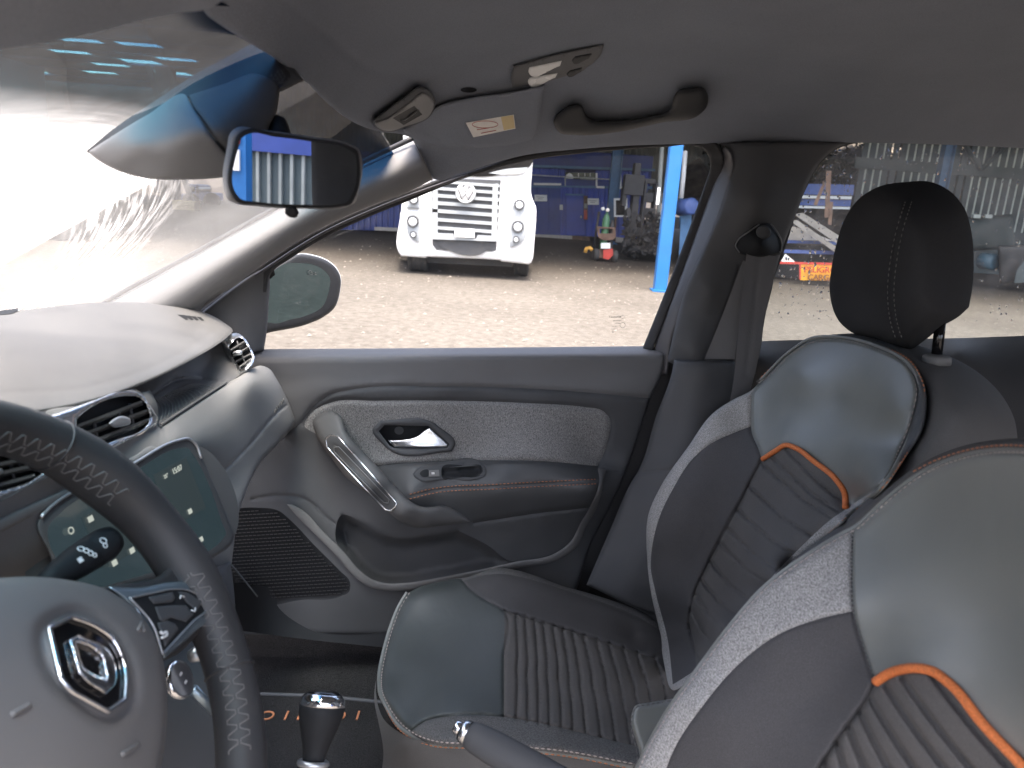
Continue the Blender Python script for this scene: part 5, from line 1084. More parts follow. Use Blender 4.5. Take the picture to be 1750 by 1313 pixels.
relief(ps, 'seat_base', side_fab, sm([(668, 1080, 1), (650, 1130), (643, 1190), (655, 1228), (690, 1256), (740, 1272), (880, 1282), (1000, 1296), (1150, 1325, 1), (1150, 1500, 1), (650, 1500, 1), (648, 1350), (655, 1280), (648, 1240), (640, 1200)], step=7), tps([(668, 1080, 1.25), (645, 1190, 1.11), (690, 1268, .955), (740, 1286, .93), (1000, 1312, .91), (1150, 1340, .91), (1150, 1500, .93), (650, 1500, 1.02), (648, 1350, 1.06), (800, 1400, .93), (650, 1260, 1.05)]), step=8, rim=0.10)
# padded armrest of the console between the seats
ar = thing('console_armrest', 'corner of a teal leather armrest pad between the two front seats', 'armrest', P(1150, 1330, .80))
ar_d = tps([(1080, 1214, .80), (1150, 1195, .83), (1240, 1180, .84), (1100, 1330, .74), (1240, 1330, .76), (1160, 1250, .79)])
ao = sm([(1080, 1218), (1084, 1208), (1110, 1201), (1150, 1194), (1240, 1180, 1), (1260, 1340, 1), (1100, 1340, 1), (1092, 1285)], step=5)
relief(ar, 'armrest_pad', leather, ao, ar_d, step=6, roll=(8, 0.02), rim=0.06)
stitches('armrest_stitching', path3(sm([(1096, 1340), (1088, 1285), (1081, 1222), (1086, 1211), (1112, 1204), (1150, 1197), (1230, 1184)], False, 4), ar_d, 0.002), grey_thread, ar, .005, .003, .0007)

# ================================================================== driver seat
ds = thing('driver_seat', 'driver seat close to the camera, pale highlight on teal leather, orange piping', 'car seat', P(1500, 1500, .45))
DS = tps([(1080, 1330, .655), (1130, 1230, .66), (1200, 1130, .665), (1300, 1005, .67), (1380, 945, .665), (1460, 902, .66), (1520, 848, .645), (1580, 803, .62), (1640, 778, .58), (1700, 768, .535), (1760, 768, .49), (1950, 830, .36), (1455, 1045, .585), (1330, 1085, .615), (1200, 1210, .625), (1480, 1110, .56), (1495, 1165, .53), (1400, 1200, .565), (1300, 1313, .57), (1440, 1250, .53), (1560, 1142, .50), (1680, 1235, .44), (1750, 1310, .415), (1560, 1250, .48), (1500, 1350, .49), (1600, 950, .545), (1700, 900, .49), (1700, 1050, .47), (1850, 1000, .38), (1850, 1250, .37), (1530, 980, .575), (1400, 1450, .5), (1950, 1450, .35), (1100, 1450, .64), (1650, 1350, .44), (2120, 960, .30), (2240, 1150, .25), (2260, 1450, .24)])
do = sm([(1060, 1450, 1), (1078, 1340), (1100, 1285), (1135, 1222), (1200, 1132), (1250, 1065), (1300, 1008), (1380, 948), (1440, 912), (1462, 901), (1490, 875), (1520, 848), (1580, 804), (1640, 780), (1700, 769), (1760, 770), (1860, 800), (1950, 850), (2120, 960), (2230, 1110), (2265, 1450, 1)], step=7)
dy_ = sm([(1457, 904, 1), (1490, 877), (1520, 850), (1580, 806), (1640, 782), (1700, 771), (1760, 772), (1860, 802), (1950, 852), (2118, 962), (2226, 1112), (2240, 1449, 1), (1860, 1449, 1), (1850, 1430), (1750, 1312), (1680, 1238), (1622, 1168), (1592, 1147), (1560, 1142), (1520, 1150), (1495, 1166, 1), (1476, 1110), (1458, 1045), (1455, 980)], step=6)
di = sm([(1495, 1166, 1), (1520, 1150), (1560, 1142), (1592, 1147), (1622, 1168), (1680, 1238), (1750, 1312), (1850, 1430), (1849, 1449, 1), (1330, 1449, 1), (1400, 1313), (1440, 1252), (1484, 1190)], step=6)
dk = sm([(1457, 1045, 1), (1400, 1058), (1330, 1085), (1260, 1138), (1200, 1208), (1155, 1275), (1130, 1340), (1110, 1449, 1), (1330, 1449, 1), (1400, 1313), (1440, 1252), (1484, 1190), (1495, 1166, 1), (1476, 1110)], step=6)
PAIR3 = [((1640, 1185), (1750, 1305)), ((1590, 1150), (1800, 1390)), ((1541, 1158), (1740, 1400)), ((1513, 1172), (1690, 1400)), ((1488, 1195), (1640, 1410)), ((1470, 1218), (1590, 1420)), ((1450, 1243), (1540, 1420)), ((1430, 1270), (1500, 1430)), ((1410, 1300), (1455, 1430)), ((1392, 1330), (1420, 1430))]
relief(ds, 'backrest_bolster', heather_seat, do, DS, step=5.0, parts=[('yoke', dy_, leather), ('ribbed_insert', di, rib_fab), ('bolster_panel', dk, knit)],
       grooves=[(sm([(1457, 904), (1455, 980), (1458, 1045), (1476, 1110), (1495, 1166)], False), 7, 0.004), (sm([(1457, 1045), (1400, 1058), (1330, 1085), (1260, 1138), (1200, 1208), (1155, 1275), (1130, 1340)], False), 5, 0.002), (sm([(1495, 1166), (1484, 1190), (1440, 1252), (1400, 1313), (1340, 1430)], False), 8, 0.005)] + [(l_, 9, .0075) for l_, w_, d_ in ribln(PAIR3, .6, 0.0, (-6, 5))],
       roll=(16, 0.022), rim=0.12)
opl = sm([(1496, 1166), (1520, 1151), (1560, 1142), (1592, 1147), (1622, 1168), (1680, 1238), (1750, 1313), (1800, 1372)], False, 3)
tube('orange_piping', path3(opl, DS, -0.003), 0.0036, orange, ds, 10)
stitches('seam_stitching', path3(sm([(1457, 910), (1455, 980), (1458, 1045), (1476, 1110), (1493, 1160)], False, 4), DS, 0.001), side_fab, ds, .003, .0015, .0008)
el = [(1085, 1330), (1106, 1285), (1140, 1224), (1204, 1134), (1254, 1068), (1304, 1011), (1383, 951), (1443, 915), (1466, 903), (1493, 879), (1523, 852), (1582, 809), (1641, 785), (1700, 774), (1760, 775), (1860, 805), (1950, 856), (2110, 966)]
stitches('edge_stitching', path3(sm(el, False, 4), DS, 0.005), pale_thread, ds, .0042, .0020, .0007)
tube('edge_piping', path3(sm([(x - 3, y - 3) for x, y in el], False, 5), DS, 0.016), 0.0022, leather, ds, 8)
stitches('edge_stitching', path3(sm([(1560, 806), (1600, 786), (1650, 770), (1700, 762), (1760, 763), (1860, 790)], False, 4), DS, 0.012), orange_thread, ds, .0042, .0025, .0007)
hb_ = bmesh.new(); bmesh.ops.create_cube(hb_, size=1.0); bmesh.ops.bevel(hb_, geom=list(hb_.edges), offset=.22, segments=5, affect='EDGES', profile=.7)
hb_.verts.index_update(); mesh('headrest', [CARW(.64 + v.co.x * .12, .43 + v.co.y * .29, -.03 + v.co.z * .24) for v in hb_.verts], [[v.index for v in f.verts] for f in hb_.faces], head_fab, ds); hb_.free()
for yy in (.37, .49): tube('headrest_post', [CARW(.64, yy, -.10), CARW(.62, yy, -.22)], .007, gloss_black, ds, 10)
relief(ds, 'backrest_side', side_fab, sm([(1440, 905, 1), (1500, 850), (1570, 795), (1640, 764), (1700, 752), (1760, 750), (1860, 775), (1950, 820), (2130, 930), (2250, 1100, 1), (2250, 1300, 1), (1440, 1000, 1)]), tps([(2130, 930, .34), (2250, 1100, .28), (1440, 905, .69), (1640, 764, .64), (1760, 750, .56), (1950, 820, .42), (1950, 1000, .45), (1440, 1000, .70), (1640, 850, .63)]), step=8, roll=(12, 0.03), rim=0.10)

# ================================================================== the yard outside
m_gr, n4, o4 = newmat('gravel_ground')
b4 = N(n4, 'ShaderNodeBsdfPrincipled', Roughness=0.95); b4.inputs['Specular IOR Level'].default_value = 0.1
tc4 = N(n4, 'ShaderNodeTexCoord')
na_ = N(n4, 'ShaderNodeTexNoise', Scale=0.22, Detail=6.0, Roughness=0.6); n4.links.new(tc4.outputs['Object'], na_.inputs['Vector'])
nb_ = N(n4, 'ShaderNodeTexNoise', Scale=9.0, Detail=6.0, Roughness=0.7); n4.links.new(tc4.outputs['Object'], nb_.inputs['Vector'])
nc_ = N(n4, 'ShaderNodeTexVoronoi', Scale=16.0); n4.links.new(tc4.outputs['Object'], nc_.inputs['Vector'])
r1 = ramp(n4, na_.outputs[0], [(0.3, (0.102, 0.093, 0.082)), (0.6, (0.133, 0.122, 0.108))])
r2 = ramp(n4, nb_.outputs[0], [(0.3, (0.62, 0.60, 0.58)), (0.7, (1.15, 1.15, 1.15))])
r3 = ramp(n4, nc_.outputs['Distance'], [(0.0, (1.3, 1.28, 1.25)), (0.12, (1, 1, 1)), (0.6, (0.85, 0.85, 0.85))])
mxa = N(n4, 'ShaderNodeMix', data_type='RGBA', blend_type='MULTIPLY'); mxa.inputs[0].default_value = 1; n4.links.new(r1.outputs[0], mxa.inputs[6]); n4.links.new(r2.outputs[0], mxa.inputs[7])
mxb = N(n4, 'ShaderNodeMix', data_type='RGBA', blend_type='MULTIPLY'); mxb.inputs[0].default_value = 0.8; n4.links.new(mxa.outputs[2], mxb.inputs[6]); n4.links.new(r3.outputs[0], mxb.inputs[7])
# ground multiplied darker towards the shed: a patch with its own ragged border
sp4 = N(n4, 'ShaderNodeSeparateXYZ'); n4.links.new(tc4.outputs['Object'], sp4.inputs[0])
nd_ = N(n4, 'ShaderNodeTexNoise', Scale=0.5, Detail=5.0); n4.links.new(tc4.outputs['Object'], nd_.inputs['Vector'])
ad = n4.nodes.new('ShaderNodeMath'); ad.operation = 'MULTIPLY_ADD'; n4.links.new(nd_.outputs[0], ad.inputs[0]); ad.inputs[1].default_value = 5.0; n4.links.new(sp4.outputs[1], ad.inputs[2])
mr = N(n4, 'ShaderNodeMapRange'); n4.links.new(ad.outputs[0], mr.inputs[0]); mr.inputs[1].default_value = 13.0; mr.inputs[2].default_value = 19.0
mxc = N(n4, 'ShaderNodeMix', data_type='RGBA', blend_type='MULTIPLY'); n4.links.new(mr.outputs[0], mxc.inputs[0]); n4.links.new(mxb.outputs[2], mxc.inputs[6]); mxc.inputs[7].default_value = (0.45, 0.43, 0.41, 1)
n4.links.new(mxc.outputs[2], b4.inputs['Base Color'])
bp4 = N(n4, 'ShaderNodeBump', Strength=0.6, Distance=0.03); n4.links.new(nb_.outputs[0], bp4.inputs['Height']); n4.links.new(bp4.outputs[0], b4.inputs['Normal'])
n4.links.new(b4.outputs[0], o4.inputs[0])
g = mesh('ground', [(-600, -400, 0), (600, -400, 0), (600, 900, 0), (-600, 900, 0)], [(0, 1, 2, 3)], m_gr, kind='structure')
# loose stones on the gravel
m_st = M('stone', (0.17, 0.15, 0.13), 0.9, var=0.3, vscale=3)
V, Fc = [], []
for k in range(2600):
    y = 5.5 + 16 * RNG.random() ** 1.5; x = (RNG.random() * 1.6 - 0.5) * y; r_ = 0.008 + 0.022 * RNG.random() ** 3; b = len(V)
    for dx_, dy_2, dz in ((1, 0, .2), (-.2, .9, .25), (-.9, -.2, .15), (.1, -.9, .2), (0.1, 0.05, .9)): V.append((x + dx_ * r_ * (.7 + .6 * RNG.random()), y + dy_2 * r_, dz * r_))
    Fc += [(b, b + 1, b + 4), (b + 1, b + 2, b + 4), (b + 2, b + 3, b + 4), (b + 3, b, b + 4)]
mesh('loose_stones', V, Fc, m_st, kind='stuff', smooth=False)

white_paint = M('white_truck_paint', (0.74, 0.74, 0.73), 0.3, var=0.03, coat=0.4)
grey_pl = M('truck_grey_plastic', (0.30, 0.32, 0.33), 0.5, var=0.06)
grey_dk = M('truck_grille_dark', (0.045, 0.047, 0.05), 0.6, var=0.2, vscale=4)
tyre = M('tyre_rubber', (0.035, 0.034, 0.033), 0.9, var=0.2, vscale=6)
lampglass = M('lamp_glass', (0.78, 0.80, 0.80), 0.12, var=0.05, coat=0.6)
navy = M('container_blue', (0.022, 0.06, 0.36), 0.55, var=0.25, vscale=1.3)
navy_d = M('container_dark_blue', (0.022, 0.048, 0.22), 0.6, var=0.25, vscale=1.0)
postblue = M('post_blue', (0.010, 0.115, 0.33), 0.45, var=0.08, vscale=2)
steelblue = M('post_steel_blue', (0.06, 0.15, 0.28), 0.6, var=0.15)
signwhite = M('sign_white', (0.78, 0.78, 0.76), 0.5, var=0.03)
concrete = M('concrete', (0.42, 0.39, 0.35), 0.9, var=0.15, bump=0.3, bscale=12, bdist=0.02)
rust = M('rusty_steel', (0.11, 0.065, 0.045), 0.85, var=0.45, vscale=6)
greasy = M('greasy_steel', (0.018, 0.018, 0.019), 0.6, var=0.4, vscale=5)
green_p = M('green_bottle', (0.035, 0.13, 0.055), 0.4, var=0.15)
red_p = M('red_paint', (0.45, 0.045, 0.03), 0.5, var=0.15)
yellow_p = M('yellow_hose', (0.6, 0.32, 0.05), 0.5, var=0.1)
sheet = M('corrugated_sheet', (0.26, 0.28, 0.27), 0.6, var=0.2, vscale=1.5)
sheet_d = M('dark_sheet', (0.060, 0.080, 0.085), 0.7, var=0.3, vscale=0.8)
sheet_l = M('pale_sheet', (0.50, 0.52, 0.48), 0.6, var=0.15, vscale=1.5)
def Yflat(Y): return flat(Y)
def quad(x0, y0, x1, y1, sl=0.0): return np.array([(x0, y0), (x1, y0 + sl), (x1, y1 + sl), (x0, y1)], float)

# ---------------- white truck
TY = 13.3
tk = thing('white_truck', 'white cab-over truck facing the car with round headlamps and slatted grey grille', 'truck', G(797, 466))
relief(tk, 'cab_front', white_paint, sm([(690, 190, 1), (909, 190, 1), (909.5, 277), (910, 341), (915, 352), (916, 378, 1), (911, 440, 1), (908, 449), (903, 452, 1), (857, 447, 1), (855, 445, 1), (828, 443, 1), (729, 439, 1), (728, 441, 1), (686, 438, 1), (683, 434), (684, 367, 1), (686, 360, 1), (687, 341, 1)], step=5), Yflat(TY), step=8, roll=(3, 0.05), rim=2.2,
       grooves=[(np.array([(871, 367), (916, 375)], float), 2, 0.03), (np.array([(684, 362), (740, 364)], float), 2, 0.03)])
relief(tk, 'windscreen', gloss_black, sm([(700, 195, 1), (900, 195, 1), (902, 287), (880, 293), (855, 299), (700, 290, 1)], step=5), Yflat(TY - .03), step=12, rim=0.05)
relief(tk, 'wiper_cowl', grey_pl, sm([(835, 296, 1), (860, 290), (902, 286, 1), (900, 290), (858, 299, 1)], step=3), Yflat(TY - .05), step=5, rim=0.05)
relief(tk, 'grille_back', grey_dk, np.array([(737, 304), (856, 308), (848, 428), (840, 430), (746, 427), (739, 418)], float), Yflat(TY - .02), step=10, rim=0.03)
slats_ = [(307.5, 4.6), (319, 5.0), (331, 5.6), (343.5, 6.0), (357, 6.0), (372, 5.6), (386, 5.4)]
for y, h in slats_:
    relief(tk, 'grille_slat', grey_pl, np.array([(738.5, y), (854 - (y - 307) * .03, y + 8.2), (854 - (y - 307) * .03, y + 8.2 + h), (738.5, y + h)], float), Yflat(TY - .10), step=10, roll=(2, 0.03), rim=0.10)
relief(tk, 'lower_grille', grey_pl, np.array([(739, 398), (775, 399.5), (776, 405), (814, 408), (816, 402), (851, 403.5), (849, 413), (739, 409)], float), Yflat(TY - .10), step=8, rim=0.08)
for xx in (739, 851):
    s_ = 1 if xx < 800 else -1
    relief(tk, 'grille_side', grey_pl, np.array([(xx, 306 + (xx - 739) * .07), (xx + s_ * 9, 307 + (xx - 739) * .07), (xx + s_ * 9 - (0 if s_ > 0 else 2), 400 + (xx - 739) * .05), (xx - (0 if s_ > 0 else 2), 400 + (xx - 739) * .05)], float), Yflat(TY - .07), step=10, rim=0.06)
tkp = relief(tk, 'number_plate', signwhite, quad(777, 390.5, 811, 405, 1.2), Yflat(TY - .16), step=10, rim=0.02)
for k, px in enumerate((784, 788, 795, 801)): box('plate_character', P(px, 396.5 + .04 * (px - 777), TY - .175), (.012, 0, 0), (0, .004, 0), (0, 0, .022 if k % 3 else .012), grey_pl, tkp)
relief(tk, 'bumper_opening', grey_dk, sm([(750, 410, 1), (838, 414, 1), (836, 424), (831, 429), (760, 425), (752, 420)], step=4), Yflat(TY - .04), step=8, rim=0.05)
relief(tk, 'bumper_slot', grey_dk, quad(757, 426.5, 829, 428, 2.6), Yflat(TY - .03), step=10, rim=0.03)
def headlamp(panel, lamps):
    hp = relief(tk, 'headlamp_panel', grey_pl, sm(panel, step=4), Yflat(TY - .08), step=6, roll=(2, 0.03), rim=0.08)
    for (x, y, r_) in lamps:
        c = P(x, y, TY - .08); k = r_ * TY / F
        lathe('headlamp_ring', [(k * 1.25, 0), (k * 1.25, .03), (k * 1.05, .05), (k * .95, .03)], c, (0, -1, 0), grey_dk, hp, 24)
        lathe('headlamp_lens', [(k * .96, .02), (k * .85, .032), (k * .5, .038), (k * .1, .040)], c, (0, -1, 0), lampglass, hp, 24)
headlamp([(877.5, 343, 1), (884, 339), (898.5, 337, 1), (898, 370), (893, 413), (883, 420), (871, 423, 1), (873, 380)], [(887.6, 350, 7), (885, 387.5, 8), (882, 409.5, 4.6)])
headlamp([(697, 336, 1), (716.5, 334, 1), (717, 357, 1), (695, 356, 1)], [(707.3, 341, 6.5)])
headlamp([(697, 360, 1), (716.5, 361, 1), (717, 414.5, 1), (707, 411), (699, 402)], [(705.7, 378.5, 8), (706.6, 401, 4.6)])
# round emblem: ring with V over W
ec = P(796, 330.4, TY - .13); er = 15.5 * TY / F
em = lathe('emblem', [(er * 1.08, 0), (er * 1.08, .03), (er, .045), (er * .9, .045)], ec, (0, -1, 0), grey_pl, tk, 32)
ex_, ez_ = Vector((ct_, 0, -0.07)).normalized(), Vector((0.07, 0, 1)).normalized()
tube('emblem_ring', [ec + Vector((0, -.055, 0)) + ex_ * math.cos(a) * er * .92 + ez_ * math.sin(a) * er * .92 for a in np.linspace(0, 2 * math.pi, 32, endpoint=False)], er * .09, white_paint, em, 8, closed=True)
lathe('emblem_disc', [(er * .86, .03), (er * .86, .048)], ec, (0, -1, 0), signwhite, em, 28)
for pts_ in ([(-.34, .78), (0, .12), (.34, .78)], [(-.78, .38), (-.36, -.70), (0, -.06), (.36, -.70), (.78, .38)]):
    tube('emblem_letter', [ec + Vector((0, -.058, 0)) + ex_ * p[0] * er + ez_ * p[1] * er for p in pts_], er * .075, grey_dk, em, 6)
for (x, y, r_, w_) in ((710.5, 467.5, .50, .16), (890, 475.5, .50, .13)):
    b_ = G(x, y); lathe('front_wheel', [(.30, -w_), (r_ * .96, -w_), (r_, -w_ * .85), (r_, -w_ * .5), (r_ * .985, -w_ * .47), (r_, -w_ * .44), (r_, -.02), (r_ * .985, 0), (r_, .02), (r_, w_ * .44), (r_ * .985, w_ * .47), (r_, w_ * .5), (r_, w_ * .85), (r_ * .96, w_), (.30, w_)], b_ + Vector((0, .45, r_)), (1, 0, 0), tyre, tk, 40)
relief(tk, 'front_axle', greasy, np.array([(730, 441), (875, 448), (875, 456), (730, 449)], float), Yflat(TY + .35), step=10, rim=0.5)
c0 = G(797, 466); wbox('load_body', c0.x - 1.12, c0.x + 1.12, TY + 2.4, TY + 8, 1.0, 3.6, white_paint, tk)
wbox('chassis', c0.x - .5, c0.x + .5, TY + .8, TY + 8, .55, .85, greasy, tk)
for sx_ in (-.95, .95): lathe('rear_wheel', [(.28, -.22), (.48, -.22), (.5, -.18), (.5, .18), (.48, .22), (.28, .22)], (c0.x + sx_, TY + 6, .5), (1, 0, 0), tyre, tk, 28)

# ---------------- blue container offices at the back of the shed
def corrug(name, px0, px1, pyt, pyb, Y, mt, par, n, sl=0.0, depth=.05):
    """ribbed steel wall between two picture columns"""
    a0, a1 = P(px0, pyt, Y), P(px1, pyt + sl, Y); b0, b1 = P(px0, pyb, Y), P(px1, pyb + sl, Y); V, Fc = [], []
    k = 0
    for i in range(n):
        for q, dy_2 in ((0, 0), (.22, 0), (.35, depth), (.87, depth)):
            t = (i + q) / n
            if t > 1: continue
            for e0, e1 in ((a0, a1), (b0, b1)): V.append(e0.lerp(e1, t) + Vector((0, dy_2, 0)))
            k += 1
    for e0, e1 in ((a0, a1), (b0, b1)): V.append(Vector(e1))
    k += 1
    m0 = len(V)
    V += [v + Vector((0, .12, 0)) for v in V]
    for i in range(k - 1): Fc += [(2 * i, 2 * i + 1, 2 * i + 3, 2 * i + 2), (m0 + 2 * i, m0 + 2 * i + 2, m0 + 2 * i + 3, m0 + 2 * i + 1)]
    return mesh(name, V, Fc, mt, par, smooth=False)
KY = 28.0
c1 = thing('container_office', 'lower blue container office with a closed door and two white signs', 'container', G(1000, 404), 'blue container offices')
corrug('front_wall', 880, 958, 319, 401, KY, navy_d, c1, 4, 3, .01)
corrug('front_wall', 958, 1100, 320, 402, KY, navy, c1, 13, 6)
d_ = relief(c1, 'door', navy, quad(968, 333, 996, 402, 1), flat(KY - .06), step=12, rim=0.1)
tube('door_handle', [P(993, 369, KY - .1), P(993, 373, KY - .1)], .03, sheet_l, d_, 6)
relief(c1, 'door_lintel', steelblue, quad(966, 331, 998, 334, 1), flat(KY - .1), step=12, rim=0.1)
for k, (x0, y0, x1, y1) in enumerate(((913.5, 333, 935, 344), (1004, 339, 1023.5, 350))):
    sgn = relief(c1, 'wall_sign', signwhite, quad(x0, y0, x1, y1, .4), flat(KY - .1), step=12, rim=0.03)
    for j in range(2): box('sign_line', P((x0 + x1) / 2 - 1, y0 + 4 + j * 3.0, KY - .115), (.14 - .05 * j, 0, 0), (0, .004, 0), (0, 0, .012), grey_pl, sgn)
relief(c1, 'notice_board', rust, quad(997.5, 335, 1004.5, 376), flat(KY - .1), step=12, rim=0.03, parts=[('notice', quad(998, 359, 1003, 375), red_p), ('notice', quad(998.5, 348, 1003.5, 356), sheet)])
relief(c1, 'lock_box', sheet_l, quad(956.5, 350, 962, 359), flat(KY - .12), step=8, rim=0.1)
wbox('container_shell', P(880, 400, KY).x, P(1100, 400, KY).x, KY + .14, KY + 6, .25, 2.1, navy_d, c1)
relief(c1, 'plinth', concrete, np.array([(880, 399), (978, 403), (978, 411), (880, 407)], float), flat(KY - .3), step=14, rim=0.4)
relief(c1, 'door_step', rust, np.array([(978, 403), (1008, 404.5), (1008, 413), (978, 411)], float), flat(KY - .5), step=14, rim=0.5)
relief(c1, 'plinth', concrete, np.array([(1050, 405), (1065, 407), (1065, 416), (1050, 414)], float), flat(KY - .3), step=14, rim=0.4)
c2 = thing('container_office', 'upper blue container office with a wide window and white ledges', 'container', P(1000, 318, KY + .4), 'blue container offices')
corrug('front_wall', 890, 966, 286, 318, KY + .3, navy, c2, 7, 3)
corrug('front_wall', 1018, 1110, 291, 322, KY + .3, navy, c2, 8, 3)
relief(c2, 'roof_edge', steelblue, np.array([(890, 281), (1120, 289), (1120, 293), (890, 286)], float), flat(KY + .1), step=20, rim=0.4)
relief(c2, 'roof_edge', steelblue, np.array([(890, 317), (1120, 319), (1120, 323), (890, 321)], float), flat(KY + .1), step=20, rim=0.4)
relief(c2, 'white_ledge', signwhite, quad(912, 313, 959, 316.5, .6), flat(KY - .02), step=12, rim=0.2)
relief(c2, 'white_ledge', signwhite, quad(1019, 318, 1033, 321.5, .6), flat(KY - .02), step=12, rim=0.2)
relief(c2, 'white_ledge', signwhite, quad(1046, 319, 1074, 323, .6), flat(KY - .02), step=12, rim=0.2)
relief(c2, 'white_post', signwhite, quad(1057, 297, 1062, 319), flat(KY - .02), step=12, rim=0.1)
relief(c2, 'white_post', signwhite, quad(1018, 296, 1021, 318), flat(KY - .02), step=12, rim=0.1)
wd = relief(c2, 'window', M('office_window', (0.05, 0.075, 0.05), 0.15, var=0.8, vscale=1.6), quad(966, 295, 1018, 319, .8), flat(KY + .35), step=6, rim=0.1)
relief(wd, 'window_blind', signwhite, sm([(968, 299), (972, 296), (976, 297), (979, 301), (978, 313, 1), (968, 313, 1)], step=2), flat(KY + .28), step=4, rim=0.05)
relief(wd, 'window_board', sheet, quad(992, 303, 1016, 313), flat(KY + .28), step=6, rim=0.05)
for x in (988, 999, 1008): relief(wd, 'window_sash', signwhite, quad(x, 296, x + 1.2, 302), flat(KY + .27), step=6, rim=0.05)
tube('railing', [P(905, 299, KY - .2), P(1060, 308, KY - .2)], .02, sheet_l, c2, 6)
tube('railing_post', [P(966, 302.5, KY - .2), P(966, 318, KY - .2)], .02, sheet_l, c2, 6)
wbox('container_shell', P(890, 300, KY).x, P(1120, 300, KY).x, KY + .8, KY + 6, 2.1, 3.1, navy_d, c2)
# second blue container left of the truck
c3 = thing('shipping_container', 'dark blue container in the shade left of the white truck', 'container', G(640, 394))
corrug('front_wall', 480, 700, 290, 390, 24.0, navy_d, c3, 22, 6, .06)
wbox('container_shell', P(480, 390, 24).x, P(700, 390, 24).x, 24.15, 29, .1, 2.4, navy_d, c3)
relief(c3, 'plinth', concrete, np.array([(640, 388), (690, 390), (690, 396), (640, 394)], float), flat(23.7), step=14, rim=0.3)

# ---------------- shed: posts, back wall, roof
def post(px, pyt, pyb, w, mt, label, Y=None, cap=True, group='shed posts'):
    b_ = G(px, pyb) if Y is None else P(px, pyb, Y)
    if Y is not None: b_.z = 0
    o = thing('shed_post', label, 'post', b_, group)
    bx_ = b_.x; y_ = b_.y
    wbox('web', bx_ - w * .5, bx_ + w * .5, y_ - .01, y_ + .01, 0, 5.4, mt, o)
    for s_ in (-1, 1): wbox('flange', bx_ + s_ * w * .5 - .012, bx_ + s_ * w * .5 + .012, y_ - w * .5, y_ + w * .5, 0, 5.4, mt, o)
    wbox('base_plate', bx_ - w * .8, bx_ + w * .8, y_ - w * .8, y_ + w * .8, 0.002, .03, mt, o)
    return o
pb = post(1127, 250, 498, .185, postblue, 'bright blue steel post nearest the car, right of the white truck')
c_ = P(1127, 498, G(1127, 498).y)
wbox('web_cover', c_.x - .08, c_.x + .08, c_.y - .09, c_.y - .05, 0.03, 5.4, postblue, pb)
box('post_lamp', P(1128, 336, c_.y - .05) + Vector((-.05, -.1, 0)), (.022, 0, 0), (0, .02, 0), (0, 0, .14), signwhite, pb, .008)
post(1046, 256, 360, .32, steelblue, 'dull steel blue post in front of the container offices', 26.5)
post(1600, 250, 360, .26, steelblue, 'dull steel blue post against the slatted shed wall', 21.8)
wt = thing('blue_post', 'blue steel post with a red notice, reflected in the rearview mirror', 'post', (11.6, -6.7, 0))
wbox('post_shaft', 11.5, 11.7, -6.9, -6.5, 0, 5.4, postblue, wt)
wbox('notice', 11.44, 11.49, -6.85, -6.6, 1.6, 1.95, red_p, wt); wbox('notice', 11.44, 11.49, -6.85, -6.6, 1.15, 1.5, signwhite, wt)
rc = thing('ribbed_gate', 'grey ribbed gate beside the blue post, reflected in the rearview mirror', 'gate', (13, -3.2, 0))
for k in range(26): wbox('gate_rib', 13.0, 13.06, -8.4 + k * .24, -8.34 + k * .24, .1, 1.5, sheet, rc)
wbox('gate_panel', 13.07, 13.12, -8.5, 0, .1, 1.5, sheet_d, rc); wbox('gate_head', 12.95, 13.2, -8.5, 0, 1.5, 5.6, navy_d, rc)
bw = thing('shed_back_wall', 'grey corrugated sheet wall above the container offices', 'wall', (0, 34.5, 0))
corrug('wall_sheet', 470, 1240, 120, 330, 34.5, sheet, bw, 90, 0, .08)
wbox('wall_beam', -12, 9, 34.3, 34.42, 4.4, 4.6, steelblue, bw)
pipe = thing('white_pipe', 'thin white upright pipe right of the bright blue post', 'pipe', G(1164, 405))
tube('pipe_shaft', [P(1171, 258, 20), P(1168, 300, 20), P(1164, 339, 20)], .06, signwhite, pipe, 8); tube('pipe_foot', [P(1164, 339, 20), P(1164, 392, 20)], .05, steelblue, pipe, 8)
pole2 = thing('grey_pole', 'thin grey pole left of the bright blue post', 'pole', G(1128, 420))
tube('pole_shaft', [P(1132, 248, 22), P(1128, 300, 22), P(1124, 410, 22)], .06, sheet_l, pole2, 8)
# slatted wall behind the rear window; pale strips painted in for daylight between slats
sl_ = thing('slatted_wall', 'tall shed wall of upright strips with pale sheet set in for daylight, behind the passenger headrest', 'wall', (13, 24, 0))
SX0 = P(1450, 400, 24).x; daylight_st = M('painted_daylight', (0.62, 0.66, 0.60), 0.5, var=0.15, vscale=2)
box0 = None
for k in range(62):
    x = SX0 + k * .235
    wbox('slat', x, x + .165, 24, 24.05, 0.9, 5.45, sheet_d, sl_)
    if k % 9 not in (3, 4) or k > 20: wbox('daylight_strip', x + .172, x + .228, 24.01, 24.04, 0.9 + 1.2 * (RNG.random() < .3), 5.45, daylight_st, sl_)
for z_, h_ in ((3.05, .16), (1.2, .12), (5.2, .12)): wbox('rail', SX0 - .2, SX0 + 14.8, 23.9, 23.98, z_ - h_, z_ + h_, sheet_d, sl_)
for (xa, za, xb, zb) in ((SX0 + 3.6, 3.1, SX0 + 1.6, 5.2), (SX0 + 3.6, 3.1, SX0 + 5.4, 5.2)): tube('brace', [(xa, 23.85, za), (xb, 23.85, zb)], .07, sheet_d, sl_, 6)
wbox('lower_boards', SX0 - .2, SX0 + 14.8, 24.06, 24.12, 0, .95, sheet_d, sl_)
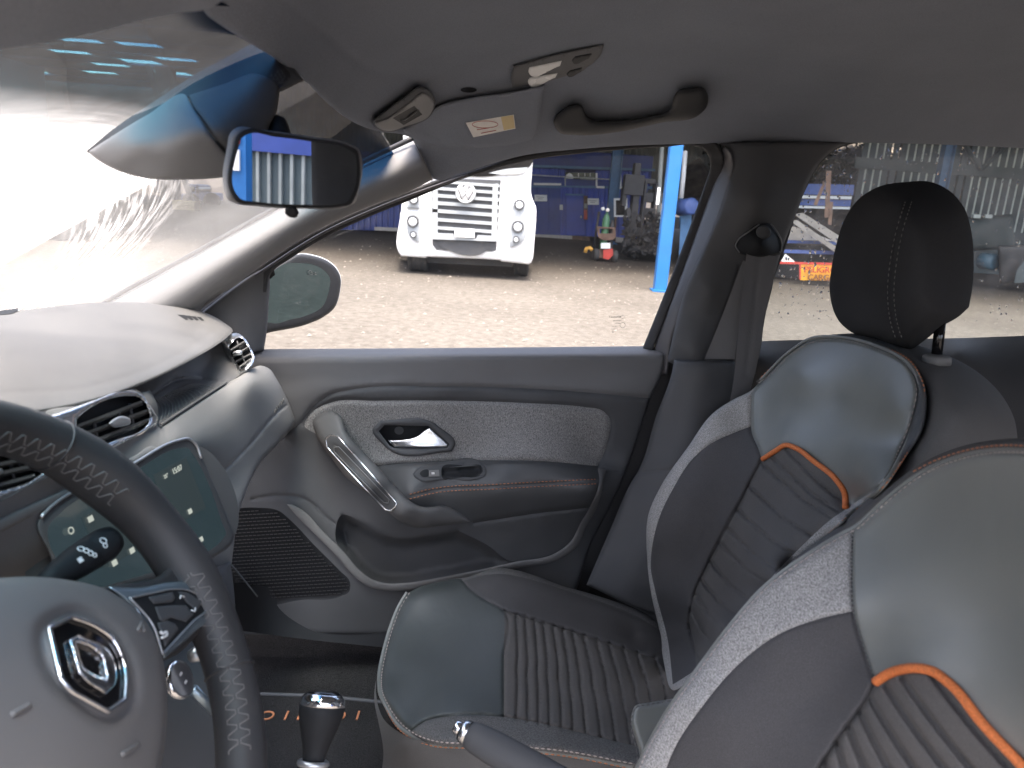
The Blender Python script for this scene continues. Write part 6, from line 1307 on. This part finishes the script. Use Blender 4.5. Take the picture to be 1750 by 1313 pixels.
# roof
roof = thing('shed_roof', 'dark shed roof seen through the blue band of the windscreen, with skylight panels', 'roof', (-10, 13.2, 5.5))
m_sky, n5, o5 = newmat('skylight_sheet'); t5 = N(n5, 'ShaderNodeBsdfTranslucent'); t5.inputs[0].default_value = (0.75, 0.8, 0.72, 1)
e5 = N(n5, 'ShaderNodeBsdfTransparent'); e5.inputs[0].default_value = (0.8, 0.85, 0.8, 1); x5 = N(n5, 'ShaderNodeMixShader'); x5.inputs[0].default_value = 0.4; n5.links.new(t5.outputs[0], x5.inputs[1]); n5.links.new(e5.outputs[0], x5.inputs[2]); n5.links.new(x5.outputs[0], o5.inputs[0])
lit = set()
DXR, DYR, X0R, Y0R = 2.0, 1.5, -46.0, 15.0
for (px, py) in ((122, 86), (157, 106), (188, 126), (238, 72), (257, 94), (280, 113), (300, 128), (12, 118), (75, 62)):
    q = G(px, py, 5.5); lit.add((int((q.x - X0R) // DXR), int((q.y - Y0R) // DYR)))
V, Fc = [], []
for i in range(36):
    j = 0
    while j < 18:
        if (i, j) in lit:
            wbox('skylight', X0R + i * DXR + .25, X0R + (i + 1) * DXR - .25, Y0R + j * DYR + .2, Y0R + (j + 1) * DYR - .2, 5.52, 5.53, m_sky, roof)
            x0_, x1_, y0_, y1_ = X0R + i * DXR, X0R + (i + 1) * DXR, Y0R + j * DYR, Y0R + (j + 1) * DYR
            for (a_, b_, c_2, d_2) in ((x0_, x0_ + .25, y0_, y1_), (x1_ - .25, x1_, y0_, y1_), (x0_ + .25, x1_ - .25, y0_, y0_ + .2), (x0_ + .25, x1_ - .25, y1_ - .2, y1_)):
                b = len(V); V += [(a_, c_2, 5.5), (b_, c_2, 5.5), (b_, d_2, 5.5), (a_, d_2, 5.5), (a_, c_2, 5.55), (b_, c_2, 5.55), (b_, d_2, 5.55), (a_, d_2, 5.55)]
                Fc += [(b, b + 3, b + 2, b + 1), (b + 4, b + 5, b + 6, b + 7)]
            j += 1; continue
        j1 = j
        while j1 < 18 and (i, j1) not in lit: j1 += 1
        b = len(V); x0_, x1_, y0_, y1_ = X0R + i * DXR, X0R + (i + 1) * DXR, Y0R + j * DYR, Y0R + j1 * DYR
        V += [(x0_, y0_, 5.5), (x1_, y0_, 5.5), (x1_, y1_, 5.5), (x0_, y1_, 5.5), (x0_, y0_, 5.55), (x1_, y0_, 5.55), (x1_, y1_, 5.55), (x0_, y1_, 5.55)]
        Fc += [(b, b + 3, b + 2, b + 1), (b + 4, b + 5, b + 6, b + 7), (b, b + 1, b + 5, b + 4), (b + 2, b + 3, b + 7, b + 6)]; j = j1
mesh('roof_sheet', V, Fc, sheet_d, roof, smooth=False)
for k in range(10): wbox('roof_beam', X0R, 26, Y0R + .05 + k * 2.95, Y0R + .2 + k * 2.95, 5.43, 5.49, steelblue, roof)
wbox('fascia', -46, -13, 42.1, 42.2, 3.4, 5.5, sheet_d, roof)

# ---------------- cutting-gas trolley
tr_ = thing('gas_trolley', 'gas trolley with green bottle, red base and small wheels before the offices', 'trolley', G(1036, 447))
TYY = G(1036, 447).y
def tb(px, py, dy_2=0.0): return P(px, py, TYY + dy_2)
kk = TYY / F
lathe('gas_bottle', [(kk * 6, 0), (kk * 6.3, .1), (kk * 6.3, kk * 50), (kk * 4.5, kk * 57), (kk * 1.8, kk * 61), (kk * 1.8, kk * 66)], tb(1030, 428), (0.02, 0, 1), green_p, tr_, 18)
lathe('gas_bottle', [(kk * 4.6, 0), (kk * 4.8, .1), (kk * 4.8, kk * 40), (kk * 3, kk * 47), (kk * 1.5, kk * 52)], tb(1041, 430, .1), (0.02, 0, 1), greasy, tr_, 16)
relief(tr_, 'basket', rust, sm([(1020, 387, 1), (1052, 389, 1), (1050, 408), (1040, 411), (1024, 407)], step=3), flat(TYY - .15), step=4, rim=0.3, parts=[(None, quad(1025, 391, 1047, 399), None)])
relief(tr_, 'paper_label', signwhite, quad(1027, 415.5, 1043, 425), flat(TYY - .2), step=6, rim=0.01)
relief(tr_, 'base_tray', red_p, np.array([(1031, 427), (1047, 425), (1048, 436), (1040, 444), (1031, 442)], float), flat(TYY - .18), step=5, rim=0.4)
relief(tr_, 'base_frame', rust, np.array([(1017, 426), (1031, 426), (1031, 441), (1017, 441)], float), flat(TYY - .12), step=5, rim=0.4)
for (x, y) in ((1018, 435), (1050, 438)): lathe('wheel', [(kk * 3, -.06), (kk * 9, -.06), (kk * 10, -.03), (kk * 10, .03), (kk * 9, .06), (kk * 3, .06)], tb(x, y, -.1), (1, .15, 0), tyre, tr_, 20)
tube('handle', [tb(1024, 362, .1), tb(1018, 400, .1), tb(1014, 440, .1)], .03, greasy, tr_, 6); tube('hose', [tb(1000, 432), tb(1002, 425), tb(1008, 424), tb(1012, 428)], .05, yellow_p, tr_, 8)
lathe('pressure_gauge', [(kk * 3, 0), (kk * 3, .06), (kk * 2.4, .07)], tb(1030, 357, -.1), (0, -1, 0), sheet_l, tr_, 14); lathe('pressure_gauge', [(kk * 3, 0), (kk * 3, .06), (kk * 2.4, .07)], tb(1038, 359, -.1), (0, -1, 0), label_w, tr_, 14)
# leaning window frame
wf = thing('leaning_window_frame', 'white framed window leaning against the blue container beside the trolley', 'window', G(1060, 418))
wq = quad(1049, 339, 1072, 371, 0); relief(wf, 'frame', signwhite, wq, flat(25.5), step=6, rim=0.08, parts=[('pane', quad(1052.5, 342.5, 1068, 368), gloss_black)])
tube('prop', [P(1052, 371, 25.6), P(1050, 412, 25.9)], .04, rust, wf, 6); tube('prop', [P(1069, 371, 25.6), P(1070, 414, 25.9)], .04, rust, wf, 6)
# dark workshop machines right of the trolley
MY = 20.0
mcl = [('drill_press', 'black pillar drill press behind the blue post', [(1072, 430, 1092, 420), (1076, 420, 1087, 330), (1066, 333, 1098, 300), (1083, 300, 1093, 280), (1062, 352, 1069, 322), (1070, 400, 1092, 388)]),
       ('tool_rack', 'black rack of greasy machine parts left of the bright blue post', [(1094, 425, 1118, 412), (1095, 412, 1099, 312), (1113, 412, 1117, 314), (1096, 372, 1117, 356), (1099, 345, 1114, 330), (1102, 395, 1116, 380), (1098, 314, 1118, 306)])]
for nm, lb, parts_ in mcl:
    o = thing(nm, lb, 'machine', G((parts_[0][0] + parts_[0][2]) / 2, 425))
    for k, (x0, y0, x1, y1) in enumerate(parts_):
        c = P((x0 + x1) / 2, (y0 + y1) / 2, MY + .2 * RNG.random()); s_ = MY / F
        box(['base', 'column', 'head', 'motor', 'handle_bar', 'table', 'shelf'][k % 7], c, (abs(x1 - x0) * .5 * s_, 0, 0), (0, .22, 0), (0, 0, abs(y1 - y0) * .5 * s_), greasy, o, .02)
rubb = thing('scrap_pile', 'dark pile of oily scrap parts on the ground beside the blue post', 'scrap', G(1100, 432))
V, Fc = [], []
for k in range(420):
    px = 1066 + 62 * RNG.random(); py = 432 - 70 * RNG.random() ** 1.6; y = 19.2 + 1.6 * RNG.random(); c = P(px, py, y); s_ = .03 + .09 * RNG.random() ** 2; b = len(V)
    a = [Vector(RNG.normal(size=3)).normalized() for _ in range(3)]
    for sx_ in (-1, 1):
        for sy_ in (-1, 1):
            for sz_ in (-1, 1): V.append(c + a[0] * s_ * sx_ + a[1] * s_ * .5 * sy_ + a[2] * s_ * .35 * sz_)
    Fc += [(b, b + 1, b + 3, b + 2), (b + 4, b + 6, b + 7, b + 5), (b, b + 4, b + 5, b + 1), (b + 2, b + 3, b + 7, b + 6), (b, b + 2, b + 6, b + 4), (b + 1, b + 5, b + 7, b + 3)]
mesh('scrap_pieces', V, Fc, greasy, rubb, smooth=False, kind='stuff')
bar = thing('blue_drum', 'small blue drum on a stand right of the bright blue post', 'drum', G(1172, 420))
lathe('drum', [(.15, -.3), (.2, -.28), (.2, .28), (.15, .3)], P(1172, 354, 19), (.3, -1, .1), M('drum_blue', (.05, .09, .25), .5), bar, 20)
relief(bar, 'stand', steelblue, np.array([(1164, 366), (1182, 366), (1180, 440), (1160, 440)], float), flat(19.2), step=10, rim=0.4)
wk = thing('workbench', 'cluttered dark workbench behind the bright blue post', 'workbench', G(1150, 425))
for (x0, y0, x1, y1) in ((1140, 392, 1215, 386), (1143, 432, 1147, 392), (1206, 430, 1210, 392), (1150, 386, 1165, 372), (1184, 386, 1200, 366)):
    c = P((x0 + x1) / 2, (y0 + y1) / 2, 21); box('bench_part', c, (abs(x1 - x0) * .5 * 21 / F, 0, 0), (0, .3, 0), (0, 0, abs(y1 - y0) * .5 * 21 / F), greasy, wk, .01)
# earth bank behind the shed on the right
m_bank = M('bank_earth', (0.14, 0.11, 0.085), 0.95, var=0.5, vscale=0.5, fine=0.4, fscale=3.0)
V, Fc = [], []; nxx, nyy = 60, 14
for i in range(nxx + 1):
    for j in range(nyy + 1):
        x = 6.8 + 60 * i / nxx; y = 27 + 22 * j / nyy; z = -.3 + 6.2 * (j / nyy) ** .7 + .5 * math.sin(x * 1.3 + j) + .35 * RNG.normal()
        if j == 0: z = -.3
        V.append((x, y, z))
for i in range(nxx):
    for j in range(nyy): a = i * (nyy + 1) + j; Fc.append((a, a + nyy + 1, a + nyy + 2, a + 1))
mesh('earth_bank', V, Fc, m_bank, kind='structure')
m_leaf = M('shrub_leaf', (0.014, 0.022, 0.014), 0.8, var=0.4, vscale=2)
sh_ = thing('hillside_shrub', 'dark green scrub on the earth bank above the yard', 'shrub', (16, 40, 3.5)); V, Fc = [], []
for k in range(5000):
    x = 6.8 + 24 * RNG.random(); y = 33 + 14 * RNG.random(); z = -.3 + 6.2 * max(0, (y - 27) / 22) ** .7 + 1.6 * RNG.random() * (0.4 + 0.6 * math.sin(x * .9) ** 2); b = len(V); s_ = .12 + .12 * RNG.random()
    a1_, a2_ = Vector(RNG.normal(size=3)).normalized() * s_, Vector(RNG.normal(size=3)).normalized() * s_ * .6; c = Vector((x, y, z)); V += [c - a1_, c + a2_, c + a1_, c - a2_]; Fc.append((b, b + 1, b + 2, b + 3))
mesh('foliage', V, Fc, m_leaf, sh_, smooth=False, kind='stuff')

# ---------------- low-loader trailer seen through the rear window
TRY = 16.8
lt = thing('low_loader_trailer', 'low-loader trailer with raised ramps and an orange warning board', 'trailer', G(1380, 482))
sky_b = M('trailer_blue', (0.055, 0.10, 0.30), 0.5, var=0.15)
relief(lt, 'load_side', sky_b, np.array([(1330, 313), (1460, 316), (1458, 334), (1330, 332)], float), flat(TRY + 3), step=14, rim=1.5)
relief(lt, 'white_band', signwhite, np.array([(1330, 333), (1456, 336), (1455, 341), (1330, 338)], float), flat(TRY + 2.9), step=14, rim=0.1)
relief(lt, 'load_side', sky_b, np.array([(1330, 339), (1455, 342), (1453, 353), (1330, 350)], float), flat(TRY + 3), step=14, rim=1.5)
relief(lt, 'white_band', signwhite, np.array([(1330, 351), (1453, 354), (1452, 358), (1330, 355)], float), flat(TRY + 2.9), step=14, rim=0.1)
relief(lt, 'deck_edge', sky_b, np.array([(1325, 410), (1450, 414), (1450, 419), (1325, 415)], float), flat(TRY), step=14, rim=0.5)
relief(lt, 'deck_edge', sky_b, np.array([(1325, 426), (1450, 430), (1450, 436), (1325, 432)], float), flat(TRY - .2), step=14, rim=0.5)
relief(lt, 'deck_board', concrete, np.array([(1330, 385), (1360, 388), (1425, 412), (1330, 410)], float), flat(TRY + .3), step=14, rim=0.3)
relief(lt, 'chassis', greasy, np.array([(1320, 418), (1460, 422), (1460, 478), (1320, 474)], float), flat(TRY + .4), step=16, rim=1.5)
for a in ([(1356, 366), (1372, 364), (1442, 408), (1436, 420)], [(1350, 378), (1362, 376), (1438, 428), (1428, 432)]): relief(lt, 'ramp', M('ramp_grey' + str(a[0][0]), (0.20, 0.19, 0.18), 0.8, var=0.3, vscale=3), np.array(a, float), flat(TRY - .4), step=10, rim=0.25)
for a in ([(1412, 292), (1421, 292), (1417, 372), (1409, 372)], [(1390, 350), (1396, 352), (1412, 312), (1407, 310)], [(1418, 345), (1424, 345), (1421, 385), (1415, 384)]): relief(lt, 'ramp_ram', rust, np.array(a, float), flat(TRY - .2), step=10, rim=0.2)
relief(lt, 'tail_beam', red_p, np.array([(1325, 447), (1450, 450), (1450, 454), (1325, 451)], float), flat(TRY - .5), step=12, rim=0.1)
relief(lt, 'tail_plate', signwhite, np.array([(1342, 434), (1352, 442), (1360, 449), (1335, 447)], float), flat(TRY - .45), step=6, rim=0.05)
m_sign = M('warning_orange', (0.85, 0.42, 0.03), 0.5, var=0.05)
wbd = relief(lt, 'warning_board', m_sign, quad(1367, 451, 1482, 479, 2.0), flat(TRY - .6), step=12, rim=0.04)
relief(wbd, 'board_border', red_p, quad(1366, 449.2, 1482, 452, 2.0), flat(TRY - .62), step=12, rim=0.03); relief(wbd, 'board_border', red_p, quad(1366, 451, 1369, 478, 0), flat(TRY - .63), step=12, rim=0.03)
sxx = (P(1470, 463, 16.1) - P(1375, 461, 16.1)).normalized(); s_ = 16.1 / F
text('board_text', 'PELIGRO', P(1374, 461.0, TRY - .66), sxx, ZC, 10.0 * s_, M('board_red', (0.42, 0.05, 0.02), 0.5), wbd, .01, 'LEFT', bold=True)
text('board_text', 'CARGA ANCHA', P(1380, 474.5, TRY - .66), sxx, ZC, 9.5 * s_, M('board_brown', (0.20, 0.07, 0.02), 0.5), wbd, .01, 'LEFT', bold=True)
for x in (1345, 1440): lathe('trailer_wheel', [(.2, -.15), (.4, -.15), (.42, -.1), (.42, .1), (.4, .15), (.2, .15)], Vector((G(x, 486).x, TRY + .9, .42)), (1, 0, 0), tyre, lt, 22)
# things beyond the headrest on the right
gt_ = thing('green_tank', 'dark green tank in front of the slatted wall, right of the headrest', 'tank', G(1700, 470))
relief(gt_, 'tank_body', M('tank_green', (0.026, 0.042, 0.040), 0.6, var=0.25, vscale=1), sm([(1640, 372, 1), (1730, 366, 1), (1735, 425, 1), (1640, 430, 1)], step=8), flat(21), step=12, roll=(8, 0.2), rim=0.8)
for x in (1668, 1688): box('tank_fitting', P(x, 370, 20.8), (.1, 0, 0), (0, .06, 0), (0, 0, .05), sheet_l, gt_, .02)
for x in (1650, 1725): relief(gt_, 'tank_leg', steelblue, np.array([(x, 428), (x + 8, 428), (x + 8, 470), (x, 470)], float), flat(21.1), step=10, rim=0.1)
mc_ = thing('dark_machine', 'dark machine with a round blue drum on the gravel, far right of the rear window', 'machine', G(1730, 485))
relief(mc_, 'machine_body', greasy, sm([(1705, 420, 1), (1790, 418, 1), (1792, 480, 1), (1708, 485, 1)], step=8), flat(18), step=12, roll=(6, 0.1), rim=0.7)
relief(mc_, 'machine_panel', sheet_d, np.array([(1738, 462), (1750, 446), (1775, 448), (1775, 482), (1733, 484)], float), flat(17.8), step=10, rim=0.1)
lathe('drum', [(.12, -.2), (.2, -.18), (.2, .18), (.12, .2)], P(1690, 447, 18.5), (0.4, -1, 0), M('drum_teal', (0.06, 0.13, 0.18), 0.4), mc_, 20)

# ---------------- seen through the windscreen
lor = thing('parked_lorry', 'grey lorry with large wheels beyond the dusty windscreen', 'lorry', G(60, 405))
LY = G(45, 408).y
wbox('lorry_bed', P(-250, 360, LY).x, P(118, 360, LY).x, LY, LY + 2.3, .75, 1.15, grey_dk, lor)
wbox('lorry_box', P(-250, 360, LY).x, P(-30, 360, LY).x, LY - .05, LY + 2.4, 1.2, 3.4, sheet_d, lor)
for px in (45, 135, -120):
    b_ = G(px, 408); lathe('lorry_wheel', [(.18, -.10), (.28, -.12), (.30, -.16), (.46, -.16), (.5, -.10), (.5, .14), (.3, .16)], Vector((b_.x, LY + .1, .5)), (0, 1, 0), tyre, lor, 30)
    lathe('wheel_hub', [(.27, -.02), (.26, .03), (.12, .06), (.1, .10)], Vector((b_.x, LY - .03, .5)), (0, -1, 0), sheet_l, lor, 24)
pk = thing('blue_pickup', 'small blue pickup far off below the sensor housing', 'pickup', G(340, 347))
PY_ = G(340, 347).y; ks = PY_ / F
for nm, x0, y0, x1, y1, mt in (('cab', 330, 338, 350, 316, 1), ('bonnet', 350, 342, 372, 330, 1), ('load_bed', 318, 342, 331, 332, 1), ('windscreen', 346, 330, 351, 319, 0), ('side_window', 335, 328, 345, 319, 0)):
    c = P((x0 + x1) / 2, (y0 + y1) / 2, PY_ - (.05 if mt == 0 else 0)); box(nm, c, (abs(x1 - x0) * .5 * ks, 0, 0), (0, .8, 0), (0, 0, abs(y1 - y0) * .5 * ks), sky_b if mt else gloss_black, pk, .12)
for x in (326, 362): lathe('wheel', [(.2, -.12), (.35, -.12), (.36, .12), (.2, .12)], P(x, 343, PY_ - .8), (0, 1, 0), tyre, pk, 18)
def simplepost(px, pyb, w, label, name='timber_post', lean=0.0):
    b_ = G(px, pyb); o = thing(name, label, 'post', b_); box('shaft', b_ + Vector((lean / 2, 0, 2.7)), (w, 0, 0), (0, w, 0), Vector((lean / 2, 0, 2.7)), grey_dk, o, .02); return o
simplepost(293, 352, .30, 'broad dark post below the sensor housing, seen through the windscreen')
simplepost(331, 355, .10, 'thin leaning strut right of the broad dark post', 'leaning_strut', -1.6)
simplepost(268, 330, .12, 'thin far post left of the broad dark post')
cr = thing('pale_crate', 'pale crate on the ground right of the broad dark post', 'crate', G(320, 359)); CY_ = G(320, 359).y; kc_ = CY_ / F
for j in range(4):
    c = P(319, 345 + j * 4, CY_); box('crate_plank', c, (18 * kc_, 0, 0), (0, .3, 0), (0, 0, 1.7 * kc_), M('crate_wood%d' % j, (0.50, 0.42, 0.26), 0.8), cr, .01)
